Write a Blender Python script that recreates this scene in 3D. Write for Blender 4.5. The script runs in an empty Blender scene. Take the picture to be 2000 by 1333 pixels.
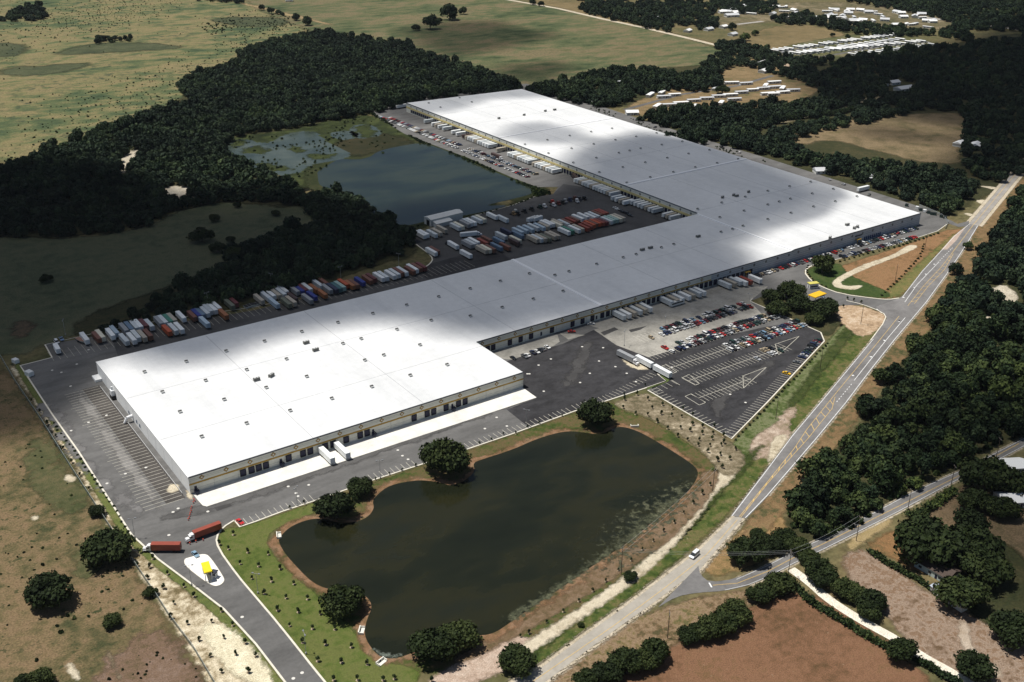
import bpy, math, random
import numpy as np
from mathutils import Vector, Matrix
random.seed(7)
RNG = np.random.default_rng(7)
S = bpy.context.scene
COL = S.collection
H = 270.0            # flying height above the ground, metres
F = 2108.578         # focal length in photo pixels (photo 2000 x 1333)
CX, CY = 1000.0, 666.5
YAW, PIT, ROL = 0.61736479, 0.44121861, -0.00868046
f_ = np.array([math.sin(YAW)*math.cos(PIT), math.cos(YAW)*math.cos(PIT), -math.sin(PIT)])
r_ = np.array([math.cos(YAW), -math.sin(YAW), 0.0])
d_ = np.cross(f_, r_)
RM = np.array([r_*math.cos(ROL)+d_*math.sin(ROL), -r_*math.sin(ROL)+d_*math.cos(ROL), f_])

def ray(px, py):
    return RM.T @ np.array([(px-CX)/F, (py-CY)/F, 1.0])
def P(px, py, z=0.0):
    """surveyed photo point -> world point on the level z"""
    v = ray(px, py); t = (z-H)/v[2]
    return (v[0]*t, v[1]*t, z)
def G(px, py):
    p = P(px, py); return (p[0], p[1])
def GS(pts): return [G(*p) for p in pts]
def onY(px, py, Y):
    v = ray(px, py); t = Y/v[1]; return (v[0]*t, Y, H+v[2]*t)
def onX(px, py, X):
    v = ray(px, py); t = X/v[0]; return (X, v[1]*t, H+v[2]*t)
def Z(ox, oy, k):
    """reader for points measured in an enlarged crop"""
    return lambda x, y: (ox+x/k, oy+y/k)

# ------------------------------------------------------------------ materials
def new_mat(name):
    m = bpy.data.materials.new(name); m.use_nodes = True
    nt = m.node_tree; b = nt.nodes["Principled BSDF"]
    return m, nt, b
def N(nt, t, **kw):
    n = nt.nodes.new(t)
    for k, v in kw.items():
        if k.startswith('i_'):
            n.inputs[int(k[2:])].default_value = v
        else: setattr(n, k, v)
    return n
def ramp(nt, fac, stops):
    r = N(nt, 'ShaderNodeValToRGB')
    e = r.color_ramp.elements
    while len(e) < len(stops): e.new(0.5)
    for el, (p, c) in zip(e, stops):
        el.position = p; el.color = (*c, 1)
    nt.links.new(fac, r.inputs[0]); return r.outputs[0]
def noise(nt, scale, detail=4, rough=.55, vec=None, stretch=None, off=0.0):
    if vec is None:
        g = N(nt, 'ShaderNodeNewGeometry'); vec = g.outputs['Position']
    if stretch or off:
        mp = N(nt, 'ShaderNodeMapping'); nt.links.new(vec, mp.inputs[0])
        if stretch: mp.inputs['Scale'].default_value = stretch[:3]
        if stretch and len(stretch) > 3: mp.inputs['Rotation'].default_value = (0, 0, stretch[3])
        mp.inputs['Location'].default_value = (off, off*1.7, 0)
        vec = mp.outputs[0]
    n = N(nt, 'ShaderNodeTexNoise'); n.inputs['Scale'].default_value = scale
    n.inputs['Detail'].default_value = detail; n.inputs['Roughness'].default_value = rough
    nt.links.new(vec, n.inputs['Vector']); return n.outputs['Fac']
def mixc(nt, fac, a, b, mode='MIX'):
    m = N(nt, 'ShaderNodeMix', data_type='RGBA', blend_type=mode)
    for s, v in ((m.inputs[0], fac), (m.inputs[6], a), (m.inputs[7], b)):
        if isinstance(v, (int, float)): s.default_value = v
        elif isinstance(v, tuple): s.default_value = (*v, 1)
        else: nt.links.new(v, s)
    return m.outputs[2]
def maprange(nt, v, a, b, c=0.0, d=1.0):
    m = N(nt, 'ShaderNodeMapRange'); nt.links.new(v, m.inputs[0])
    for i, x in enumerate((a, b, c, d)): m.inputs[i+1].default_value = x
    return m.outputs[0]
def plain(name, c, rough=.6, metal=0.0, var=.0, scale=1.0, spec=.3):
    m, nt, b = new_mat(name)
    b.inputs['Roughness'].default_value = rough; b.inputs['Metallic'].default_value = metal
    b.inputs['Specular IOR Level'].default_value = spec
    if var:
        n = noise(nt, scale, 4)
        col = ramp(nt, n, [(.3, tuple(x*(1-var) for x in c)), (.7, tuple(min(1, x*(1+var)) for x in c))])
        nt.links.new(col, b.inputs['Base Color'])
    else: b.inputs['Base Color'].default_value = (*c, 1)
    return m
def ragged(m, nt, b, scale, k):
    """natural outline: the sheet thins out where its edge distance meets the noise"""
    a = N(nt, 'ShaderNodeAttribute', attribute_name='edge')
    n = noise(nt, scale, 6, .65)
    ad = N(nt, 'ShaderNodeMath', operation='MULTIPLY_ADD'); nt.links.new(n, ad.inputs[0])
    ad.inputs[1].default_value = 4.2*k; ad.inputs[2].default_value = -2.1*k
    su = N(nt, 'ShaderNodeMath', operation='ADD'); nt.links.new(a.outputs['Fac'], su.inputs[0]); nt.links.new(ad.outputs[0], su.inputs[1])
    fac = maprange(nt, su.outputs[0], -.30, .50)
    t = N(nt, 'ShaderNodeBsdfTransparent'); mx = N(nt, 'ShaderNodeMixShader')
    nt.links.new(fac, mx.inputs[0]); nt.links.new(t.outputs[0], mx.inputs[1]); nt.links.new(b.outputs[0], mx.inputs[2])
    nt.links.new(mx.outputs[0], nt.nodes['Material Output'].inputs[0])
def soil(name, cols, s1=.02, s2=.15, s3=1.2, speck=None, edge=None, rough=.95, stretch=None, gain=(.36,.64)):
    """earth and grass: broad drifts of colour, patches inside them, fine mottling, optional dark specks"""
    m, nt, b = new_mat(name)
    b.inputs['Roughness'].default_value = rough; b.inputs['Specular IOR Level'].default_value = .1
    o = random.uniform(0, 90)
    n1 = noise(nt, s1, 5, .6, off=o, stretch=stretch); n2 = noise(nt, s2, 5, .6, off=o+7, stretch=stretch)
    av = N(nt, 'ShaderNodeMath', operation='MULTIPLY_ADD'); nt.links.new(n2, av.inputs[0]); av.inputs[1].default_value = .5
    hf = N(nt, 'ShaderNodeMath', operation='MULTIPLY'); nt.links.new(n1, hf.inputs[0]); hf.inputs[1].default_value = .5
    nt.links.new(hf.outputs[0], av.inputs[2])
    k = len(cols)
    st = [(gain[0]+(gain[1]-gain[0])*i/(k-1), c) for i, c in enumerate(cols)]
    col = ramp(nt, av.outputs[0], st)
    n3 = noise(nt, s3, 3, .6)
    g3 = ramp(nt, n3, [(.32, (.66,)*3), (.68, (1.28,)*3)])
    col = mixc(nt, 1.0, col, g3, 'MULTIPLY')
    if speck:
        c, sc, lo, hi, s0 = speck
        q = noise(nt, sc, 3, .7); big = noise(nt, s0, 3, .6, off=31)
        a1 = maprange(nt, q, lo, hi); a2 = maprange(nt, big, .40, .62)
        mu = N(nt, 'ShaderNodeMath', operation='MULTIPLY'); nt.links.new(a1, mu.inputs[0]); nt.links.new(a2, mu.inputs[1])
        col = mixc(nt, mu.outputs[0], col, c)
    nt.links.new(col, b.inputs['Base Color'])
    if edge: ragged(m, nt, b, edge[0], edge[1])
    return m
def pavement(name, c, dark=.75, light=1.25, patchy=.5, s1=.03, edge=None, streak=None):
    m, nt, b = new_mat(name)
    b.inputs['Roughness'].default_value = .9; b.inputs['Specular IOR Level'].default_value = .15
    n1 = noise(nt, s1, 6, .65, stretch=streak); n2 = noise(nt, .6, 4, .6); n3 = noise(nt, .11, 4, .6, off=13, stretch=streak)
    c1 = ramp(nt, n1, [(.3, tuple(x*dark for x in c)), (.5, c), (.72, tuple(x*light for x in c))])
    c2 = ramp(nt, n2, [(.3, (1-.16*patchy,)*3), (.7, (1+.16*patchy,)*3)])
    c3 = ramp(nt, n3, [(.32, (1-.35*patchy,)*3), (.5, (1.,)*3), (.75, (1+.3*patchy,)*3)])
    col = mixc(nt, 1., mixc(nt, 1., c1, c2, 'MULTIPLY'), c3, 'MULTIPLY')
    nt.links.new(col, b.inputs['Base Color'])
    if edge: ragged(m, nt, b, edge[0], edge[1])
    return m

# ------------------------------------------------------------------ objects
def obj(name, me, parent=None, mats=None):
    o = bpy.data.objects.new(name, me); COL.objects.link(o)
    if parent: o.parent = parent
    return o
def tag(o, label=None, cat=None, group=None, kind=None):
    if label: o['label'] = label
    if cat: o['category'] = cat
    if group: o['group'] = group
    if kind: o['kind'] = kind
    return o
def empty(name, loc=(0, 0, 0), rz=0.0):
    o = bpy.data.objects.new(name, None); COL.objects.link(o)
    o.location = loc; o.rotation_euler = (0, 0, rz); o.empty_display_size = .5
    return o
class MB:
    """collects faces, then becomes ONE mesh"""
    def __init__(s): s.v = []; s.f = []; s.m = []
    def quad(s, a, b, c, d, mi=0):
        n = len(s.v); s.v += [a, b, c, d]; s.f.append((n, n+1, n+2, n+3)); s.m.append(mi)
    def poly(s, pts, mi=0):
        n = len(s.v); s.v += list(pts); s.f.append(tuple(range(n, n+len(pts)))); s.m.append(mi)
    def box(s, x0, x1, y0, y1, z0, z1, mi=0, top=None, M=None, bottom=True):
        n = len(s.v)
        p = [(x0,y0,z0),(x1,y0,z0),(x1,y1,z0),(x0,y1,z0),(x0,y0,z1),(x1,y0,z1),(x1,y1,z1),(x0,y1,z1)]
        if M is not None: p = [tuple(M @ Vector(q)) for q in p]
        s.v += p
        fs = [(4,5,6,7),(0,1,5,4),(1,2,6,5),(2,3,7,6),(3,0,4,7)]
        if bottom: fs.append((3,2,1,0))
        for i, q in enumerate(fs):
            s.f.append(tuple(n+j for j in q)); s.m.append(top if (top is not None and i == 0) else mi)
    def prism(s, prof, y0, y1, mi=0, cap=None):
        """profile in x,z swept along y"""
        n = len(s.v); k = len(prof)
        s.v += [(x, y0, z) for x, z in prof] + [(x, y1, z) for x, z in prof]
        for i in range(k):
            j = (i+1) % k; s.f.append((n+i, n+j, n+k+j, n+k+i)); s.m.append(mi)
        s.f.append(tuple(n+i for i in range(k))[::-1]); s.m.append(mi if cap is None else cap)
        s.f.append(tuple(n+k+i for i in range(k))); s.m.append(mi if cap is None else cap)
    def tube(s, a, b, r0, r1, k=7, mi=0, cap=True):
        a = Vector(a); b = Vector(b); d = (b-a).normalized()
        u = d.orthogonal().normalized(); w = d.cross(u); n = len(s.v)
        for c, r in ((a, r0), (b, r1)):
            for i in range(k):
                t = 2*math.pi*i/k; s.v.append(tuple(c+(u*math.cos(t)+w*math.sin(t))*r))
        for i in range(k):
            j = (i+1) % k; s.f.append((n+i, n+j, n+k+j, n+k+i)); s.m.append(mi)
        if cap:
            s.f.append(tuple(n+k+i for i in range(k))); s.m.append(mi)
    def ribbon(s, pts, w, z, mi=0):
        """strip of width w along a ground polyline"""
        pts = [Vector((p[0], p[1])) for p in pts]; L = []; R = []
        for i, p in enumerate(pts):
            d = (pts[min(i+1, len(pts)-1)]-pts[max(i-1, 0)]).normalized(); nn = Vector((-d.y, d.x))*w/2
            L.append(p+nn); R.append(p-nn)
        for i in range(len(pts)-1):
            s.quad((R[i].x, R[i].y, z), (R[i+1].x, R[i+1].y, z), (L[i+1].x, L[i+1].y, z), (L[i].x, L[i].y, z), mi)
    def kerb(s, pts, w, h, z0=0.0, mi=0):
        pts = [Vector((p[0], p[1])) for p in pts]; L = []; R = []
        for i, p in enumerate(pts):
            d = (pts[min(i+1, len(pts)-1)]-pts[max(i-1, 0)]).normalized(); nn = Vector((-d.y, d.x))*w/2
            L.append(p+nn); R.append(p-nn)
        for i in range(len(pts)-1):
            a, b, c, d = R[i], R[i+1], L[i+1], L[i]
            s.quad((a.x,a.y,h),(b.x,b.y,h),(c.x,c.y,h),(d.x,d.y,h),mi)
            s.quad((a.x,a.y,z0),(b.x,b.y,z0),(b.x,b.y,h),(a.x,a.y,h),mi)
            s.quad((c.x,c.y,z0),(d.x,d.y,z0),(d.x,d.y,h),(c.x,c.y,h),mi)
    def mesh(s, name, mats):
        me = bpy.data.meshes.new(name); me.from_pydata(s.v, [], s.f)
        for m in (mats if isinstance(mats, (list, tuple)) else [mats]): me.materials.append(m)
        me.polygons.foreach_set('material_index', s.m); me.update(); return me
    def build(s, name, mats, parent=None):
        return obj(name, s.mesh(name, mats), parent)
def densify(pts, step):
    out = []
    for a, b in zip(pts[:-1], pts[1:]):
        n = max(1, int(math.hypot(b[0]-a[0], b[1]-a[1])/step))
        out += [(a[0]+(b[0]-a[0])*i/n, a[1]+(b[1]-a[1])*i/n) for i in range(n)]
    return out+[pts[-1]]
def smooth(pts, n=2, closed=False):
    for _ in range(n):
        q = []
        m = len(pts); rng = range(m if closed else m-1)
        if not closed: q.append(pts[0])
        for i in rng:
            a, b = pts[i], pts[(i+1) % m]
            q += [(a[0]*.75+b[0]*.25, a[1]*.75+b[1]*.25), (a[0]*.25+b[0]*.75, a[1]*.25+b[1]*.75)]
        if not closed: q.append(pts[-1])
        pts = q
    return pts
def inside(poly, X, Y):
    r = np.zeros(X.shape, bool); n = len(poly)
    for i in range(n):
        x0, y0 = poly[i]; x1, y1 = poly[(i+1) % n]
        if y0 == y1: continue
        c = ((y0 > Y) != (y1 > Y)) & (X < (x1-x0)*(Y-y0)/(y1-y0)+x0)
        r ^= c
    return r
def sdf(poly, X, Y):
    """signed distance, positive inside"""
    d = np.full(X.shape, 1e12); n = len(poly)
    for i in range(n):
        a = np.array(poly[i]); b = np.array(poly[(i+1) % n]); e = b-a; L = max(1e-9, e @ e)
        t = np.clip(((X-a[0])*e[0]+(Y-a[1])*e[1])/L, 0, 1)
        d = np.minimum(d, (X-a[0]-t*e[0])**2+(Y-a[1]-t*e[1])**2)
    d = np.sqrt(d); return np.where(inside(poly, X, Y), d, -d)
def grid_mesh(name, keep, X, Y, Zv, attr, mat):
    idx = -np.ones(X.shape, int); ny, nx = X.shape
    cell = keep[:-1,:-1] | keep[1:,:-1] | keep[:-1,1:] | keep[1:,1:]
    used = np.zeros(X.shape, bool)
    used[:-1,:-1] |= cell; used[1:,:-1] |= cell; used[:-1,1:] |= cell; used[1:,1:] |= cell
    idx[used] = np.arange(used.sum())
    j, i = np.nonzero(cell)
    q = np.stack([idx[j,i], idx[j,i+1], idx[j+1,i+1], idx[j+1,i]], 1)
    v = np.stack([X[used], Y[used], Zv[used]], 1)
    me = fast_mesh(name, v, q, mat)
    a = me.attributes.new('edge', 'FLOAT', 'POINT'); a.data.foreach_set('value', attr[used].astype(np.float32))
    return me
def fast_mesh(name, v, q, mat):
    me = bpy.data.meshes.new(name); me.vertices.add(len(v)); me.vertices.foreach_set('co', np.asarray(v, np.float32).ravel())
    k = q.shape[1]
    me.loops.add(q.size); me.loops.foreach_set('vertex_index', q.astype(np.int32).ravel())
    me.polygons.add(len(q)); me.polygons.foreach_set('loop_start', np.arange(0, q.size, k, dtype=np.int32))
    me.update(calc_edges=True)
    if mat: me.materials.append(mat)
    return me
def patch(name, pts, mat, z, feather, res=None, world=False, rounds=1):
    """a sheet of ground cover with a natural, ragged outline (feather in metres)"""
    poly = pts if world else GS(pts)
    if rounds: poly = smooth(poly, rounds, True)
    A = np.array(poly); x0, y0 = A.min(0)-feather*1.3; x1, y1 = A.max(0)+feather*1.3
    if res is None: res = feather/1.5
    res = max(res, (x1-x0)/400, (y1-y0)/400)
    X, Y = np.meshgrid(np.arange(x0, x1+res, res), np.arange(y0, y1+res, res))
    d = sdf(poly, X, Y)
    me = grid_mesh(name, d > -1.25*feather, X, Y, np.full(X.shape, z), np.clip(d/feather, -1.3, 3), mat)
    return tag(obj(name, me), kind='structure')
def sheet(name, pts, mat, z, world=False, parent=None, kind='structure'):
    """a crisp-edged flat sheet"""
    from mathutils.geometry import tessellate_polygon
    poly = pts if world else GS(pts)
    tris = tessellate_polygon([[Vector((p[0], p[1], 0)) for p in poly]])
    me = bpy.data.meshes.new(name)
    fs = []
    for t in tris:
        a, b, c = (poly[i] for i in t)
        if (b[0]-a[0])*(c[1]-a[1])-(b[1]-a[1])*(c[0]-a[0]) < 0: t = (t[0], t[2], t[1])
        fs.append(t)
    me.from_pydata([(p[0], p[1], z) for p in poly], [], fs); me.materials.append(mat); me.update()
    o = obj(name, me, parent)
    if kind: o['kind'] = kind
    return o
def scatter(poly, spacing, holes=(), jitter=.9, seed=1):
    """loosely even points inside a world polygon"""
    rg = np.random.default_rng(seed); A = np.array(poly)
    xs = np.arange(A[:,0].min(), A[:,0].max(), spacing); ys = np.arange(A[:,1].min(), A[:,1].max(), spacing*.87)
    X, Y = np.meshgrid(xs, ys); X[1::2] += spacing/2
    X = X+(rg.random(X.shape)-.5)*spacing*jitter; Y = Y+(rg.random(Y.shape)-.5)*spacing*jitter
    k = inside(poly, X, Y)
    for h in holes: k &= ~inside(h, X, Y)
    return np.stack([X[k], Y[k]], 1)

# ------------------------------------------------------------------ camera, light, sky
cam = bpy.data.cameras.new('camera'); co = bpy.data.objects.new('camera', cam); COL.objects.link(co)
cam.sensor_width = 36; cam.lens = F/2000*36; cam.clip_start = 1; cam.clip_end = 40000
Mx = Matrix([(RM[0][i], -RM[1][i], -RM[2][i]) for i in range(3)]).to_4x4(); Mx.translation = (0, 0, H)
co.matrix_world = Mx; S.camera = co
SUN = Vector((-.24, .27, 1)).normalized()
sl = bpy.data.lights.new('sun', 'SUN'); sl.energy = 5.0; sl.angle = math.radians(.5); sl.color = (1, .965, .91)
so = bpy.data.objects.new('sun', sl); COL.objects.link(so); so.rotation_euler = SUN.to_track_quat('Z', 'Y').to_euler()
w = bpy.data.worlds.new('World'); S.world = w; w.use_nodes = True
nt = w.node_tree; sk = nt.nodes.new('ShaderNodeTexSky'); sk.sky_type = 'NISHITA'; sk.sun_disc = False
sk.sun_elevation = math.asin(SUN.z); sk.sun_rotation = math.atan2(SUN.x, SUN.y)
nt.links.new(sk.outputs[0], nt.nodes['Background'].inputs[0]); nt.nodes['Background'].inputs[1].default_value = .05
S.view_settings.view_transform = 'Standard'; S.view_settings.look = 'None'; S.view_settings.exposure = 0; S.view_settings.gamma = 1
S.cycles.max_bounces = 5; S.cycles.diffuse_bounces = 2; S.cycles.glossy_bounces = 2; S.cycles.transparent_max_bounces = 10
S.cycles.use_denoising = True
# ------------------------------------------------------------------ ground
GRASS_D = (.050,.060,.022); TAN = (.235,.175,.085); BROWN = (.155,.105,.052); SANDC = (.60,.52,.38); OLIVE = (.105,.105,.042)
g_me = bpy.data.meshes.new('ground')
g_me.from_pydata([(-9000,-3000,0),(12000,-3000,0),(12000,16000,0),(-9000,16000,0)], [], [(0,1,2,3)])
g_me.materials.append(soil('ground_grass', [(.07,.075,.03), (.12,.105,.05), (.17,.13,.065)], .006, .04, .3))
tag(obj('ground', g_me), kind='structure')
m_scrub = lambda nm, e: soil(nm, [(.055,.058,.026), (.105,.088,.042), (.155,.115,.060), (.185,.128,.072), (.13,.098,.046)], .022, .16, 1.3, speck=((.04,.048,.02), .30, .57, .63, .03), gain=(.38,.63), edge=e)
patch('scrub_field', [(-500,700),(-60,716),(20,724),(60,790),(110,880),(160,955),(190,1000),(262,1110),(330,1222),(400,1335),(470,1450),(200,1700),(-900,1700)], m_scrub('scrub_field_soil', (.12,.6)), .010, 5)
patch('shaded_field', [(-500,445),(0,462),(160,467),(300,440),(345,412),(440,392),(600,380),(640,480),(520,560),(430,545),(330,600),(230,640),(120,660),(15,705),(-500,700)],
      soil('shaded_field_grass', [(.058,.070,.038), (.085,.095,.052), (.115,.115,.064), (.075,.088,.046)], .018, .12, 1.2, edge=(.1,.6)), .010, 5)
patch('open_range', [(-700,-60),(440,-60),(500,-10),(640,62),(500,100),(470,130),(380,170),(350,200),(330,250),(120,310),(-300,380),(-900,520)],
      soil('open_range_grass', [(.034,.054,.026), (.056,.080,.038), (.088,.108,.048), (.165,.152,.070), (.21,.168,.085), (.115,.128,.054), (.060,.084,.038)], .0055, .032, .5, stretch=(1,1.7,1,.55), speck=((.035,.052,.03), .085, .50, .66, .009), edge=(.03,.6), gain=(.33,.67)), .015, 16)
patch('far_pasture', [(420,-60),(985,-4),(1090,17),(1430,92),(1405,132),(1250,160),(1000,185),(800,120),(700,90),(600,60),(480,10)],
      soil('far_pasture_grass', [(.040,.058,.026), (.075,.092,.042), (.115,.115,.056), (.165,.132,.074), (.10,.10,.046)], .006, .03, .4, edge=(.03,.6), gain=(.38,.63), stretch=(1,2,1,.4)), .018, 14)
patch('marsh_bank', [(640,50),(470,10),(480,5),(660,50)], soil('dirt_track_soil', [(.2,.15,.08),(.3,.23,.12)], .02,.1,.5, edge=(.05,.7)), .030, 8)
tanf = lambda nm: soil(nm, [(.10,.088,.042), (.165,.125,.062), (.21,.16,.082)], .01, .06, .6, edge=(.05,.6))
patch('roadside_field', [(985,-12),(1130,-20),(1150,24),(1200,36),(1330,70),(1430,90),(1420,94),(1080,14)], tanf('roadside_field_soil'), .030, 8)
patch('home_park_field', [(1205,215),(1300,175),(1400,145),(1440,120),(1500,110),(1640,150),(1600,180),(1540,205),(1440,215),(1330,225),(1250,230)], soil('home_park_soil', [(.10,.095,.04),(.19,.135,.07),(.25,.18,.095)], .02,.1,.8, edge=(.08,.6)), .030, 6)
patch('fallow_field', [(1410,86),(1520,47),(1600,50),(1660,70),(1625,90),(1580,95),(1480,100)], tanf('fallow_soil'), .030, 7)
patch('home_park_lawn', [(1500,98),(1620,72),(1760,62),(1830,85),(1820,96),(1720,108),(1600,125)], soil('home_lawn', [(.06,.075,.03),(.10,.10,.045),(.2,.17,.1)], .03,.1,.6, edge=(.06,.6)), .034, 6)
patch('town_ground', [(1380,40),(1500,5),(1700,5),(1860,35),(1890,55),(1800,60),(1650,50),(1560,40),(1480,45),(1400,60)], soil('town_soil', [(.05,.06,.028),(.13,.11,.06),(.25,.2,.13)], .02,.08,.5, edge=(.04,.6)), .034, 9)
patch('brown_field', [(1510,262),(1600,248),(1690,228),(1740,225),(1880,218),(1895,240),(1870,300),(1880,322),(1800,318),(1700,292),(1620,272),(1560,285)], soil('brown_field_soil', [(.075,.068,.032),(.14,.108,.058),(.20,.148,.085),(.115,.095,.042)], .012,.06,.7, edge=(.06,.6)), .030, 6)
patch('pale_paddock', [(1468,240),(1530,226),(1570,214),(1640,212),(1680,192),(1740,188),(1740,200),(1640,222),(1590,228),(1500,247)], soil('paddock_soil', [(.13,.12,.06),(.30,.25,.16),(.36,.31,.21)], .03,.15,.8, edge=(.1,.6)), .032, 4)
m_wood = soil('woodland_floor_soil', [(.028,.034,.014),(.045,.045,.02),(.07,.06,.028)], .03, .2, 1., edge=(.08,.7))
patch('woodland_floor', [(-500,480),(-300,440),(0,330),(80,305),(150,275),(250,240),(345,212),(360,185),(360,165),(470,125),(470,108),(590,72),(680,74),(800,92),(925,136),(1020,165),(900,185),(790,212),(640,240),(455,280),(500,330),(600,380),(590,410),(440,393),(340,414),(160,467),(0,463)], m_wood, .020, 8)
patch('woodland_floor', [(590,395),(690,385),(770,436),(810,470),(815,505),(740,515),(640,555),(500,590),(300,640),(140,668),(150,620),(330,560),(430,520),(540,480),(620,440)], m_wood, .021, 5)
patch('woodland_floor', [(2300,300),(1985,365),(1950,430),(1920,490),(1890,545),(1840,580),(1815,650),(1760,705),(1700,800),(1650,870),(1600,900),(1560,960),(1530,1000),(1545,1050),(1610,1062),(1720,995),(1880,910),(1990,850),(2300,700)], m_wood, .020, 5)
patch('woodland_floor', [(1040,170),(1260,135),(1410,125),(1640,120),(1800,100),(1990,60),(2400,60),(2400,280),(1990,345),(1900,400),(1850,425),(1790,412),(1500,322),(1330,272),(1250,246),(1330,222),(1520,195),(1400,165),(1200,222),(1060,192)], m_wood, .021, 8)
# lower right corner: dry fields and yards
patch('dry_field', [(1010,1400),(1170,1335),(1250,1300),(1330,1250),(1440,1200),(1500,1170),(1560,1152),(1640,1185),(1700,1230),(1780,1290),(1900,1420),(1500,1700)],
      soil('dry_field_soil', [(.10,.060,.030), (.155,.084,.046), (.195,.105,.060), (.15,.088,.044)], .03, .3, 2.2, edge=(.15,.6), speck=((.32,.24,.16), .5, .66, .72, .06)), .012, 3)
patch('sandy_lot', [(1640,1085),(1690,1072),(1740,1100),(1770,1130),(1850,1180),(1960,1230),(2050,1280),(2050,1420),(1880,1360),(1780,1265),(1720,1190),(1660,1140)],
      soil('sandy_lot_soil', [(.115,.075,.043), (.195,.135,.092), (.28,.21,.155), (.175,.108,.064), (.24,.175,.125)], .05, .35, 2.2, edge=(.2,.6), gain=(.39,.62)), .014, 3)
patch('orange_yard', [(1680,1068),(1740,1036),(1770,1040),(1800,1075),(1830,1110),(1800,1125),(1740,1088)], soil('orange_yard_soil', [(.12,.09,.04),(.21,.12,.055),(.25,.145,.065)], .05,.3,1.5, edge=(.2,.6)), .018, 2.5)
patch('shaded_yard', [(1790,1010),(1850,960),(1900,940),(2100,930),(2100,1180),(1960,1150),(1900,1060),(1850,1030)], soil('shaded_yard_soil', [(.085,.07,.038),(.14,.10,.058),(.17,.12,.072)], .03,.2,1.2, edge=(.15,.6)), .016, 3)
patch('woodland_floor', [(1830,1110),(1900,1060),(1990,1060),(2060,1200),(1960,1240),(1880,1190)], m_wood, .024, 3)
patch('sandy_drive', [(1650,1062),(1712,1015),(1740,1010),(1745,1022),(1690,1058),(1662,1078)], soil('shoulder_soil', [(.26,.2,.09),(.36,.27,.15)], .1,.4,2, edge=(.3,.6)), .016, 2)
patch('worn_track', [(1870,1215),(1892,1212),(1895,1250),(1910,1275),(1960,1310),(1950,1330),(1900,1300),(1872,1250)], soil('worn_track_sand', [(.32,.25,.18),(.45,.38,.3)], .1,.4,2, edge=(.3,.6)), .022, 2)
patch('junction_verge', [(1040,1318),(1180,1226),(1300,1185),(1370,1165),(1480,1152),(1545,1140),(1520,1165),(1420,1200),(1330,1255),(1240,1305),(1150,1345),(1080,1362)],
      soil('junction_verge_soil', [(.075,.065,.03), (.15,.102,.055), (.24,.17,.105), (.16,.12,.056), (.085,.088,.034)], .06, .4, 2, edge=(.2,.6), gain=(.38,.63)), .020, 2.5)
patch('grass_triangle', [(1368,1112),(1420,1065),(1460,1022),(1510,980),(1530,1010),(1545,1060),(1500,1095),(1440,1118),(1390,1128)], soil('triangle_soil', [(.12,.10,.04),(.24,.155,.07),(.33,.22,.11)], .07,.4,2, edge=(.2,.6)), .022, 2)
# verges along the highway
patch('east_verge', [(1905,440),(1990,330),(2060,280),(2040,380),(1960,460),(1900,545),(1840,600),(1810,660),(1750,720),(1690,800),(1640,870),(1590,920),(1545,985),(1500,1040),(1440,1080),(1458,1012),(1600,854),(1750,662)],
      soil('east_verge_soil', [(.055,.06,.024), (.105,.088,.04), (.175,.112,.056), (.21,.14,.07), (.10,.095,.038)], .04, .25, 1.6, edge=(.15,.6), gain=(.38,.63)), .024, 2.5)
patch('west_verge', [(1000,1320),(1020,1270),(1140,1190),(1230,1120),(1290,1060),(1350,985),(1400,920),(1430,880),(1480,820),(1530,760),(1600,690),(1660,620),(1700,600),(1735,620),(1700,668),(1546,852),(1427,1008),(1230,1172),(1054,1300),(1000,1330)],
      soil('west_verge_grass', [(.028,.045,.012), (.050,.075,.017), (.085,.10,.028), (.14,.12,.05), (.055,.075,.02)], .05, .3, 2, edge=(.2,.6), gain=(.38,.63), speck=((.5,.42,.3), .35, .66, .72, .05)), .022, 2.5)
patch('lot_verge', [(1432,862),(1502,792),(1612,672),(1640,640),(1690,600),(1700,612),(1640,680),(1570,770),(1500,850),(1460,905),(1425,930),(1400,915)],
      soil('lot_verge_grass', [(.04,.06,.016),(.075,.10,.03),(.16,.17,.085),(.085,.105,.034)], .06,.35,2, edge=(.2,.6), gain=(.38,.62)), .029, 2)
patch('sand_patch', [(1462,878),(1475,850),(1500,838),(1522,818),(1535,800),(1552,792),(1560,805),(1540,826),(1548,848),(1540,872),(1520,880),(1505,905),(1490,890),(1470,905)], soil('sand_patch_soil', [(.16,.14,.07),(.32,.24,.18),(.50,.41,.32)], .07,.3,2, edge=(.18,.9)), .030, 2)
patch('brown_verge', [(1715,584),(1640,548),(1600,538),(1640,520),(1760,482),(1840,452),(1872,447),(1888,450),(1840,486),(1795,545),(1757,582)],
      soil('brown_verge_soil', [(.11,.08,.036), (.20,.115,.055), (.26,.15,.075), (.18,.115,.052)], .04, .25, 1.6, edge=(.15,.6)), .0235, 2)
patch('verge_grass', [(1715,584),(1760,545),(1810,500),(1862,455),(1880,455),(1840,486),(1795,545),(1757,582)], soil('verge_strip_grass', [(.075,.10,.03),(.15,.14,.05),(.23,.16,.07)], .06,.3,2, edge=(.25,.8)), .027, 3)
patch('entrance_lawn', [(1572,532),(1590,520),(1640,512),(1655,535),(1700,556),(1736,570),(1740,582),(1709,582),(1643,573),(1607,560)], soil('entrance_lawn_grass', [(.028,.048,.014),(.046,.072,.02),(.072,.088,.03)], .06,.3,2, edge=(.25,.5)), .028, 2)
sandm = lambda nm: soil(nm, [(.33,.275,.185),(.52,.455,.335),(.60,.53,.40)], .08,.4,2.5, edge=(.3,.6))
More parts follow.
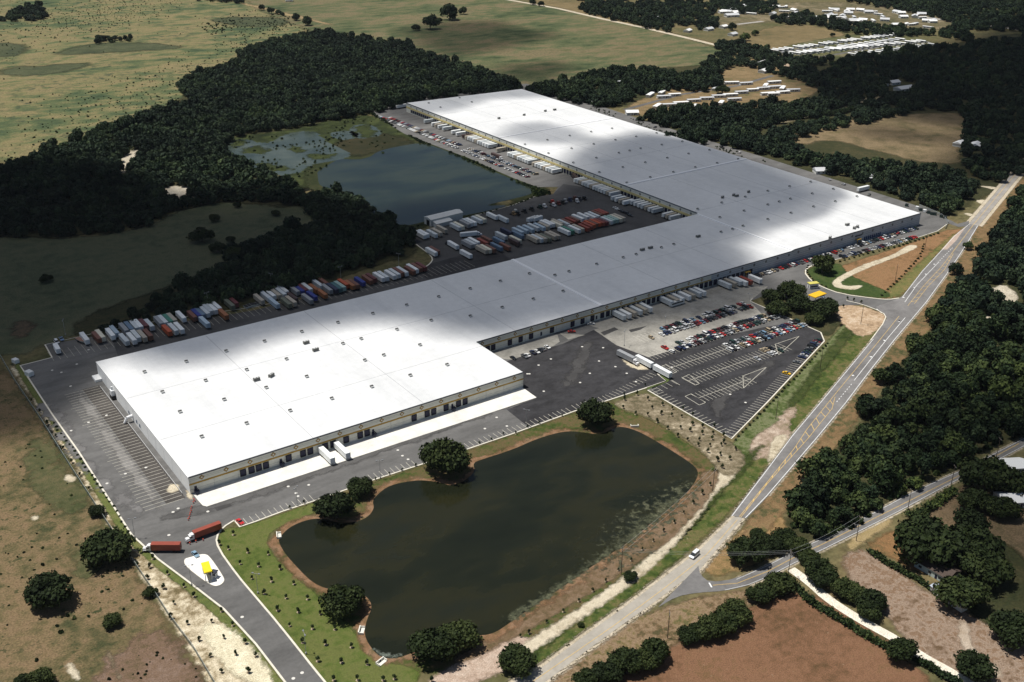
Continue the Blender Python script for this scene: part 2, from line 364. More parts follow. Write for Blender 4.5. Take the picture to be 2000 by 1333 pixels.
patch('sand_path', [(1624,552),(1636,542),(1655,532),(1690,515),(1740,500),(1760,488),(1775,478),(1795,480),(1785,488),(1745,505),(1700,522),(1660,540),(1640,552),(1650,560),(1682,557),(1686,560),(1670,567),(1645,565),(1628,560)], sandm('sand_path_soil'), .034, 1.2, rounds=2)
patch('works_ground', [(1640,592),(1690,600),(1726,612),(1732,624),(1710,650),(1680,660),(1655,640),(1632,622)], soil('works_soil', [(.22,.15,.09),(.42,.30,.19),(.56,.45,.33)], .08,.4,2, edge=(.25,.7)), .0385, 2)
patch('woodland_floor', [(1478,590),(1500,560),(1580,575),(1650,590),(1640,640),(1612,664),(1560,625)], m_wood, .036, 2)
# pond surrounds
LAWN = [(470,1030),(500,1021),(560,1000),(620,980),(640,985),(600,1010),(545,1030),(520,1050),(530,1080),(580,1130),(620,1160),(700,1240),(730,1290),(800,1300),(830,1320),(760,1390),(680,1400),(634,1334),(546,1222),(500,1168),(463,1124),(426,1070),(424,1050),(440,1032)]
patch('lawn', LAWN, soil('lawn_grass', [(.058,.082,.018),(.085,.112,.026),(.12,.13,.04),(.09,.106,.03)], .06,.35,2.5, edge=(.4,.35)), .030, 1.5)
patch('pond_bank_grass', [(640,978),(727,942),(830,908),(916,880),(1000,850),(1122,806),(1196,783),(1210,800),(1262,815),(1320,850),(1380,890),(1402,915),(1402,945),(1380,985),(1330,1050),(1240,1120),(1100,1210),(1000,1270),(900,1320),(760,1310),(700,1250),(560,1120),(530,1060),(560,1015)],
      soil('pond_bank_soil', [(.032,.05,.013),(.060,.078,.02),(.12,.088,.042),(.07,.08,.024)], .05,.3,2, edge=(.25,.5)), .026, 2)
patch('sand_strip', [(985,1310),(1010,1262),(1130,1190),(1230,1118),(1300,1055),(1355,985),(1395,935),(1412,905),(1450,890),(1440,930),(1400,960),(1370,1005),(1310,1075),(1240,1140),(1120,1220),(1040,1275)], sandm('sand_strip_soil'), .036, 2)
patch('planting_ground', [(1196,788),(1240,772),(1268,768),(1330,805),(1428,862),(1462,900),(1430,935),(1405,925),(1380,890),(1330,850),(1262,812),(1215,800)], soil('planting_soil', [(.085,.078,.042),(.16,.13,.08),(.23,.19,.125),(.45,.38,.27)], .06,.35,2, edge=(.25,.6), gain=(.39,.62)), .037, 2)
patch('pond_sand', [(980,1240),(1060,1250),(960,1330),(860,1345),(830,1330),(900,1290)], soil('pond_sand_soil', [(.20,.145,.1),(.4,.3,.23),(.5,.4,.32)], .08,.4,2, edge=(.25,.7)), .032, 2)
# strip between the fence and the west kerb
patch('sand_strip', [(10,710),(40,722),(80,790),(140,880),(200,975),(240,1040),(300,1100),(360,1150),(430,1205),(500,1275),(560,1345),(640,1450),(480,1450),(400,1325),(335,1215),(262,1105),(195,1000),(140,905),(80,805)],
      soil('fence_strip_soil', [(.14,.11,.055),(.27,.215,.13),(.50,.43,.30),(.66,.58,.43)], .05,.3,2, edge=(.25,.6), gain=(.40,.61)), .034, 2)
patch('west_verge', [(30,705),(42,716),(100,810),(155,886),(226,998),(258,1048),(311,1096),(372,1142),(440,1195),(502,1265),(555,1335),(600,1400),(580,1400),(480,1262),(425,1208),(360,1150),(300,1106),(245,1055),(205,995),(150,905),(90,815),(30,722)],
      soil('kerb_grass', [(.075,.10,.03),(.115,.135,.04),(.16,.15,.06)], .08,.4,2.5, edge=(.4,.5)), .040, 1.2)
patch('bare_sand', [(400,1215),(440,1218),(500,1270),(540,1330),(520,1345),(470,1330),(425,1290),(392,1240)], soil('bare_sand_soil', [(.48,.42,.28),(.74,.68,.5)], .1,.4,2, edge=(.25,.7)), .042, 2.5)

# ------------------------------------------------------------------ water
def water(name, base, rough, cols, sc, streak=None):
    m, nt, b = new_mat(name)
    n = noise(nt, sc, 6, .6, stretch=streak)
    nt.links.new(ramp(nt, n, cols), b.inputs['Base Color'])
    b.inputs['Roughness'].default_value = rough; b.inputs['IOR'].default_value = 1.33; b.inputs['Specular IOR Level'].default_value = .5
    bp = N(nt, 'ShaderNodeBump'); bp.inputs['Strength'].default_value = .06
    nt.links.new(noise(nt, .8, 3), bp.inputs['Height']); nt.links.new(bp.outputs[0], b.inputs['Normal'])
    return m
zA = Z(500,990,3.886); zB = Z(500,660,3.92); zC = Z(1000,660,3.92); zD = Z(1000,990,3.886)
POND = [zA(170,240),zA(260,150),zA(400,95),zA(520,90),zA(600,120),zA(720,125),zA(840,90),zA(900,15),zB(890,1250),zB(930,1200),zB(1020,1130),zB(1200,1095),zB(1290,1092),zB(1420,1110),(880,950),(908,940),(928,922),zB(1660,960),zB(1720,935),zB(1960,860),
        zC(200,770),zC(400,715),zC(520,722),zC(680,745),zC(780,690),zC(850,680),zC(980,720),zC(1200,850),zC(1400,980),zC(1430,1040),zC(1400,1110),zC(1330,1200),zC(1200,1310),zD(1140,50),zD(900,260),zD(640,430),zD(400,600),zD(200,730),zD(0,870),
        zA(1800,970),zA(1660,980),zA(1450,1020),zA(1190,1110),zA(1050,1160),zA(930,1140),zA(850,1040),zA(820,960),zA(840,860),zA(885,760),zA(850,690),zA(800,672),zA(700,640),zA(600,630),zA(520,620),zA(420,570),zA(330,480),zA(230,370),zA(180,290)]
pond_w = smooth(GS(POND), 2, True)
A_ = np.array(pond_w)
def offset_ring(poly, d):
    """polygon pushed outward by d"""
    n = len(poly); out = []
    ar = sum(poly[i][0]*poly[(i+1)%n][1]-poly[(i+1)%n][0]*poly[i][1] for i in range(n))
    s = 1 if ar > 0 else -1
    for i in range(n):
        a = Vector(poly[i-2]); b = Vector(poly[(i+2) % n]); t = (b-a).normalized()
        out.append((poly[i][0]+t.y*s*d, poly[i][1]-t.x*s*d))
    return out
patch('pond_bank', offset_ring(pond_w, 3.2), soil('mulch_bank_soil', [(.055,.06,.02),(.13,.085,.042),(.20,.115,.062),(.24,.15,.09),(.12,.09,.042)], .035,.22,2.5, edge=(.14,.9), gain=(.39,.62)), .050, 3.2, res=1.2, world=True, rounds=0)
wp = sheet('pond_water', pond_w, water('pond_water_surface', None, .12, [(.32,(.008,.010,.005)),(.46,(.012,.014,.007)),(.56,(.019,.019,.008)),(.66,(.014,.016,.009)),(.8,(.018,.021,.014))], .018, (1,2.2,1,.5)), .065, world=True)
patch('pond_weed', [zD(-50,830),zD(200,690),zD(640,400),zD(900,210),zD(1140,10),zD(1180,-40),zC(1330,1200),zC(1200,1310),zD(1140,60),zD(900,262),zD(640,436),zD(400,606),zD(200,738),zD(0,878)],
      soil('pond_weed_scum', [(.03,.034,.02),(.07,.075,.045),(.13,.13,.08)], .1,.6,2, edge=(.35,1.1)), .075, 3.5, res=1.2)
patch('pond_foam', [zA(870,1060),zA(960,1110),zA(1060,1125),zA(1120,1110),zA(1060,1150),zA(950,1140)], soil('pond_foam_scum', [(.06,.075,.06),(.16,.18,.15)], .2,.8,3, edge=(.5,1.)), .078, 1.5, res=.6)
zE = Z(500,330,3.92); zF = Z(940,240,7.84); zG = Z(700,190,7.84); zH = Z(500,0,3.92)
BACKPOND = [zE(470,30),zE(480,130),zE(560,150),zE(700,180),zE(760,210),zE(740,245),zE(850,270),zE(905,300),zE(880,340),zE(900,375),zE(1000,400),zE(1050,445),zE(1200,430),zE(1310,398),zE(1590,360),zE(1800,318),zE(1960,275),zF(0,1280),zF(400,1190),zF(820,1085),zF(800,980),zF(640,925),zF(500,880),zF(250,770),zF(0,690),zG(1700,965),zG(1200,765),zG(950,700),zG(700,740),zG(400,800),zG(250,860),zG(200,910),zG(0,965),zH(640,1215),zH(540,1270),zH(470,1320)]
bp_w = smooth(GS(BACKPOND), 2, True)
patch('reed_bank', offset_ring(bp_w, 12), soil('reed_bank_grass', [(.016,.023,.009),(.029,.035,.013),(.048,.046,.020)], .03,.2,1, edge=(.1,.7)), .050, 7, res=3, world=True, rounds=0)
sheet('back_pond_water', bp_w, water('back_pond_surface', None, .16, [(.3,(.008,.012,.012)),(.46,(.014,.022,.017)),(.58,(.026,.034,.022)),(.7,(.018,.025,.019)),(.85,(.010,.015,.014))], .012, (1,2.4,1,.5)), .065, world=True)
MARSH = [(452,284),(470,276),(500,284),(533,286),(550,276),(575,263),(602,260),(612,270),(640,291),(668,300),(660,308),(620,314),(590,320),(571,336),(545,338),(520,328),(500,318),(470,305)]
patch('marsh', [(440,270),(500,262),(560,255),(610,245),(680,228),(735,225),(790,255),(830,275),(800,285),(730,300),(700,318),(640,330),(615,360),(590,370),(560,345),(500,330),(455,305)],
      soil('marsh_grass', [(.013,.019,.008),(.022,.029,.011),(.035,.045,.015),(.055,.066,.022),(.024,.024,.012)], .014,.07,.9, edge=(.06,.5), gain=(.38,.63)), .045, 7)
patch('marsh_water', MARSH, water('marsh_water_surface', None, .2, [(.3,(.018,.027,.021)),(.5,(.045,.06,.048)),(.7,(.075,.09,.072))], .03), .062, 5)
patch('marsh_water', [(695,252),(705,246),(722,250),(735,262),(715,268),(700,266)], bpy.data.materials['marsh_water_surface'], .062, 4)
patch('marsh_water', [(655,262),(680,258),(690,266),(670,272)], bpy.data.materials['marsh_water_surface'], .062, 4)
patch('sandy_clearing', [(228,320),(245,300),(275,290),(290,295),(270,310),(250,325),(240,345)], soil('clearing_sand', [(.35,.3,.22),(.55,.5,.4)], .05,.2,1, edge=(.1,.9)), .040, 5)
patch('sandy_clearing', [(300,385),(330,360),(360,365),(395,372),(380,390),(340,400)], bpy.data.materials['clearing_sand'], .040, 5)
patch('damp_hollow', [(20,632),(60,625),(70,640),(50,660),(20,660)], soil('hollow_soil', [(.06,.05,.03),(.14,.10,.06)], .05,.3,1, edge=(.15,.8)), .03, 4)

patch('brown_bank', [(1408,915),(1400,950),(1372,992),(1310,1058),(1230,1110),(1120,1182),(1000,1250),(900,1300),(880,1290),(963,1241),(1051,1180),(1165,1102),(1232,1058),(1306,995),(1357,944),(1366,925)],
      soil('brown_bank_soil', [(.075,.062,.03),(.135,.092,.05),(.19,.13,.082),(.12,.092,.05)], .05,.3,2, edge=(.2,.6)), .046, 2)
patch('ditch_grass', [(1500,862),(1470,905),(1405,972),(1340,1045),(1250,1118),(1150,1200),(1040,1285),(1030,1300),(1010,1300),(1060,1255),(1150,1180),(1240,1105),(1320,1035),(1390,955),(1450,890)],
      soil('ditch_soil', [(.016,.028,.008),(.035,.05,.013),(.06,.075,.022),(.075,.065,.032)], .05,.3,2, edge=(.15,.7)), .034, 3)
patch('ditch_grass', [(1690,612),(1640,690),(1570,775),(1545,800),(1530,800),(1600,705),(1660,628)], bpy.data.materials['ditch_soil'], .034, 3)
patch('pond_weed', [(1190,1095),(1230,1040),(1250,1005),(1290,990),(1330,960),(1350,950),(1330,975),(1290,1010),(1240,1050),(1210,1078)], soil('thin_weed', [(.03,.034,.02),(.07,.075,.045),(.11,.11,.07)], .1,.6,2, edge=(.30,1.6)), .074, 14, res=2)
reedm = soil('reed_clump', [(.015,.021,.008),(.030,.039,.013),(.052,.063,.021)], .05,.25,1, edge=(.09,1.2))
for q in ([(470,290),(500,284),(530,292),(520,300),(480,302)], [(560,285),(590,290),(600,298),(570,300)], [(500,318),(540,322),(575,332),(545,338),(510,330)], [(600,300),(640,302),(660,300),(640,312),(605,312)], [(690,246),(720,244),(740,262),(720,272),(700,262)], [(450,278),(475,275),(480,284),(455,290)]):
    patch('reeds', q, reedm, .070, 6)
patch('brown_marsh', [(640,285),(700,262),(760,262),(810,272),(800,284),(740,296),(705,308),(670,300)], soil('brown_marsh_grass', [(.016,.02,.009),(.028,.028,.013),(.05,.04,.02)], .02,.1,1, edge=(.06,.8)), .056, 8)
patch('green_rim', [(610,245),(660,232),(700,226),(730,226),(700,238),(650,248),(620,256)], bpy.data.materials['reed_clump'], .057, 6)
# ------------------------------------------------------------------ paved yard, drives and roads
ZP = .10
m_asph = pavement('yard_asphalt', (.128,.125,.120), .80, 1.28, .55, .03, streak=(.5,1.6,1,.0))
m_fresh = pavement('fresh_asphalt', (.040,.039,.041), .8, 1.35, 1., .02, streak=(1,1.8,1,.3))
m_conc = pavement('apron_concrete', (.72,.70,.64), .94, 1.05, .35, .05)
m_oldc = pavement('old_concrete', (.30,.285,.25), .8, 1.3, .7, .02)
m_blue = pavement('back_yard_asphalt', (.070,.069,.069), .82, 1.25, .55, .022)
W_KERB = [(88,674),(102,699),(39.5,715),(51,732),(102,810),(153,882),(224.5,994),(257,1045),(309,1093),(370.6,1139),(437.5,1190.7),(500,1259),(556.6,1333),(640,1440)]
E_KERB = [(725,1440),(634,1333),(546,1221.6),(500,1167.6),(463,1124),(426,1072),(422,1050),(435,1031),(458,1017)]
S_KERB = [(458,1017),(468,1030),(499,1019.6),(551,1000),(618.6,977.6),(727,939),(829,906),(916,877),(1000,848.5),(1122,804),(1196,780),(1263,758),(1301,745),(1288,734)]
L_KERB = [(1265,763),(1346,810),(1428.6,857.7),(1500,785),(1610,667),(1603,650)]
N_KERB = [(1603,650),(1535,620),(1465,589)]
YARD = W_KERB+E_KERB+S_KERB[1:-1]+L_KERB+N_KERB[1:]+[(1500,575),(1612,598),(1684,596),(1724,611),(1756,583),(1735,586),(1709,584),(1643,575),(1607,562),(1584,549),(1570,531.5),(1584,519),(1632,508),(1752,478),(1831,452),(1852,437),(1838,423),(1796,404),(1500,310),(1331,259),(1158,203),(1028,164),(1000,166),(792,196),(720,214),(700,216),(722,221),(790,262),(850,285),(917,310),(972,335),(1004,349),(1050,366),(1090,366),(1080,380),(1046,384),(1000,402),(905,428),(830,450),(806,461),(812,478),(836,495),(846,506),(840,516),(828,524),(740,545),(640,575),(560,590),(500,606),(430,618),(330,632),(200,655)]
sheet('yard_pavement', YARD, m_asph, ZP)
sheet('back_yard_pavement', [(215,652),(232,700),(240,720),(1000,530),(1344,446),(1362,440),(1340,424),(1200,375),(1100,360),(1080,380),(1046,384),(1000,402),(905,428),(830,450),(806,461),(812,478),(836,495),(846,506),(840,516),(828,524),(740,545),(640,575),(560,590),(500,606),(430,618),(330,632)], m_blue, ZP+.006)
sheet('fresh_pavement', [(836,517),(905,498),(965,482),(1000,510),(840,555),(828,540)], m_fresh, ZP+.012)
sheet('fresh_pavement', [(1022,770),(1048,778),(990,801),(1031,834),(1122,803),(1196,779),(1263,757),(1301,744),(1288,734),(1301,746),(1266,763),(1346,810),(1428,856),(1500,784),(1610,666),(1603,650),(1560,630),(1490,640),(1420,656),(1356,673),(1266,698.5),(1204,675),(1185,662),(1160,645),(1100,672),(1040,690),(960,716)], m_fresh, ZP+.012)
sheet('concrete_yard', [(1160,645),(1185,662),(1204,675),(1266,698.5),(1356,672.5),(1420,655),(1500,628),(1465,589),(1500,560),(1440,560),(1340,590),(1240,618)], m_oldc, ZP+.018)
for nm, q in (('dock_apron', [(371,958),(385,976),(396,988),(404,990),(1048,777),(1020,757)]), ('dock_apron', [(940,690),(985,702),(1000,703),(1082,676),(1093,668),(1089,655),(1070,650),(990,668)]),
              ('dock_apron', [(1100,648),(1142,655),(1130,661),(1110,664)]), ('dock_apron', [(1093,652),(1143,655),(1110,664)]), ('dock_apron', [(1147,635),(1180,645),(1240,630),(1330,600),(1470,560),(1480,540),(1450,540),(1180,620)])):
    if q[0] == (1100,648): continue
    sheet(nm, q, m_conc if q[0] == (371,958) else m_oldc, ZP+.024)
m_seam = plain('tar_seam', (.03,.03,.032), .8)
patch('sand_spill', [(1207,690),(1240,706),(1262,716),(1268,724),(1240,722),(1222,712)], sandm('sand_spill_soil'), ZP+.03, 1.5, res=.6)
for q in ([(329,948),(346,944),(352,958),(336,964),(326,962)], [(362,956),(372,962),(380,974),(368,978)]):
    patch('sand_spill', q, sandm('sand_spill_soil'), ZP+.03, 1.2, res=.6)
for q in ([(1173,650),(1200,640),(1208,644),(1180,656)], [(1228,645),(1264,637),(1250,645),(1232,650)], [(418,992),(450,984),(453,989),(424,999)], [(1013,525),(1038,517),(1041,521),(1018,528)]):
    sheet('tar_patch', q, pavement('tar_patch_asphalt', (.06,.058,.056), .8, 1.2, .6), ZP+.030)
# highway
zR1 = Z(1000,990,3.886); zR2 = Z(1500,660,3.92); zR3 = Z(1500,330,3.92)
HL = [(930,1380),(1000,1326),zR1(210,1200),zR1(500,985),zR1(900,700),zR1(1150,510),zR1(1390,330),zR1(1660,70),(1500,912.6),(1546,851),zR2(400,490),zR2(600,250),zR2(800,10),(1760,582),(1800,530),(1839,488),(1862,462),(1893,437),(1985,330),(2080,220)]
HR = [(1000,1385),(1078,1331),zR1(600,1100),zR1(860,910),zR1(1100,740),zR1(1300,590),zR1(1440,500),zR1(1780,90),(1500,970),(1599.5,854),zR2(600,505),zR2(800,240),zR2(980,12),(1810,592),(1850,537),(1877,497),(1897,465),(1911,442),(1990,345),(2085,235)]
def inset_px(L, w, side):
    A = [Vector(G(*p)) for p in L]; out = []
    for i, p in enumerate(A):
        d = (A[min(i+1, len(A)-1)]-A[max(i-1, 0)]).normalized(); q = (p.x-d.y*w*side, p.y+d.x*w*side, 0)
        c = RM @ (np.array(q)-np.array([0, 0, H])); out.append((c[0]/c[2]*F+CX, c[1]/c[2]*F+CY))
    return out
def strip(name, L, R, mat, z):
    m = MB()
    L = [G(*p) for p in L]; R = [G(*p) for p in R]
    for i in range(len(L)-1): m.quad((*R[i], z), (*R[i+1], z), (*L[i+1], z), (*L[i], z))
    return tag(m.build(name, mat), kind='structure')
m_hwy = pavement('highway_asphalt', (.185,.178,.172), .85, 1.2, .6, .05)
m_hold = pavement('worn_highway', (.36,.33,.28), .9, 1.12, .45, .05)
def lerp(a, b, t): return (a[0]+(b[0]-a[0])*t, a[1]+(b[1]-a[1])*t)
strip('highway', inset_px(HL[:8], 1.5, -1), inset_px(HR[:8], 1.4, 1), m_hold, ZP); strip('highway', HL[7:18], HR[7:18], m_hwy, ZP); strip('highway', HL[17:], HR[17:], pavement('far_highway', (.30,.28,.255), .9, 1.12, .45, .05), ZP)
sh = soil('road_shoulder_sand', [(.40,.34,.24),(.56,.49,.38)], .1,.5,2.5, edge=(.5,.5))
def shoulder(L, w, side):
    pts = densify([G(*p) for p in L], 6); A = [Vector(p) for p in pts]; out = []
    for i, p in enumerate(A):
        d = (A[min(i+1, len(A)-1)]-A[max(i-1, 0)]).normalized(); out.append((p.x-d.y*w*side, p.y+d.x*w*side))
    patch('road_shoulder', pts+out[::-1], sh, .062, 1.0, res=.9, world=True, rounds=0)
shoulder(HL[:9], 1.9, -1); shoulder(HR[:8], 1.9, 1); shoulder(HL[:9], .7, 1); shoulder(HR[:8], .6, -1); shoulder(HL[17:], 3, 1); shoulder(HR[17:], 3, -1)
shoulder(HL[8:13], .7, 1); shoulder(HR[8:17], .8, -1)
sheet('highway_junction', [(1710,600),(1724,611),(1733,624),(1705,660),(1748,640),(1800,560),(1765,577),(1756,583)], m_hwy, ZP+.03)
sheet('gravel_turnout', [(1839,488),(1862,462),(1880,449),(1888,441),(1868,470),(1850,488)], pavement('turnout_gravel', (.42,.33,.27), .9,1.1,.5), ZP+.005)
patch('sand_turnout', [(1500,880),(1515,848),(1546,851),(1500,912)], sandm('turnout_sand'), ZP+.006, 1.5)
sheet('junction_drive', [(1840,428),(1852,437),(1872,444),(1892,442),(1893,432),(1870,438),(1855,430)], m_asph, ZP+.012)
for q in ([(1902,392),(1925,390),(1932,398),(1922,402)], [(1880,418),(1898,424),(1905,420),(1890,416)], [(1905,362),(1945,372),(1950,366)]):
    patch('sand_track', q, sandm('sand_track_soil'), .055, 1.5)
# side road
SU = [zR1(1290,560),(1368,1129),(1386,1138),(1437,1131.5),(1499,1104),(1560,1072),(1610,1050),(1660,1026),(1729.6,989),(1775,965),(1840,935),(1898,910),(1944,884.5),(1990,861),(2080,815)]
SD = [(1290,1180),(1322,1165.5),(1360,1158.6),(1417,1154.7),(1463,1144),(1499,1129),(1554,1100.6),(1608,1075),(1662,1048),(1755,1001),(1790,982),(1857,946),(1905,921),(1959,894.7),(2000,873),(2090,828)]
SUx = [zR1(1340,480)]+[(1366,1124)]+SU[2:]
n = min(len(SUx), len(SD)-1)
m_side = pavement('side_road_asphalt', (.165,.16,.155), .88, 1.15, .6, .05)
m = MB()
SUr = smooth([(1364,1106),(1368,1124),(1386,1138),(1437,1131.5),(1499,1104),(1560,1072),(1610,1050),(1660,1026),(1729.6,989),(1775,965),(1840,935),(1898,910),(1944,884.5),(1990,861),(2080,815)], 1)
SDr = smooth([(1285,1187),(1322,1165.5),(1360,1158.6),(1417,1154.7),(1463,1144),(1499,1129),(1554,1100.6),(1608,1075),(1662,1048),(1755,1001),(1857,946),(1905,921),(1959,894.7),(2000,873),(2090,828)], 1)
sheet('side_road', SUr+SDr[::-1], m_side, ZP+.006)
shoulder(SD[4:], 1.0, -1); shoulder(SU[3:], .8, 1)
DR = [(1545,1112),(1580,1137),(1616,1170),(1665,1202),(1700,1222),(1752,1250),(1800,1282),(1873,1322),(1930,1360)]
md = MB(); md.ribbon(smooth(GS(DR), 1), 4.2, .075)
tag(md.build('sand_drive', soil('drive_sand', [(.62,.56,.45),(.8,.75,.64)], .1,.5,2.5)), kind='structure')
FR = [(975,-3),(1090,17),(1180,38),(1260,55),(1340,74),(1425,95)]
mf = MB(); mf.ribbon(GS(FR), 9, .06); tag(mf.build('dirt_road', soil('dirt_road_soil', [(.42,.36,.27),(.56,.49,.38)], .02,.1,.5)), kind='structure')
mf = MB(); mf.ribbon(GS([(1800,33),(1880,45),(1945,52),(1998,60)]), 12, .06); mf.ribbon(GS([(1505,30),(1550,36)]), 10, .06); mf.ribbon(GS([(1440,48),(1490,42)]), 8, .06)
tag(mf.build('far_road', soil('far_road_soil', [(.25,.24,.23),(.4,.38,.34)], .02,.1,.5)), kind='structure')
mf = MB()
for q in ([(1220,215),(1330,185),(1440,168),(1510,148)], [(1500,138),(1540,146),(1600,160),(1612,166)], [(1515,104),(1640,84),(1740,70)], [(1600,112),(1720,92),(1815,82)]): mf.ribbon(GS(q), 6, .066)
tag(mf.build('park_lane', pavement('park_lane_asphalt', (.12,.115,.11), .8,1.2,.6)), kind='structure')

# kerbs
m_kerb = plain('kerb_concrete', (.66,.62,.52), .85, var=.12, scale=.5)
def kerb(px, w=.5, h=.24, sm=0):
    m = MB(); p = GS(px)
    if sm: p = smooth(p, sm)
    m.kerb(p, w, h, ZP-.02); return tag(m.build('kerb', m_kerb), kind='structure')
kerb(W_KERB, .75); kerb(E_KERB[:-1]+[(458,1017)], .75, sm=1); kerb(S_KERB+[(1284,731)], .7); kerb([(1301,745),(1265,763)], .6)
kerb(L_KERB, .7); kerb(N_KERB, .6); kerb([(1465,589),(1470,583)], .6)
kerb([(1632,508),(1584,519),(1570,531.5),(1584,549),(1607,562),(1643,575),(1709,584),(1735,586),(1756,583)], .9, sm=1)
kerb([(1653,588),(1684,595),(1724.5,610.6),(1732,623),(1700,666)], .6, sm=1)
kerb([(813,478),(836,495),(846,506),(840,516),(828,524)], .8, sm=1)
kerb([(1632,508),(1700,490),(1752,478),(1831,452),(1852,437)], .5)
kerb([(806,461),(830,451),(905,428),(1000,402),(1046,384)], .4)
kerb([(88,674),(200,648),(330,624),(430,610),(500,600),(560,586),(640,570),(740,540),(828,520)], .35)
sheet('lot_island', [(1263,758),(1301,745),(1288,734),(1292,731),(1310,742),(1303,747),(1265,763)], bpy.data.materials['kerb_grass'] if False else plain('island_grass', (.08,.11,.03), .95, var=.3, scale=.6), ZP+.14)
# entrance island with the gatehouse
ISL = [(360,1093),(372,1090),(400,1082),(412,1092),(436,1128),(438,1136),(430,1144),(418,1146),(398,1134),(362,1106)]
iw = smooth(GS(ISL), 2, True)
sheet('gate_island', iw, plain('island_concrete', (.82,.80,.76), .8, var=.05, scale=.4), ZP+.16, world=True)
mi_ = MB(); mi_.kerb(iw+iw[:1], .4, ZP+.15, ZP-.02); tag(mi_.build('kerb', m_kerb), kind='structure')

for q in ([(1930,565),(1960,555),(1990,575),(1985,600),(1950,592)], [(1915,612),(1945,622),(1950,634),(1925,630)], [(1938,684),(1985,680),(1985,692)], [(1940,726),(1985,742),(1985,752),(1945,736)]):
    patch('sandy_clearing', q, bpy.data.materials['clearing_sand'], .045, 2.5)

sheet('worn_band', [(116.2,414),(107.5,414),(107.5,545),(116.2,545)], pavement('worn_band_asphalt', (.075,.068,.062), .8, 1.25, .6, .06), ZP+.013, world=True)
patch('tyre_track', [(106.5,412),(101.5,412),(101.5,530),(105,545),(107,530)], pavement('tyre_track_dust', (.19,.182,.172), .85, 1.15, .6, .06, edge=(.12,.8)), ZP+.016, 3, res=1.5, world=True)
patch('tyre_track', [(100,402),(130,396),(180,397),(240,399),(310,402),(240,404.5),(180,402.5),(130,402),(104,407)], pavement('yard_wear', (.10,.097,.093), .85, 1.15, .6, .06, edge=(.10,.9)), ZP+.016, 3, res=1.5, world=True)
patch('tyre_track', [(86,545),(92,520),(90,480),(92,440),(98,415),(94,412),(88,440),(85,480),(82,530)], pavement('yard_dust', (.155,.15,.145), .85, 1.15, .6, .06, edge=(.10,1.3)), ZP+.016, 4, res=1.5, world=True)
patch('tyre_track', [(320,405),(345,425),(362,440),(370,438),(350,420),(330,402)], pavement('yard_dust2', (.058,.056,.055), .85, 1.15, .6, .06, edge=(.10,1.3)), ZP+.018, 4, res=1.5, world=True)
patch('tyre_track', [(366,330),(385,345),(420,352),(440,360),(438,364),(410,357),(380,350),(362,334)], bpy.data.materials['yard_dust2'], ZP+.018, 2.5, res=1., world=True)

for q in ([(124,932),(136,926),(149,934),(146,943),(130,942)], [(126,1300),(138,1292),(150,1308),(158,1330),(136,1322)], [(60,1010),(70,1006),(76,1014),(66,1018)]):
    patch('sand_patch', q, sandm('loose_sand'), .045, 1.5, res=.7)
patch('bare_track', [(205,1268),(212,1266),(228,1300),(240,1330),(234,1332),(220,1305)], soil('bare_track_soil', [(.12,.09,.055),(.19,.15,.10)], .1,.5,2, edge=(.3,1.)), .044, 1.5, res=.8)
patch('red_scrub_soil', [(250,1240),(330,1225),(390,1320),(380,1380),(230,1380),(180,1340)], soil('red_scrub_earth', [(.10,.075,.04),(.16,.105,.07),(.20,.14,.105)], .06,.4,2, edge=(.12,1.2)), .043, 6)
patch('green_scrub_soil', [(90,840),(150,930),(190,990),(120,1010),(60,950),(40,880)], soil('green_scrub_earth', [(.045,.055,.022),(.08,.08,.036),(.12,.10,.05)], .06,.3,2, edge=(.10,1.3)), .042, 6)
patch('green_scrub_soil', [(120,1080),(190,1070),(200,1120),(150,1130)], bpy.data.materials['green_scrub_earth'], .042, 4)
# ------------------------------------------------------------------ warehouse
X0, X1, XJ, X2, X3 = 119.0, 302.6, 394.2, 566.0, 708.0
YF, YM, YB, YN = 415.5, 461.0, 556.0, 989.0
ZR, ZN = 8.8, 9.5
def roof_mat(name, c):
    m, nt, b = new_mat(name)
    b.inputs['Roughness'].default_value = .55; b.inputs['Specular IOR Level'].default_value = .3
    n1 = noise(nt, .012, 5, .6); n2 = noise(nt, .25, 4, .6); n3 = noise(nt, .05, 5, .65, stretch=(1, .12, 1))
    col = ramp(nt, n1, [(.3, tuple(x*.93 for x in c)), (.7, tuple(x*1.05 for x in c))])
    col = mixc(nt, 1., col, ramp(nt, n2, [(.3, (.95,)*3), (.7, (1.04,)*3)]), 'MULTIPLY')
    col = mixc(nt, 1., col, ramp(nt, n3, [(.34, (.90,.905,.91)), (.5, (1,)*3)]), 'MULTIPLY')
    g = N(nt, 'ShaderNodeNewGeometry'); sx = N(nt, 'ShaderNodeSeparateXYZ'); nt.links.new(g.outputs['Position'], sx.inputs[0])
    def lines(sock, per, wd):
        md = N(nt, 'ShaderNodeMath', operation='PINGPONG'); nt.links.new(sock, md.inputs[0]); md.inputs[1].default_value = per/2
        return maprange(nt, md.outputs[0], 0, wd, 1, 0)
    for k, per in (('X', 3.05), ('Y', 15.2)):
        col = mixc(nt, lines(sx.outputs[k], per, .12), col, mixc(nt, 1., col, (.93,.93,.94), 'MULTIPLY'))
    nt.links.new(col, b.inputs['Base Color']); return m
m_roof = roof_mat('roof_membrane', (.69,.695,.69)); m_joint = plain('joint_white', (.90,.90,.90), .5)
m_edge = plain('roof_edge_metal', (.10,.11,.13), .5)
m_white = plain('wall_white', (.74,.73,.64), .7, var=.06, scale=.3); m_line = plain('wall_groove', (.33,.35,.35), .8)
m_yellow = plain('stripe_ochre', (.42,.26,.045), .7, var=.15, scale=.2); m_cream = plain('dock_band_cream', (.66,.55,.25), .7, var=.1, scale=.2)
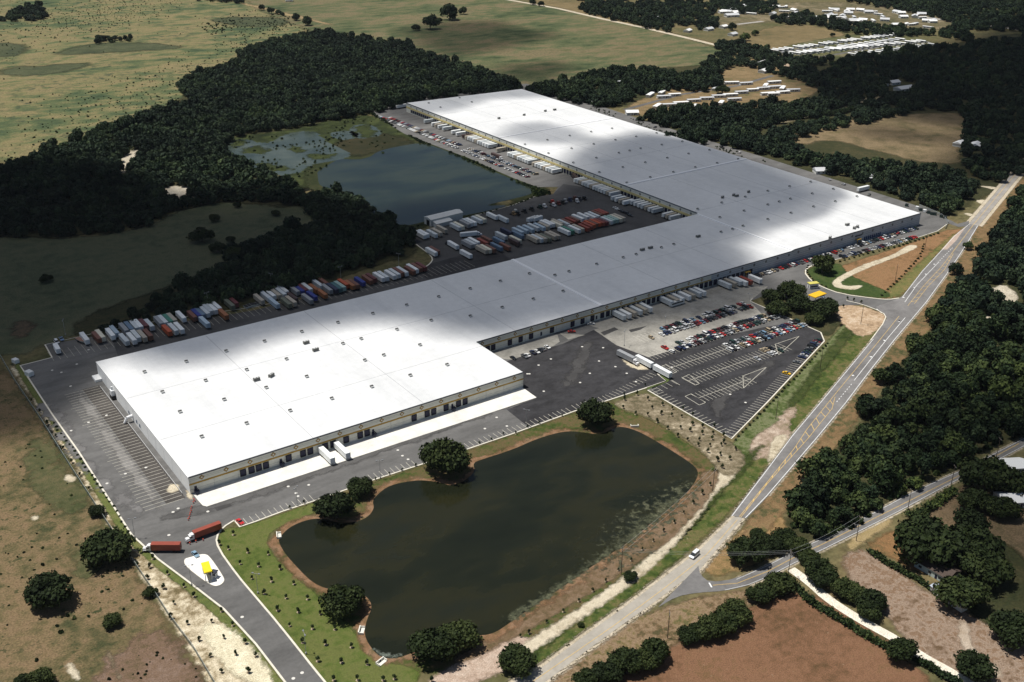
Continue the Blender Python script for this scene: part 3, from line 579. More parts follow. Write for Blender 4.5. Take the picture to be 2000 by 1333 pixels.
m_navy = plain('dock_door_navy', (.012,.014,.045), .5); m_black = plain('rubber_black', (.012,.012,.013), .7); m_grey = plain('wall_grey', (.40,.43,.46), .7, var=.08, scale=.3)
m_paleblue = plain('wall_west_white', (.86,.86,.84), .7, var=.04, scale=.2)
wh = tag(empty('warehouse', ((X0+X3)/2, YM, 0)), 'vast white flat roofed distribution warehouse with yellow striped dock walls filling the middle', 'warehouse')
WB = wh.location
def part(o):
    """hang a world-space part on the warehouse"""
    o.parent = wh; o.matrix_parent_inverse = Matrix.Translation(-WB); return o
# roof: two flat decks, the north wing standing a little higher
def deck(poly, z, t=.35):
    m = MB(); ar = poly
    m.poly([(x, y, z) for x, y in ar], 0)
    n = len(ar)
    for i in range(n):
        a, b = ar[i], ar[(i+1) % n]; m.quad((*a, z-t), (*b, z-t), (*b, z), (*a, z), 1)
    return m
LOW = [(X0,YF),(X1,YF),(X1,YM),(X2,YM),(X2,YB),(X0,YB)]
HIGH = [(X2,YM+1),(X3,YM+1),(X3,YN-7),(X2+150*.55,YN),(X2,YN)]
HIGH = [(X2,YM),(X3,YM),(X3,983.0),(X2,994.0)]
part(deck(LOW, ZR).build('roof', [m_roof, m_edge])); part(deck(HIGH, ZN).build('roof', [m_roof, m_edge]))
def jn(x0, x1, y0, y1, z, h=.35):
    m = MB(); m.box(x0, x1, y0, y1, z+.004, z+h, bottom=False); part(m.build('expansion_joint', m_joint))
jn(XJ-1.1, XJ+1.1, YM+.4, YB-.4, ZR, .5); jn(X2-1.3, X2-.05, YM+.4, YB-.4, ZR, .75)
jn(X2+.5, X3-.5, 640.2, 642.6, ZN, .5); jn(X2+.5, X3-.5, 821.5, 823.3, ZN, .4)
mt = MB()      # thin dark seams between the roof sheets
for x0, x1, y in ((X0+1, X2-2, 505.), (X0+1, X1, 455.)): mt.box(x0, x1, y-.12, y+.12, ZR+.004, ZR+.03, bottom=False)
for x in (180., 241., 330., 452., 510.): mt.box(x-.12, x+.12, (YF if x < X1 else YM)+1, YB-1, ZR+.004, ZR+.03, bottom=False)
for y in (560., 705., 760., 880., 930.): mt.box(X2+1, X3-1, y-.15, y+.15, ZN+.004, ZN+.03, bottom=False)
for x in (612., 661.): mt.box(x-.15, x+.15, YM+1, YN-8, ZN+.004, ZN+.03, bottom=False)
part(mt.build('roof_seam', plain('seam_grey', (.36,.37,.38), .7)))
# roof vents: curbed boxes with a dark louvred hood
def vent_mesh():
    m = MB(); m.box(-.8,.8,-.8,.8,0,.5,1,bottom=False); m.box(-.86,.86,-.1,.86,.5,1.15,0); m.box(-.86,.86,-.86,-.102,.5,.8,1); return m.mesh('roof_vent', [plain('vent_hood', (.10,.10,.095), .6), plain('vent_curb', (.5,.51,.5), .6)])
def unit_mesh():
    m = MB(); m.box(-1.7,1.7,-.8,.8,.3,1.7,0); m.box(-1.8,1.8,-.9,.9,0,.3,1,bottom=False); m.box(-1.2,-.2,-.5,.5,1.7,1.85,1); m.box(.3,1.2,-.5,.5,1.7,1.85,1); return m.mesh('air_handler', [plain('handler_grey', (.13,.13,.12), .6), bpy.data.materials['vent_curb']])
vm, um = vent_mesh(), unit_mesh()
def pz(px, py):
    p = P(px, py, ZR+.5)
    return P(px, py, ZN+.5) if p[0] > X2-1 else p
zA = Z(0,660,3.92); zB = Z(500,660,3.92); zC = Z(500,330,3.92); zD = Z(1000,330,3.92); zE = Z(1500,330,3.92); zF = Z(1000,0,3.92); zG = Z(500,0,3.92)
VENTS = [zA(*p) for p in ((1108,262),(1428,182),(1733,102),(1890,245),(1576,327),(1245,415),(1718,473),(1380,567),(1890,655),(1546,757))]
VENTS += [zB(*p) for p in ((667,45),(807,8),(1257,55),(235,163),(835,172),(980,133),(390,297),(80,382),(1465,207),(1183,288),(888,375),(582,465),(263,558))]
VENTS += [zC(*p) for p in ((1873,860),(1641,918),(1400,980),(1155,1043),(896,1108),(629,1177),(352,1247),(67,1320),(1887,1062),(1643,1128),(1343,1160),(1081,1230))]
VENTS += [zD(*p) for p in ((135,803),(330,815),(438,787),(650,730),(853,680),(952,655),(1145,603),(1240,578),(165,997),(393,937),(1602,484),(1690,462),(1770,438),(1423,308),(1593,372),(1778,322),(1607,260),(1787,215),(1237,25),(1060,65),(880,107),(670,27))]
VENTS += [zE(*p) for p in ((328,100),(501,155),(682,212),(167,135),(340,190),(173,230),(87,252),(517,250),(350,290),(177,338),(0,170),(0,275),(0,387))]
VENTS += [zF(*p) for p in ((767,985),(607,1010),(443,1040),(272,1073),(100,1107),(952,1047),(793,1073),(627,1105),(457,1138),(280,1175),(1108,1020),(1305,1085),(1148,1110),(986,1138),(902,1155),(820,1172),(647,1210),(470,1247),(1513,1150),(1353,1178),(1190,1210),(1022,1245),(850,1282),(1733,1220),(1572,1250),(1405,1282))]
VENTS += [zG(*p) for p in ((1323,790),(1413,823),(1560,750),(1653,783))]
for px in VENTS[:100]:
    p = pz(*px); o = part(obj('roof_vent', vm)); o.location = (p[0], p[1], ZN if p[0] > X2-1 else ZR)
for px in [zB(385,40), zB(457,95), zB(118,292), zB(5,322), zD(998,622), zD(1060,607), zD(1425,520), zD(1612,220), zD(1697,203), zD(1720,210), zD(1812,178), zE(607,430), zE(685,445), zE(660,455), zE(475,530), zF(327,843), zF(255,852), zF(93,882), zG(1860,908)]:
    p = pz(*px); o = part(obj('air_handler', um)); o.location = (p[0], p[1], ZN if p[0] > X2-1 else ZR)
    if random.random() < .4: o.rotation_euler = (0, 0, .5)
# walls -----------------------------------------------------------------
def wallY(x0, x1, y, ztop, dock=True):
    """wall facing the camera side: white panel, ochre stripe, grooves"""
    m = MB()
    m.quad((x0,y,0),(x1,y,0),(x1,y,ztop-.35),(x0,y,ztop-.35),0)
    e = .03
    if dock:
        m.box(x0, x1, y-.07, y+.01, 4.55, 5.35, 2, bottom=True)
        for z in (6.6, 7.35): m.box(x0, x1, y-e, y+.01, z, z+.09, 1)
        for z in (2.2,): m.box(x0, x1, y-e, y+.01, z, z+.08, 1)
    else:
        for z in (1.9, 3.4, 4.9, 6.4, 7.7): m.box(x0, x1, y-e, y+.01, z, z+.28, 1)
    m.box(x0, x1, y-.18, y+.02, ztop-.36, ztop+.35, 3)
    x = x0+11.4/2+5.7
    while x < x1-2:
        m.box(x-.05, x+.05, y-.035, y+.01, .2, 4.5, 1); x += 11.4
    return m
part(wallY(X0, X1, YF, ZR).build('wall', [m_white, m_line, m_yellow, m_edge]))
part(wallY(X1, 487.0, YM, ZR).build('wall', [m_white, m_line, m_yellow, m_edge]))
part(wallY(487.0, X2, YM, ZR, False).build('wall', [m_grey, plain('grey_groove', (.60,.62,.64), .7), m_yellow, m_edge]))
part(wallY(X2, X3, YM, ZN, False).build('wall', [m_grey, bpy.data.materials['grey_groove'], m_yellow, m_edge]))
m = MB(); m.quad((X0,YB,0),(X0,YF,0),(X0,YF,ZR-.35),(X0,YB,ZR-.35),0); m.box(X0-.12, X0+.02, YF-.1, YB+.1, ZR-.36, ZR+.05, 0)
for y in np.arange(YF+11, YB-4, 11.4): m.box(X0-.04, X0+.01, y-.06, y+.06, 1.0, 7.6, 1)
part(m.build('wall', [m_paleblue, plain('west_panel_joint', (.62,.63,.62), .7)]))
m = MB(); m.quad((X1,YF,0),(X1,YM,0),(X1,YM,ZR-.35),(X1,YF,ZR-.35)); part(m.build('wall', m_white))
m = MB(); m.quad((X2,YB,0),(X0,YB,0),(X0,YB,ZR-.35),(X2,YB,ZR-.35)); part(m.build('wall', m_white))
m = MB(); m.quad((X3,YM,0),(X3,983,0),(X3,983,ZN-.35),(X3,YM,ZN-.35)); m.quad((X3,983,0),(X2,994,0),(X2,994,ZN-.35),(X3,983,ZN-.35)); part(m.build('wall', m_grey))
# step between the two decks and the long west dock wall of the north wing
m = MB(); m.quad((X2-.01,YB,ZR),(X2-.01,YM,ZR),(X2-.01,YM,ZN-.3),(X2-.01,YB,ZN-.3),0); part(m.build('roof_step', m_white))
m = MB(); m.quad((X2,994,0),(X2,YB,0),(X2,YB,ZN-.35),(X2,994,ZN-.35),0)
m.box(X2-.08, X2+.01, YB+.2, 994, 4.3, 6.2, 1); m.box(X2-.04, X2+.01, YB+.2, 994, 7.3, 7.4, 2); m.box(X2-.18, X2+.02, YB+.2, 994, ZN-.36, ZN+.35, 3)
part(m.build('wall', [m_white, m_cream, m_line, m_edge]))
# dock doors: navy leaf in a black frame with bumpers
def door_mesh(w, h, name='dock_door'):
    m = MB(); t = .05
    m.box(-w/2, w/2, -.05, 0, 1.15, 1.15+h, 0); m.box(-w/2-.25, -w/2, -.18, 0, .9, 1.3+h, 1); m.box(w/2, w/2+.25, -.18, 0, .9, 1.3+h, 1); m.box(-w/2-.25, w/2+.25, -.18, 0, 1.15+h+.002, 1.5+h, 1)
    m.box(-w/2, w/2, -.3, 0, .75, 1.148, 1)
    return m.mesh(name, [m_navy, m_black])
dm = door_mesh(2.5, 2.85)
def door(x, y, rz=0):
    o = part(obj('dock_door', dm)); o.location = (x, y, 0); o.rotation_euler = (0, 0, rz)
zA = Z(500,660,3.92)
FD = [(474.5,922),(491,916)]+[zA(x,y) for x, y in ((20,985),(75,970),(250,920),(360,885),(415,865),(530,840),(590,818),(690,780),(797,745),(850,728),(1210,615),(1310,585),(1360,570),(1455,535),(1550,508),(1600,492))]
fx = [onY(px, py, YF)[0] for px, py in FD]
for x in fx: door(x, YF-.02)
zM = Z(930,560,7.84)
mx = [onY(*zM(x, y), YM)[0] for x, y in ((175,935),(260,910),(515,835),(680,795),(840,745),(1160,650),(1475,565),(1628,520),(1780,470),(1930,430))]
xa = onY(1187, 613, YM)[0]; xb = onY(1466, 531, YM)[0]
nn = int((xb-xa)/4.1)
DOCKX = [xa+(xb-xa)*i/nn for i in range(nn+1)]
for x in mx+DOCKX: door(x, YM-.02)
NY = [YB+6+4.05*i for i in range(int((994-YB-9)/4.05))]
left = 100-len(fx)-len(mx)-len(DOCKX)
for y in NY[:left]: door(X2-.09, y, -math.pi/2)
m = MB()
for y in NY[left:]:
    m.box(X2-.14, X2-.085, y-1.25, y+1.25, 1.15, 4.0, 0); m.box(X2-.3, X2-.085, y-1.5, y-1.252, .9, 4.2, 1); m.box(X2-.3, X2-.085, y+1.252, y+1.5, .9, 4.2, 1)
tag(part(m.build('far_dock_door', [m_navy, m_black])), kind='stuff')
# person doors with steps
for px in ((382,952),(548.5,900),(728.8,843.7),(883.4,795)):
    x = onY(*px, YF)[0]
    m = MB(); m.box(x-.6, x+.6, YF-.07, YF-.005, 1.2, 3.5, 0); o = part(m.build('door', m_navy))
    m = MB()
    for i in range(4): m.box(x-.8+0.5*i*0, x+.8, YF-2.6+.35*i, YF-.02 if i == 3 else YF-2.6+.35*(i+1), ZP, .3+.3*i, 0)
    for s in (-.8, .8): m.box(x+s-.04, x+s+.04, YF-2.5, YF-.1, 1.3, 2.2, 1)
    part(m.build('door_steps', [plain('step_steel', (.12,.13,.16), .6), m_navy]))
for px in ((1057,653),(1165,621)):
    x = onY(*px, YM)[0]; m = MB(); m.box(x-.6, x+.6, YM-.07, YM-.005, .9, 3.3, 0); part(m.build('door', m_navy))
# diamond emblems on the fascia
def emblem(sz):
    m = MB(); y = -.06
    for r, mi, yy in ((sz, 1, y), (sz*.86, 0, y-.02), (sz*.5, 1, y-.04), (sz*.40, 2, y-.06)):
        m.poly([(0,yy,-r),(r,yy,0),(0,yy,r),(-r,yy,0)], mi)
        for a, b in (((0,-r),(r,0)),((r,0),(0,r)),((0,r),(-r,0)),((-r,0),(0,-r))):
            m.quad((a[0],yy,a[1]),(a[0],0,a[1]),(b[0],0,b[1]),(b[0],yy,b[1]), mi)
    return m
em_g = emblem(1.3).mesh('diamond_emblem', [plain('emblem_ochre', (.50,.29,.03), .6), plain('emblem_dark', (.05,.05,.05), .6), plain('emblem_white', (.78,.78,.74), .6)])
em_d = emblem(1.1).mesh('diamond_emblem', [plain('emblem_slate', (.10,.10,.10), .6), bpy.data.materials['emblem_dark'], plain('emblem_grey', (.32,.33,.33), .6)])
ne = 0
def emb(me, x, y, z, rz=0):
    o = part(obj('diamond_emblem', me)); o.location = (x, y, z); o.rotation_euler = (0, 0, rz)
for i in range(16): emb(em_g, 125.0+11.45*i, YF, 7.0)
for i in range(16): emb(em_g, X1+4+11.45*i, YM, 7.0)
for i in range(7): emb(em_d, 493+11.4*i, YM, 6.7)
for i in range(12): emb(em_d, X2+5+11.5*i, YM, 6.9)
for i in range(37): emb(em_d, X2, YB+7+11.7*i, 7.35, -math.pi/2)
# east front: office windows, canopy posts
m = MB()
for i in range(9):
    x = onY(1688, 470, YM)[0]+i*2.2
    m.box(x-.8, x+.8, YM-.08, YM-.035, 1.0, 3.6, 0)
part(m.build('office_window', plain('office_glass', (.03,.06,.16), .15, spec=.5)))
for px in ((1674,468),(1457,533)):
    x = onY(*px, YM)[0]
    m = MB(); m.box(x-2.2, x+2.2, YM-2.2, YM-.04, 3.6, 4.0, 0); m.box(x-2.1, x-1.8, YM-2.1, YM-1.8, ZP, 3.6, 0); m.box(x+1.8, x+2.1, YM-2.1, YM-1.8, ZP, 3.6, 0)
    part(m.build('entrance_canopy', m_yellow))
m = MB(); x = onY(1678, 452, YM)[0]; m.box(x-4, x+4, YM-.1, YM-.04, 5.4, 6.6, 0); part(m.build('wall_sign', plain('sign_dark', (.06,.07,.10), .6)))
# west wall: dark vents, chute hood, lean-to corner
m = MB()
for px in ((252,806),(257,812),(267,824),(273,832)):
    q = onX(*px, X0); m.box(X0-.08, X0-.005, q[1]-.9, q[1]+.9, q[2]-.9, q[2]+.9, 0)
part(m.build('wall_vent', plain('vent_blue', (.05,.08,.13), .6)))
q = onX(262, 830, X0)
m = MB(); m.tube((X0-.1,q[1],3.2),(X0-3,q[1],2.9),.9,.8,8); m.tube((X0-2.9,q[1],2.95),(X0-4.6,q[1]-.2,.5),.8,.55,8); part(m.build('discharge_chute', plain('chute_white', (.8,.8,.8), .5)))
q = onX(228, 792, X0)
m = MB(); m.box(X0-2.2,X0-.2,q[1]-2.2,q[1]+2.2,ZP,2.2,1); m.box(X0-2.0,X0-.3,q[1]-1.5,q[1]+1.5,2.2,5.2,0); m.tube((X0-1.1,q[1],5.2),(X0-1.1,q[1],7.0),.55,.5,8); part(m.build('dust_collector', [plain('collector_white', (.72,.74,.75), .5), m_black]))
m = MB(); m.box(X0-3.5, X0-.05, YB-7, YB-.3, ZP, 1.5, 0); part(m.build('lean_to', m_paleblue))
# white guard rail along the west stalls
m = MB(); m.box(X0-3.2, X0-3.0, YF+2, YB-14, .9, 1.05, 0)
for y in np.arange(YF+2, YB-14, 3.): m.box(X0-3.17, X0-3.03, y-.06, y+.06, ZP, .9, 0)
tag(m.build('guard_rail', plain('rail_white', (.5,.5,.49), .6)), 'long white guard rail along the foot of the west wall', 'guard rail')
# ------------------------------------------------------------------ clouds above the aircraft; their shadows lie on the land
CALT = 1000.0
def cloud_mat(name, dens):
    m, nt, b = new_mat(name)
    nt.nodes.remove(b)
    a = N(nt, 'ShaderNodeAttribute', attribute_name='edge')
    n = noise(nt, .012, 6, .6)
    ad = N(nt, 'ShaderNodeMath', operation='MULTIPLY_ADD'); nt.links.new(n, ad.inputs[0]); ad.inputs[1].default_value = .55; ad.inputs[2].default_value = -.275
    su = N(nt, 'ShaderNodeMath', operation='ADD'); nt.links.new(a.outputs['Fac'], su.inputs[0]); nt.links.new(ad.outputs[0], su.inputs[1])
    fac = maprange(nt, su.outputs[0], -.75, .45, 0, dens)
    d = N(nt, 'ShaderNodeBsdfDiffuse'); d.inputs[0].default_value = (.85,.85,.86,1)
    t = N(nt, 'ShaderNodeBsdfTranslucent'); t.inputs[0].default_value = (.30,.31,.33,1)
    ds = N(nt, 'ShaderNodeMixShader', i_0=.5); nt.links.new(d.outputs[0], ds.inputs[1]); nt.links.new(t.outputs[0], ds.inputs[2])
    tr = N(nt, 'ShaderNodeBsdfTransparent'); mx = N(nt, 'ShaderNodeMixShader')
    nt.links.new(fac, mx.inputs[0]); nt.links.new(tr.outputs[0], mx.inputs[1]); nt.links.new(ds.outputs[0], mx.inputs[2])
    nt.links.new(mx.outputs[0], nt.nodes['Material Output'].inputs[0]); return m
def cloud(px, feather, dens, thick, seed, alt=CALT, level=0.0):
    s = SUN/SUN.z
    poly = [(x+s.x*(alt-level), y+s.y*(alt-level)) for x, y in GS(px)]
    A = np.array(poly); x0, y0 = A.min(0)-feather*1.5; x1, y1 = A.max(0)+feather*1.5
    res = max(feather/5, (x1-x0)/220, (y1-y0)/220)
    X, Y = np.meshgrid(np.arange(x0, x1+res, res), np.arange(y0, y1+res, res))
    e = np.clip(sdf(poly, X, Y)/feather, -1.5, 2)
    rg = np.random.default_rng(seed); puff = np.zeros(X.shape)
    for _ in range(70):
        cx, cy = rg.uniform(x0, x1), rg.uniform(y0, y1); r = rg.uniform(1.4, 2.8)*feather
        puff = np.maximum(puff, np.clip(1-((X-cx)**2+(Y-cy)**2)/r**2, 0, 1)**2)
    body = np.clip((e+1.2)/2.4, 0, 1)
    m = cloud_mat('cloud_vapour', dens)
    top = grid_mesh('cloud', e > -1.35, X, Y, alt+thick*body*(.35+.4*puff), e, m)
    base = grid_mesh('cloud', e > -1.35, X, Y, alt-thick*.12*body*(puff), e, m)
    o = obj('cloud', top); b = obj('cloud_base', base, o)
    tag(o, kind='stuff'); o['label'] = 'broken white cumulus cloud drifting above the land'
    return o
BIG = [(-500,300),(-150,315),(60,322),(200,332),(290,372),(420,392),(540,372),(620,400),(700,425),(800,395),(900,390),(1000,395),(1080,370),(1120,330),(1160,300),(1250,280),(1350,292),(1470,328),(1580,378),(1620,405),(1560,440),(1480,468),(1425,500),(1450,535),(1475,570),(1430,612),(1330,622),(1250,618),(1190,628),(1130,640),(1050,652),(980,672),(900,676),(850,664),(800,648),(700,648),(600,664),(480,694),(420,722),(330,730),(260,718),(200,705),(130,770),(50,835),(-120,860),(-700,900)]
cloud(BIG, 26, .64, 170, 3)
cloud([(-700,330),(0,338),(200,350),(300,400),(430,420),(560,400),(600,470),(760,455),(740,490),(630,525),(420,585),(220,625),(60,655),(0,665),(-700,760)], 40, .42, 120, 9, alt=1250)
cloud([(740,215),(900,178),(1035,168),(1110,205),(1040,206),(950,210),(880,235),(800,240)], 22, .36, 60, 4)
cloud([(980,285),(1010,262),(1060,258),(1120,272),(1160,292),(1110,300),(1050,300)], 18, .36, 50, 5)
cloud([(1545,150),(1640,118),(1750,112),(1840,88),(2000,40),(2500,-40),(2700,450),(2050,320),(1985,335),(1905,352),(1830,335),(1870,300),(1880,250),(1760,232),(1700,215),(1620,205)], 40, .60, 160, 6)
cloud([(1650,252),(1720,246),(1790,256),(1860,272),(1800,280),(1700,268)], 30, .35, 60, 7)
cloud([(790,60),(850,45),(960,42),(1010,58),(1060,62),(1070,72),(960,95),(880,110),(820,90)], 45, .42, 80, 8)
cloud([(960,150),(990,128),(1080,122),(1110,132),(1050,160)], 35, .40, 60, 10)
cloud([(1740,840),(1860,780),(2100,740),(2200,1100),(1990,1160),(1890,1050),(1830,985),(1780,920)], 22, .34, 90, 11)
cloud([(1180,-40),(1450,-30),(1700,-10),(2000,-30),(2000,-120),(1200,-120)], 60, .35, 100, 12)
# ------------------------------------------------------------------ vehicles
ORD = 'first second third fourth fifth sixth seventh eighth ninth tenth eleventh twelfth thirteenth fourteenth fifteenth sixteenth seventeenth eighteenth nineteenth twentieth'.split()
TENS = {20: 'twenty', 30: 'thirty', 40: 'forty', 50: 'fifty', 60: 'sixty', 70: 'seventy'}
def nth(i):
    if i <= 20: return ORD[i-1]
    t, u = i//10*10, i % 10
    return TENS[t]+'-'+ORD[u-1] if u else TENS[t][:-1]+'ieth'
def paint_mat(name, rough, grime):
    m, nt, b = new_mat(name); oi = N(nt, 'ShaderNodeObjectInfo')
    n = noise(nt, .5, 4, .6)
    c = mixc(nt, 1., oi.outputs['Color'], ramp(nt, n, [(.3, (1-grime,)*3), (.6, (1,)*3)]), 'MULTIPLY')
    nt.links.new(c, b.inputs['Base Color']); b.inputs['Roughness'].default_value = rough; b.inputs['Specular IOR Level'].default_value = .5
    return m
m_paint = paint_mat('car_paint', .28, .06); m_box = paint_mat('trailer_skin', .5, .16)
m_glass = plain('car_glass', (.012,.016,.02), .08, spec=.6); m_tyre = plain('tyre_rubber', (.015,.015,.016), .85); m_chassis = plain('chassis_black', (.02,.02,.022), .7)
m_chrome = plain('chrome_trim', (.5,.5,.52), .25, .8); m_red = plain('lamp_red', (.35,.02,.015), .4); m_lampw = plain('lamp_clear', (.75,.75,.70), .2)
class Proto:
    """parts of one kind: [(name, mesh, [sub-parts])]; copies share the meshes"""
    def __init__(s, name, parts, own=None): s.name = name; s.parts = parts; s.own = own
    def put(s, x, y, z=0., rz=0., col=None, label='', cat='', group=None, sc=None):
        if s.own: r = obj(s.name, s.own); r.location = (x, y, z); r.rotation_euler = (0, 0, rz)
        else: r = empty(s.name, (x, y, z), rz)
        if sc: r.scale = sc
        if col: r.color = (*col, 1)
        tag(r, label, cat, group)
        for n, me, subs in s.parts:
            c = obj(n, me, r)
            if col: c.color = (*col, 1)
            for n2, me2 in subs:
                d = obj(n2, me2, c)
                if col: d.color = (*col, 1)
        return r
def wheel(m, x, y, r, w, mi=0):
    """tyre on an axle along y"""
    m.tube((x, y-w/2, r), (x, y+w/2, r), r, r, 9, mi); 
    m.poly([(x+r*math.cos(t), y-w/2, r+r*math.sin(t)) for t in [2*math.pi*i/9 for i in range(9)]], mi)
def car_proto(kind):
    L, Wd, prof, gl, gtop = {
        'sedan':  (4.7, 1.8, [(-2.35,.35),(2.35,.35),(2.35,.70),(2.1,.82),(.95,.93),(-1.35,.96),(-2.2,.9),(-2.35,.75)], [(1.0,-1.5)], (.25,-.95,1.42)),
        'hatch':  (4.1, 1.7, [(-2.05,.35),(2.05,.35),(2.05,.72),(1.8,.86),(.9,.95),(-1.9,.98),(-2.05,.8)], [(1.0,-2.0)], (.3,-1.7,1.45)),
        'pickup': (5.3, 1.95, [(-2.65,.45),(2.65,.45),(2.65,.9),(2.4,1.05),(1.1,1.12),(-2.6,1.12),(-2.65,.6)], [(1.15,-.55)], (.55,-.4,1.78)),
        'van':    (4.9, 1.95, [(-2.45,.4),(2.45,.4),(2.45,.85),(2.2,1.0),(1.6,1.1),(-2.4,1.15),(-2.45,.7)], [(1.65,-2.4)], (.8,-2.3,1.95))}[kind]
    m = MB(); m.prism(prof, -Wd/2, Wd/2, 0)
    (a, b), (ta, tb, th) = gl[0], gtop; h0 = .93 if kind in ('sedan', 'hatch') else 1.1; wi = Wd/2-.06; wt = Wd/2-.26
    # roof panel sits on the glass house
    m.quad((tb+.02,-wt,th+.02),(ta-.02,-wt,th+.02),(ta-.02,wt,th+.02),(tb+.02,wt,th+.02),0)
    m.quad((tb+.02,-wt,th-.05),(ta-.02,-wt,th-.05),(ta-.02,-wt,th+.02),(tb+.02,-wt,th+.02),0); m.quad((ta-.02,wt,th-.05),(tb+.02,wt,th-.05),(tb+.02,wt,th+.02),(ta-.02,wt,th+.02),0)
    if kind == 'pickup':
        m.box(-2.5,-.62,-.78,.78,1.121,1.14,1,bottom=False)
    for sx in (-1, 1):
        for sy in (-1, 1): wheel(m, sx*L*.31, sy*(Wd/2-.1), .33, .22, 2)
    m.box(L/2-.02, L/2+.02, -Wd/2+.1, -Wd/2+.5, .55, .72, 3); m.box(L/2-.02, L/2+.02, Wd/2-.5, Wd/2-.1, .55, .72, 3)
    m.box(-L/2-.02, -L/2+.02, -Wd/2+.1, -Wd/2+.5, .6, .8, 4); m.box(-L/2-.02, -L/2+.02, Wd/2-.5, Wd/2-.1, .6, .8, 4)
    body = m.mesh('car_body_'+kind, [m_paint, m_chassis, m_tyre, m_lampw, m_red])
    g = MB(); g.v = [(b,-wi,h0),(a,-wi,h0),(a,wi,h0),(b,wi,h0),(tb,-wt,th),(ta,-wt,th),(ta,wt,th),(tb,wt,th)]
    g.f = [(0,1,5,4),(1,2,6,5),(2,3,7,6),(3,0,4,7),(4,5,6,7)]; g.m = [0]*5
    return Proto('parked_car', [('windows', g.mesh('car_windows_'+kind, m_glass), [])], body)
CARS = {k: car_proto(k) for k in ('sedan', 'hatch', 'pickup', 'van')}
CCOL = [('white',(.72,.72,.70),22),('silver',(.42,.43,.44),10),('black',(.015,.015,.017),16),('dark blue',(.02,.03,.075),13),('dark green',(.015,.04,.03),8),('red',(.42,.025,.02),6),('maroon',(.12,.015,.018),7),('grey',(.13,.135,.14),10),('tan',(.36,.29,.19),6),('light blue',(.16,.26,.36),5)]
CBAG = [c for c in CCOL for _ in range(c[2])]
KNAME = {'sedan':'sedan','hatch':'hatchback','pickup':'pickup','van':'minivan'}
crng = random.Random(11); NCAR = [0]
def car(x, y, z, rz, where, group, col=None, kind=None, cat='car'):
    kind = kind or crng.choices(['sedan','hatch','pickup','van'], [6,2.5,2,1.2])[0]
    cn, c, _ = col or crng.choice(CBAG)
    if crng.random() < .5: rz += math.pi
    o = CARS[kind].put(x+crng.uniform(-.15,.15), y+crng.uniform(-.35,.35), z, rz+crng.uniform(-.02,.02), c, '%s %s %s' % (cn, KNAME[kind], where), cat, group)
    NCAR[0] += 1; return o
ZV = ZP+.03
# stall lines and car rows of the staff car park (constant y in the warehouse's frame)
lines = MB(); ZL = ZP+.045
def seg(a, b, w=.22): lines.ribbon([a, b], w, ZL)
def row(y, xs, xe, occ, name, lines_on=True, centre=True):
    n = int((xe-xs)/2.74); cnt = [0, 0]
    for s, tagname in ((1, 'upper'), (-1, 'lower')):
        k = 0
        for i in range(n+1):
            x = xs+i*2.74
            if lines_on: seg((x, y), (x, y+s*5.4))
            if i < n and crng.random() < occ(x+1.37, s):
                k += 1
                car(x+1.37, y+s*2.8, ZV, math.pi/2, '%s from left, %s line of %s' % (nth(k), tagname, name), 'cars in the staff car park')
    if centre: seg((xs, y), (xe, y), .28)
row(425.5, 394.0, 486, lambda x, s: (.22 if x < 410 else .96) if s < 0 else (.0 if x < 413 else .97), 'the top car park row', True, False)
row(405.3, 383.0, 492, lambda x, s: 0 if x < 397 else (.45 if x < 407 else .96), 'the second car park row')
row(387.5, 382.0, 492, lambda x, s: 0 if x < 419 else (.5 if x < 428 else .93), 'the third car park row')
row(370.5, 381.0, 458, lambda x, s: .0 if x < 424 else (.06 if x < 438 else .62), 'the fourth car park row')
row(353.0, 371.5, 411, lambda x, s: 0, 'the lowest row')
def tri(a, b, c):
    seg(a, b, .3); seg(b, c, .3); seg(c, a, .3)
tri(G(1451,735), G(1497,718), G(1452,759)); tri(G(1514,673), G(1561,657.5), G(1520.5,694)); 
for q in ([(1338,775),(1350,770),(1378,787),(1366,792),(1338,775)], [(1332,739),(1346,732),(1366,750),(1358,753),(1332,739)], [(1290,718),(1300,713),(1322,727),(1312,731)]):
    w_ = GS(q); 
    for a, b in zip(w_[:-1], w_[1:]): seg(a, b, .3)
# right edge of the car park, stalls square to the kerb
ka, kb = Vector(G(1430,856)), Vector(G(1609,668)); kd = (kb-ka).normalized(); kn = Vector((-kd.y, kd.x)); k = 0
for i in range(int((kb-ka).length/2.74)):
    p = ka+kd*(2.74*i+1.0); seg(tuple(p+kn*.5), tuple(p+kn*5.6))
    px_ = p+kd*1.37+kn*3.1; f = i*2.74/(kb-ka).length
    col = None; go = f > .77 or (.66 < f < .77 and crng.random() < .55)
    if abs(f-.60) < .012 and not globals().get('YELLOW'): YELLOW = True; go = True; col = ('bright yellow',(.70,.42,.02),1)
    if go:
        k += 1; car(px_.x, px_.y, ZV, math.atan2(kn.y, kn.x), '%s along the right kerb of the car park, counted upward' % nth(k) if not col else 'standing alone by the right kerb of the car park', 'cars in the staff car park', col, 'sedan' if col else None)
# lower left edge of the car park
ka, kb = Vector(G(1268,764)), Vector(G(1420,853)); kd = (kb-ka).normalized(); kn = Vector((-kd.y, kd.x)); kn = kn if kn.x > 0 else -kn
for i in range(int((kb-ka).length/2.74)):
    p = ka+kd*(2.74*i); seg(tuple(p+kn*.5), tuple(p+kn*5.5))
seg(G(1310,742), G(1328,753), .3)
for i in range(5):
    a = lerp((1272,762), (1310,744), i/4); p = Vector(G(*a)); seg(tuple(p), (p.x, p.y-5.2))
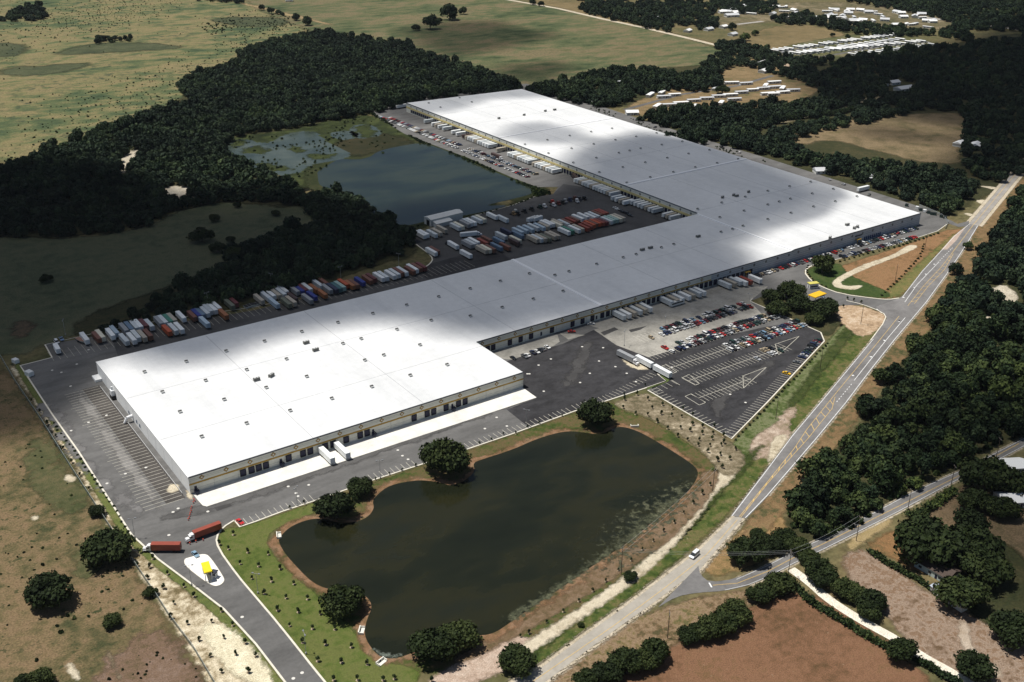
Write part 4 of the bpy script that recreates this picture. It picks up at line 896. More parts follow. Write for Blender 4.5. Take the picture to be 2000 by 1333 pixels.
# stalls along the south kerb of the front yard
for a, b in (((472,1029),(616,979)), ((729,939),(824,908)), ((918,876),(1118,806)), ((1128,801),(1193,781)), ((1198,779),(1284,735))):
    A = Vector(G(*a)); B = Vector(G(*b)); d = (B-A).normalized(); nn_ = Vector((-d.y, d.x)); 
    for i in range(int((B-A).length/2.85)+1):
        p = A+d*2.85*i+nn_*.6; seg(tuple(p), tuple(p+nn_*4.9))
# west trailer stalls
for i in range(46):
    y = YF-1.5+2.95*i
    if y < YB-10: seg((X0-3.6, y), (X0-21-(1.5 if i % 7 == 3 else 0), y), .22)
# trailer stall lines behind the warehouse
bl = [G(95,686), G(835,524)]
for i in range(76):
    x = 104+i*3.66
    yb = bl[0][1]+(bl[1][1]-bl[0][1])*(x-bl[0][0])/(bl[1][0]-bl[0][0])
    if i % 1 == 0: seg((x, yb-1), (x, yb-15), .15)
tag(lines.build('parking_lines', plain('parking_paint', (.50,.475,.40), .8, var=.18, scale=.7)), kind='structure')
# cars in front of the east wing
xa, xb = onY(1470,548,YM)[0]-2, X3-6
n = int((xb-xa)/2.74); k = 0
for i in range(n):
    x = xa+i*2.74
    if crng.random() < .74: k += 1; car(x, YM-4.2, ZV, math.pi/2, '%s from the left along the foot of the east front wall' % nth(k), 'cars before the east wing')
pa, pb = Vector(G(1634,507)), Vector(G(1800,461)); d = (pb-pa).normalized(); n = int((pb-pa).length/2.9); k = 0; an = math.atan2(d.y, d.x)+math.pi/2
for i in range(n):
    if crng.random() < .8:
        k += 1; p = pa+d*2.9*i; car(p.x, p.y, ZV, an, '%s from the left in the line facing the east wing' % nth(k), 'cars before the east wing')
car(*G(1753,458), ZV, 0.05, 'driving past the east wing', None, CCOL[5], 'sedan'); car(*G(1745,464), ZV, 0.05, 'crossing the yard before the east wing', None, CCOL[0], 'sedan')
# dark cars beside the dock apron of the recess
for k, (q, ci) in enumerate(zip(((1003,702),(1024,698),(1030,696),(1041,691),(1048,689),(1055,686),(1061,684),(1069,680)), (2,7,0,3,0,2,7,0))):
    car(*G(*q), ZV, math.pi/2, '%s from the left beside the recessed dock apron' % nth(k+1), 'cars beside the recessed apron', CCOL[ci])
car(*G(1117,650), ZV, 2.6, 'alone on the concrete pad by the dock wall', None, CCOL[5], 'sedan'); car(*G(1155,635), ZV, 2.6, 'near the dock wall corner of the concrete', None, CCOL[0], 'sedan')
# double line of cars along the back pond
P1 = (Vector(G(1030,347)), Vector(G(738,228))); P2 = (Vector(G(1046,342)), Vector(G(757,230)))
stuffcars = []
for nm, (a, b), occ in (('pond-side', P1, .80), ('yard-side', P2, .78)):
    d = (b-a).normalized(); n = int((b-a).length/2.8); k = 0; an = math.atan2(d.y, d.x)+math.pi/2-.35
    for i in range(n):
        if crng.random() > occ or (nm == 'yard-side' and 36 < i < 42): continue
        p = a+d*2.8*i; k += 1
        if k <= 38: car(p.x, p.y, ZV, an, '%s from the near end of the %s line beside the back pond' % (nth(k), nm), 'cars beside the back pond', CCOL[0] if nm == 'pond-side' and crng.random() < .5 else None)
        else: stuffcars.append((p.x, p.y, an, crng.choice(CBAG)[1]))
v = []; q = []; ca = []
base = MB(); base.box(-2.3,2.3,-.88,.88,.3,.92); base.box(-1.4,.9,-.75,.75,.921,1.42)
for x, y, an, c in stuffcars:
    n0 = len(v); cs, sn = math.cos(an), math.sin(an)
    v += [(x+a*cs-b*sn, y+a*sn+b*cs, z+ZV) for a, b, z in base.v]; q += [[n0+i for i in f] for f in base.f]; ca += [c]*len(base.f)
me = fast_mesh('distant_parked_cars', v, np.array(q), None); at = me.attributes.new('tint', 'FLOAT_COLOR', 'FACE')
at.data.foreach_set('color', np.array([(*c, 1) for c in ca], np.float32).ravel())
m, nt, b = new_mat('distant_paint'); aa = N(nt, 'ShaderNodeAttribute', attribute_name='tint'); nt.links.new(aa.outputs['Color'], b.inputs['Base Color']); b.inputs['Roughness'].default_value = .35; me.materials.append(m)
tag(obj('distant_parked_cars', me), 'cars at the far end of the lines by the back pond', kind='stuff')

# ---- trailers -----------------------------------------------------------
def trailer_proto(L, container=False, name='semi_trailer'):
    m = MB(); w = 1.22; z0, z1 = 1.15, 3.95
    m.box(-w, w, -L/2, L/2, z0, z1, 0)
    for x in (-w, w):                       # side posts and rails
        s = .035 if x > 0 else -.035
        for z in (z0+.0, z1-.22): m.box(min(x, x+s), max(x, x+s), -L/2+.05, L/2-.05, z, z+.2, 0)
    if container:
        for i in range(int(L/1.1)):
            y = -L/2+.5+i*1.1
            for x in (-w-.03, w): m.box(x, x+.03, y, y+.5, z0+.21, z1-.23, 0)
            m.box(-w+.1, w-.1, y, y+.5, z1+.002, z1+.035, 0, bottom=False)
    body = m.mesh(name+'_body', [m_box])
    d = MB()
    for s in (-1, 1): d.box(s*.63-.60, s*.63+.60, -L/2-.05, -L/2-.004, z0+.15, z1-.15, 0)
    for s in (-.4, .4): d.box(s-.03, s+.03, -L/2-.09, -L/2-.052, z0+.2, z1-.2, 1)
    u = MB()
    for yy in (-L/2+1.6, -L/2+2.9):
        u.tube((-1.2,yy,.52),(1.2,yy,.52),.1,.1,6,0)
        for x in (-.95, .95): u.tube((x-.26,yy,.52),(x+.26,yy,.52),.5,.5,10,0); u.poly([(x-.26,yy+.5*math.cos(t),.52+.5*math.sin(t)) for t in [2*math.pi*i/10 for i in range(10)]][::-1],0)
    u.box(-.55,.55,-L/2+.6,L/2-.6,.85,1.148,0); u.box(-1.1,1.1,-L/2+.02,-L/2+.15,.5,.62,0); u.box(-1.0,-.9,-L/2+.02,-L/2+.12,.62,1.148,0); u.box(.9,1.0,-L/2+.02,-L/2+.12,.62,1.148,0)
    g = MB()
    for x in (-.75, .75): g.box(x-.09,x+.09,L/2-3.2,L/2-3.0,.12,1.148,0); g.box(x-.2,x+.2,L/2-3.3,L/2-2.9,0,.12,0)
    return Proto(name, [('rear_doors', d.mesh('rear_doors', [m_box, m_chrome]), []), ('undercarriage', u.mesh('undercarriage', [m_tyre]), []), ('landing_gear', g.mesh('landing_gear', [m_chassis]), [])], body)
T48, T40, T28, T35 = trailer_proto(12.9), trailer_proto(12.0, True), trailer_proto(9.2), trailer_proto(10.6)
TC = {'w': ('white',(.82,.84,.83)), 'l': ('light grey',(.60,.64,.65)), 'b': ('brown',(.19,.075,.045)), 'm': ('maroon',(.15,.035,.035)), 'y': ('cream',(.70,.66,.52)), 'g': ('grey',(.30,.31,.32)), 'u': ('blue',(.03,.045,.25)),
      's': ('steel blue',(.13,.20,.29)), 'n': ('navy',(.02,.025,.06)), 't': ('teal',(.04,.12,.13)), 'f': ('pale green',(.32,.46,.42)), 'e': ('green',(.05,.22,.15)), 'r': ('red orange',(.50,.09,.025)), 'o': ('orange brown',(.33,.12,.04)),
      'v': ('olive',(.16,.17,.12)), 'd': ('dark brown',(.07,.04,.035)), 'p': ('pale blue',(.42,.52,.60)), 'k': ('rust red',(.28,.055,.03)), 'z': ('beige',(.45,.40,.32))}
NT = [0]
def trailer(x, y, rz, c, where, group, pr=None, cat='trailer'):
    cn, cc = TC[c]; NT[0] += 1
    j = 1+random.uniform(-.08, .06)
    pr = pr or (T40 if c in 'bmokrdu' else T48)
    return pr.put(x, y, ZV, rz+random.uniform(-.012,.012), tuple(min(1, q*j) for q in cc), '%s semi trailer %s' % (cn, where), cat, group)
z1 = Z(60,570,7.84); z2 = Z(300,540,7.84); z3 = Z(480,510,7.84); z4 = Z(660,470,7.84)
UP = [(z1,820,680,'w'),(z1,1005,665,'b'),(z1,1060,640,'y'),(z1,1215,615,'w'),(z1,1275,575,'p'),(z1,1420,535,'g'),(z1,1500,515,'s'),(z1,1580,495,'l'),(z1,1640,480,'w'),(z1,1725,470,'m'),(z1,1810,475,'l'),
      (z2,75,665,'g'),(z2,140,650,'l'),(z2,215,635,'e'),(z2,275,618,'z'),(z2,415,585,'w'),(z2,585,575,'b'),(z2,650,550,'u'),(z2,710,535,'s'),(z2,780,515,'l'),(z2,825,480,'l'),(z2,895,465,'w'),(z2,955,435,'w'),(z2,1160,400,'v'),(z2,1220,365,'m'),
      (z3,200,555,'z'),(z3,300,510,'l'),(z3,375,485,'w'),(z3,455,475,'z'),(z3,535,460,'l'),(z3,570,420,'w'),(z3,738,420,'g'),(z3,815,415,'u'),(z3,870,400,'m'),(z3,935,385,'l'),(z3,1040,395,'o'),(z3,1100,330,'l'),(z3,1180,295,'b'),(z3,1240,400,'g'),(z3,1325,390,'n'),(z3,1385,375,'t'),(z3,1440,355,'f'),(z3,1490,318,'r'),(z3,1590,335,'o'),(z3,1655,325,'b'),(z3,1745,285,'u'),
      (z4,450,570,'b'),(z4,510,545,'m'),(z4,625,530,'w'),(z4,690,515,'l'),(z4,800,495,'w'),(z4,865,475,'l'),(z4,925,455,'b'),(z4,985,445,'l'),(z4,1100,430,'b'),(z4,1140,402,'w'),(z4,1205,385,'b'),(z4,1275,372,'m')]
LOWR = [(z1,1425,700,'l'),(z1,1540,685,'w'),(z1,1605,645,'l'),(z1,1700,645,'z'),(z1,1790,625,'b'),(z2,200,795,'r'),(z2,295,775,'l'),(z2,385,760,'w'),(z2,775,670,'p'),(z2,1065,550,'o'),(z3,430,615,'p'),(z3,615,610,'v'),(z3,690,585,'z'),(z3,715,530,'d'),(z3,940,550,'g'),(z3,1010,505,'u'),(z3,1165,470,'o')]
for lst, nm in ((UP, 'upper'), (LOWR, 'lower')):
    for i, (zz, x, y, c) in enumerate(sorted(lst, key=lambda t: t[0](t[1], t[2])[0])):
        p = P(*zz(x, y), 4.0); trailer(p[0], p[1], random.choice((0, math.pi)), c, '%s from the left in the %s line behind the warehouse' % (nth(i+1), nm), 'trailers in the lines behind the warehouse')
z5 = Z(780,380,7.84); z6 = Z(1000,370,7.84)
YT = [(z5,370,575,'w'),(z5,325,590,'w'),(z5,500,575,'l'),(z5,570,550,'z'),(z5,650,505,'z'),(z5,860,470,'l'),(z5,910,455,'y'),(z5,1000,425,'g'),(z5,1045,405,'l'),(z5,1095,395,'w'),(z5,1190,365,'l'),(z5,1245,348,'y'),(z5,1435,300,'w'),(z5,1570,350,'l'),(z5,1040,735,'g'),(z5,1085,720,'l'),(z5,1140,695,'w'),(z5,1275,705,'k'),(z5,1335,665,'b'),
      (z5,1265,815,'z'),(z5,1330,805,'y'),(z5,1385,805,'b'),(z5,1485,775,'s'),(z5,1640,765,'b'),(z5,1500,690,'s'),(z5,1760,700,'d'),(z5,1775,665,'y'),(z5,1560,605,'l'),(z5,1665,540,'n'),(z5,1790,600,'s'),(z5,1020,885,'w'),(z5,490,850,'w'),(z5,535,830,'b'),
      (z6,90,620,'p'),(z6,165,595,'p'),(z6,250,580,'p'),(z6,330,555,'l'),(z6,420,550,'p'),(z6,485,535,'z'),(z6,540,500,'w'),(z6,595,490,'w'),(z6,640,500,'z'),(z6,690,515,'y'),(z6,790,495,'l'),(z6,840,485,'b'),(z6,900,460,'k'),(z6,955,445,'b'),(z6,1010,415,'w'),(z6,1110,385,'w'),(z6,1165,405,'w'),(z6,1265,380,'l'),(z6,1300,355,'b'),(z6,1345,340,'k'),(z6,1390,330,'k'),
      (z6,800,615,'w'),(z6,855,600,'e'),(z6,955,585,'w'),(z6,1010,570,'z'),(z6,1100,560,'k'),(z6,1150,535,'k'),(z6,1195,510,'r'),(z6,1240,495,'b'),(z6,1285,485,'r'),(z6,1330,480,'k'),(z6,1385,470,'m'),(z6,1440,450,'l'),(z6,1490,440,'f'),(z6,1545,430,'f'),(z6,1595,420,'y'),(z6,1640,405,'z'),
      (z6,320,730,'z'),(z6,385,725,'l'),(z6,440,720,'z'),(z6,510,715,'v'),(z6,590,685,'z'),(z6,645,675,'z')]
yp = []
for (zz, x, y, c) in YT: q = P(*zz(x, y), 4.0); yp.append([q[0], q[1], c])
for _ in range(60):        # trailers stand clear of one another
    for i in range(len(yp)):
        for j in range(i):
            dx, dy = yp[i][0]-yp[j][0], yp[i][1]-yp[j][1]
            if abs(dx) < 2.95 and abs(dy) < 14.8:
                if 2.95-abs(dx) < 14.8-abs(dy):
                    s = (2.95-abs(dx))*.5*(1 if dx >= 0 else -1); yp[i][0] += s; yp[j][0] -= s
                else:
                    s = (14.8-abs(dy))*.5*(1 if dy >= 0 else -1); yp[i][1] += s; yp[j][1] -= s
yp.sort()
for i, (x, y, c) in enumerate(yp):
    trailer(x, y, random.choice((0, math.pi)), c, 'in the storage yard by the back pond, %s from the left' % nth(i+1), 'trailers in the storage yard')
for i, q in enumerate(((295,425),(345,422),(400,425))):
    p = P(*z6(*q), 4.0); trailer(p[0], p[1]+i*.6-.6, -math.pi/2+.18, 'w', 'parked crosswise in the storage yard, %s of three' % nth(i+1), 'trailers in the storage yard', T28)
# trailers backed against the north wing's dock wall
GR = [((834,241.7),(834,241.7),1),((849,247.4),(860.7,252.5),3),((869,256.3),(869,256.3),1),((885,263.3),(885,263.3),1),((897,266.5),(897,266.5),1),((904,272),(904,272),1),((914.3,273.5),(959,290.4),10),((978,297),(978,297),1),
      ((1000,305.7),(1038,321),9),((1048.4,324.8),(1085.4,339.5),8),((1132.6,356.7),(1200,384),14),((1208,391),(1225,401),4),((1243,400),(1283,417),7),((1309,423.7),(1323,429),3)]
k = 0; cols = 'wlwzwlwwlz'
for a, b, n in GR:
    ya, yb = P(*a)[1], P(*b)[1]
    for i in range(n):
        y = ya+(yb-ya)*(i/(n-1) if n > 1 else 0); k += 1
        s_ = min(NY, key=lambda t: abs(t-y)) if n == 1 else y
        dx = 0 if a not in ((978,297),(904,272)) else (4 if a == (904,272) else -2)
        ext = 5.5 if a == (1208,391) else 0
        trailer(X2-.55-5.3-ext, y, math.pi/2, 'd' if a == (904,272) else cols[k % 10], 'backed to the long north dock wall, %s from the far end' % nth(k), 'trailers at the north dock wall', T35)
# trailers at the south docks
zz = Z(1170,560,7.84); k = 0
for q, c in (((325,480),'l'),((398,450),'w'),((468,420),'z'),((548,390),'l'),((615,362),'z'),((690,340),'w'),((1035,255),'l'),((1112,222),'z'),((1172,190),'w'),((1340,190),'w'),((1400,168),'z'),((1472,128),'l'),((1540,108),'w')):
    x = P(*zz(*q), 1.2)[0]; k += 1; trailer(x, YM-.55-5.3, math.pi, c, 'backed to the middle dock wall, %s from the left' % nth(k), 'trailers at the middle dock wall', T35)
for q, c, dy in (((1407,556),'l',0),((1418,553),'z',0),((1428,550),'l',0),((1449,555),'w',2.5),((1456,552),'k',3),((1475,549),'w',4.5)):
    x = P(*q, 1.2)[0]; k += 1; trailer(x, YM-.55-6.0-dy, math.pi, c, 'backed to the middle dock wall, %s from the left' % nth(k), 'trailers at the middle dock wall', T35)
for i, q in enumerate(((647,902),(676,891))):
    x = P(*q, 1.2)[0]; trailer(x, YF-.6-7.0, math.pi, 'w', 'docked at the front wall, the %s of the pair' % ('left' if i == 0 else 'right'), 'pair of trailers at the front wall', T48)
trailer(*G(784,212)[:2], math.pi/2+.1, 'w', 'parked at the far corner of the north wing', None); trailer(*G(1685,374), math.pi*.97/2, 'w', 'parked on the lane behind the north wing', None)
# lone trailer in the yard middle, three in a line at the car park corner
# ---- tractors and complete trucks --------------------------------------
def tractor_parts(y0, dark=False):
    """road tractor; nose at +y; y0 = y of its back end"""
    c = MB(); c.box(-1.1,1.1,y0+2.6,y0+4.6,.95,2.75,0); c.box(-.85,.85,y0+4.61,y0+6.1,.95,1.85,0); c.box(-1.05,1.05,y0+2.65,y0+4.0,2.751,3.25,0)
    c.box(-1.15,-.86,y0+4.7,y0+5.9,.7,1.15,0); c.box(.86,1.15,y0+4.7,y0+5.9,.7,1.15,0)
    g = MB(); g.box(-1.0,1.0,y0+4.55,y0+4.64,1.95,2.6,0); g.box(-1.12,-1.08,y0+3.4,y0+4.5,1.9,2.6,0); g.box(1.08,1.12,y0+3.4,y0+4.5,1.9,2.6,0)
    s = MB(); s.box(-.5,.5,y0,y0+6.0,.7,.94,0); s.tube((-1.2,y0+2.5,1.0),(-1.2,y0+2.5,3.6),.09,.09,6,0); s.tube((1.2,y0+2.5,1.0),(1.2,y0+2.5,3.6),.09,.09,6,0); s.box(-1.2,1.2,y0+6.1,y0+6.3,.5,.85,1)
    out = [('cab', c.mesh('tractor_cab', [m_paint]), [('windscreen', g.mesh('cab_glass', [m_glass]))]), ('tractor_frame', s.mesh('tractor_frame', [m_chassis, m_chrome]), [])]
    for yy in (y0+.7, y0+1.95, y0+5.2):
        for x in (-.95, .95):
            w_ = MB(); t = .24; w_.tube((x-t,yy,.52),(x+t,yy,.52),.5,.5,10,0); w_.poly([(x-t,yy+.5*math.cos(a),.52+.5*math.sin(a)) for a in [2*math.pi*i/10 for i in range(10)]][::-1], 0)
            out.append(('wheel', w_.mesh('truck_wheel', [m_tyre]), []))
    return out
def truck(px0, px1, z, c, cabcol, pr, label, group=None, back=.0):
    """complete truck: the trailer's tail end and nose end as photo points on the level z"""
    a, b = Vector(P(*px0, z)[:2]), Vector(P(*px1, z)[:2]); d = (b-a).normalized(); L = 12.0 if pr is T40 else (9.2 if pr is T28 else 12.9)
    mid = (a+b)/2; rz = math.atan2(d.y, d.x)-math.pi/2
    r = empty('semi_truck', (mid.x, mid.y, ZV), rz); tag(r, label, 'truck', group)
    def hang(nm, me, col, sub=()):
        o = obj(nm, me, r); o.color = (*col, 1)
        for n2, m2 in sub: s = obj(n2, m2, o); s.color = (*col, 1)
    hang('trailer_box', pr.own, TC[c][1])
    for nm, me, _ in pr.parts: hang(nm, me, TC[c][1])
    for nm, me, sub in tractor_parts(L/2-2.6): hang(nm, me, cabcol, sub)
truck((351,1062),(296,1062), 3.9, 'k', (.7,.7,.7), T40, 'red container truck with its side to the camera at the west kerb of the entrance')
truck((428,1021),(379,1039), 3.9, 'k', (.75,.75,.74), T40, 'red container truck with a white cab turning by the lawn corner')
truck((896,456),(935,452), 3.9, 'w', (.72,.73,.75), T48, 'white trailer truck driving crosswise through the storage yard')
truck((898,483),(872,468), 3.9, 'w', (.03,.03,.035), T48, 'white trailer with a dark tractor in the storage yard')
truck((960,298),(978,305), 3.9, 'd', (.7,.7,.7), T48, 'brown trailer truck with a white cab rolling past the north docks')
truck((1130,350),(1117,336), 3.9, 'd', (.02,.02,.02), T48, 'dark trailer truck manoeuvring at the north docks')
truck((118,690),(103,664), 3.9, 'w', (.03,.03,.035), T28, 'white trailer with a dark tractor at the left end of the back lot')
truck((1208,684),(1238,699), 3.9, 'g', (.8,.8,.8), T48, 'grey trailer truck at the head of the line by the car park')
for i, (a, b) in enumerate((((1240,692),(1278,712)), ((1272,709),(1317,733)))):
    p, q = Vector(P(*a, 3.9)[:2]), Vector(P(*b, 3.9)[:2]); mm = (p+q)/2; dd = q-p
    trailer(mm.x, mm.y, math.atan2(dd.y, dd.x)-math.pi/2, 'w', ('in the middle' if i == 0 else 'at the lower end')+' of the line by the car park corner', None)
TP = Proto('truck_tractor', tractor_parts(-3.0))
def tractor(px, rz, cn, col, where): TP.put(*G(*px), ZV, rz, col, '%s road tractor %s' % (cn, where), 'truck tractor', 'tractors in the storage yard')
for i, (q, cn, col) in enumerate((((1062,406),'white',(.75,.75,.74)),((1080,404),'white and red',(.72,.7,.7)),((1054,408),'dark green',(.02,.05,.04)),((1078,398),'red',(.45,.03,.02)),((1090,401),'maroon',(.16,.03,.02)),((1098,399),'black',(.02,.02,.02)),((1103,396),'silver',(.4,.4,.4)),((1112,394),'navy',(.02,.03,.08)),((1126,396),'white',(.72,.72,.72)),((1122,391),'brown',(.15,.05,.03)),((1140,391),'black',(.015,.015,.016)),((1130,392),'charcoal',(.04,.04,.045)),
        ((1006,417),'pale',(.6,.6,.55)),((1010,421),'black',(.02,.02,.02)),((1002,421),'tan',(.3,.2,.1)),((1024,416),'dark',(.03,.03,.03)),((1038,412),'black',(.015,.015,.015)))):
    tractor(q, math.pi+random.uniform(-.15,.15), cn, col, 'parked near the pond bank, %s listed from the yard gate' % nth(i+1) if False else 'in the tractor line along the back pond, %s along it' % nth(i+1))
for i, q in enumerate(((1202,408),(1206,411),(1211,413),(1216,416),(1221,418),(1226,420),(1231,423))):
    car(*G(*q), ZV, math.pi/2+.2, '%s from the left at the right end of the storage yard' % nth(i+1), 'cars at the storage yard end', CCOL[2] if i > 1 else CCOL[0])
# bus beside the south docks
def bus():
    m = MB(); m.box(-1.25,1.25,-5.5,5.5,.55,3.1,0)
    for yy in (-3.4, 3.3):
        for x in (-1.05, 1.05): m.tube((x-.18,yy,.5),(x+.18,yy,.5),.5,.5,9,1)
    w_ = MB()
    for x in (-1.27, 1.25): w_.box(x, x+.02, -5.0, 4.6, 1.75, 2.6, 0)
    w_.box(-1.1,1.1,5.5,5.53,1.6,2.8,0); w_.box(-1.0,1.0,-5.53,-5.5,1.9,2.6,0)
    return Proto('bus', [('windows', w_.mesh('bus_windows', [m_glass]), []), ('roof_hatch', (lambda h: (h.box(-.4,.4,-1,.2,3.102,3.25,0), h.mesh('roof_hatch', [m_box]))[1])(MB()), [])], m.mesh('bus_body', [m_paint, m_tyre]))
bp_ = bus(); p, q = Vector(G(1311,600)), Vector(G(1331,594)); dd = q-p
bp_.put((p.x+q.x)/2, (p.y+q.y)/2, ZV, math.atan2(dd.y, dd.x)-math.pi/2, (.72,.73,.70), 'white bus with a dark window band standing by the middle docks', 'bus')
# white van on the highway, cars at the gate
a, b = Vector(G(1348,1094)), Vector(G(1364,1080)); dd = b-a
CARS['van'].put((a.x+b.x)/2, (a.y+b.y)/2, ZP+.01, math.atan2(-dd.y, -dd.x), (.78,.80,.82), 'white van driving along the pale highway beside the dark pond', 'van', sc=(1.1,1.1,1.1)).name = 'highway_van'
def lone(px0, px1, kind, col, label, cat='car'):
    a, b = Vector(G(*px0)), Vector(G(*px1)); d = b-a
    o = CARS[kind].put((a.x+b.x)/2, (a.y+b.y)/2, ZV, math.atan2(d.y, d.x), col, label, cat); return o
lone((376,1079),(388,1092), 'sedan', (.22,.34,.44), 'light blue sedan stopped at the head of the gatehouse island')
lone((463,1017),(475,1027), 'sedan', (.5,.03,.03), 'bright red car in the corner stall next to the lawn')
lone((404,1113),(413,1122), 'pickup', (.10,.12,.16), 'dark pickup in the lane under the yellow gate canopy').location.z = ZP+.17
lone((1600,577),(1612,585), 'sedan', (.2,.24,.3), 'blue grey sedan beside the north gate booth'); 
z7 = Z(60,570,7.84)
lone(z7(470,735), z7(480,750), 'pickup', (.2,.3,.45), 'blue pickup at the left end of the back trailer lot'); lone(z7(380,765), z7(420,810), 'van', (.8,.8,.8), 'white box van beside the left end truck of the back lot', 'van')
# boat on its trailer, flatbeds
p = G(*z7(765,775)); m = MB()
hull = [(-2.4,-.9),(1.2,-.95),(2.4,-.45),(3.0,0),(2.4,.45),(1.2,.95),(-2.4,.9)]
n0 = len(hull)
m.v = [(x, y, 1.25) for x, y in hull]+[(x*.85, y*.55, .5) for x, y in hull]; m.f = [tuple(range(n0))]+[(i, n0+i, n0+(i+1) % n0, (i+1) % n0) for i in range(n0)]; m.m = [1]+[0]*n0
bt = m.build('boat', [plain('hull_white', (.62,.68,.62), .4), plain('boat_deck', (.28,.16,.12), .7)]); bt.location = (p[0], p[1], ZV+.2); bt.rotation_euler = (0, 0, -1.35); bt.scale = (1.6,1.5,1.3)
tag(bt, 'pale open boat on a trailer in the back lot stalls', 'boat')
m = MB()
for x in (-.6,.6): m.box(-3,3,x-.05,x+.05,.3,.45,0)
m.tube((-.3,-1,.3),(-.3,1,.3),.3,.3,8,0); o = m.build('boat_trailer', [m_chassis], bt)
q = G(*z2(1530,450)); m = MB()
for i in range(6): m.box(-6+2.05*i, -4.15+2.05*i, -2.2, 2.2, 0, .8+.15*(i % 3), 0); m.box(-5.9+2.05*i, -4.3+2.05*i, -1.6, 1.6, .8+.15*(i % 3)+.002, 1.2+.15*(i % 3), 1)
o = m.build('pallet_stack', [plain('pallet_grey', (.30,.34,.33), .8, var=.3, scale=2), m_chassis]); o.location = (q[0], q[1], ZV); o.rotation_euler = (0, 0, .1)
tag(o, 'low stack of grey pallets in the empty back lot stalls', 'pallet stack')
print('cars', NCAR[0], 'trailers', NT[0])
# ------------------------------------------------------------------ trees and plants
def leaf_mat(name, c1, c2, c3):
    m, nt, b = new_mat(name)
    a = N(nt, 'ShaderNodeAttribute', attribute_name='tint'); oi = N(nt, 'ShaderNodeObjectInfo')
    av = N(nt, 'ShaderNodeMath', operation='MULTIPLY_ADD'); nt.links.new(a.outputs['Fac'], av.inputs[0]); av.inputs[1].default_value = .55
    hf = N(nt, 'ShaderNodeMath', operation='MULTIPLY'); nt.links.new(oi.outputs['Random'], hf.inputs[0]); hf.inputs[1].default_value = .48
    nt.links.new(hf.outputs[0], av.inputs[2])
    nt.links.new(ramp(nt, av.outputs[0], [(.1, c1), (.5, c2), (.92, c3)]), b.inputs['Base Color'])
    b.inputs['Roughness'].default_value = .75; b.inputs['Specular IOR Level'].default_value = .15
    return m
m_oak = leaf_mat('oak_leaves', (.010,.017,.005), (.021,.033,.009), (.050,.064,.018))
def drift(m):
    """broad drifts of lighter and darker foliage across a wood"""
    nt = m.node_tree; b = nt.nodes['Principled BSDF']; l = b.inputs['Base Color'].links[0].from_socket
    c = mixc(nt, 1., l, ramp(nt, noise(nt, .012, 4, .6), [(.36, (.62,.66,.68)), (.52, (1,1,1)), (.66, (1.5,1.45,1.2))]), 'MULTIPLY')
    nt.links.new(c, b.inputs['Base Color']); return m
m_woodl = leaf_mat('wood_leaves', (.008,.016,.006), (.020,.036,.012), (.080,.105,.030))
m_farl = leaf_mat('far_leaves', (.007,.015,.008), (.017,.032,.016), (.045,.066,.028))
drift(m_woodl); drift(m_farl)
m_pine = leaf_mat('pine_needles', (.014,.028,.014), (.026,.045,.020), (.045,.065,.026))
m_youngl = leaf_mat('young_leaves', (.012,.022,.007), (.022,.036,.011), (.035,.052,.016))
m_bark = plain('bark', (.075,.058,.042), .9, var=.3, scale=2.)
def crown(name, seed, n, leaf, nl=15, flat=.72, spread=.60, lr=(.26,.46), mat=None, z0=.26, up=.25):
    """foliage mass: leaf sprays over a cluster of boughs; unit radius, base of trunk at 0"""
    rg = np.random.default_rng(seed)
    th = rg.random(nl)*2*np.pi; rr = np.sqrt(rg.random(nl))*spread
    c = np.stack([rr*np.cos(th), rr*np.sin(th), z0+flat*.28+flat*(1-(rr/spread)**2)*.5*rg.uniform(.55, 1.1, nl)], 1)
    r = rg.uniform(*lr, nl)
    k = rg.choice(nl, n, p=r**2/(r**2).sum())
    d = rg.normal(size=(n, 3)); d[:, 2] += up; d /= np.linalg.norm(d, axis=1)[:, None]
    rad = r[k]*rg.uniform(.58, 1.16, n)*(1+.12*np.sin(9*d[:, 0]+seed)*np.cos(8*d[:, 1]))
    p = c[k]+d*rad[:, None]*np.array([1, 1, flat*1.05])
    nrm = d+rg.normal(size=(n, 3))*.55; nrm /= np.linalg.norm(nrm, axis=1)[:, None]
    t = np.cross(nrm, rg.normal(size=(n, 3))); t /= np.linalg.norm(t, axis=1)[:, None]; b = np.cross(nrm, t)
    s = leaf*rg.uniform(.6, 1.35, n)[:, None]; a = rg.uniform(.55, 1., n)[:, None]
    v = np.stack([p-t*s-b*s*a, p+t*s*.9-b*s*a*.8, p+t*s*.8+b*s*a, p-t*s*.9+b*s*a*.9], 1).reshape(-1, 3)
    me = fast_mesh(name, v, np.arange(4*n).reshape(-1, 4), mat)
    tint = np.clip(rg.random(nl)[k]*.55+rg.random(n)*.45, 0, 1)
    at = me.attributes.new('tint', 'FLOAT', 'FACE'); at.data.foreach_set('value', tint.astype(np.float32))
    return me
def trunk(name, seed, h=.42, r=.05, limbs=5, reach=.5):
    rg = random.Random(seed); m = MB()
    m.tube((0,0,-.02),(0,0,h*.5), r*1.25, r*.9, 7, cap=False); m.tube((0,0,h*.5),(.02,0,h), r*.9, r*.6, 7)
    for i in range(limbs):
        t = 2*math.pi*i/limbs+rg.random(); z = h*rg.uniform(.45, .8); q = (math.cos(t)*reach*.5, math.sin(t)*reach*.5, z+.16)
        m.tube((0,0,z), q, r*.55, r*.35, 5, cap=False); m.tube(q, (math.cos(t+.2)*reach, math.sin(t+.2)*reach, z+.30), r*.35, r*.12, 5)
    return m.mesh(name, m_bark)
OAK = [Proto('oak_tree', [('crown', crown('oak_crown', 20+i, 4600, .052, 24, .78, .70, (.16,.40), mat=m_oak), []), ('trunk', trunk('oak_trunk', i), [])]) for i in range(4)]
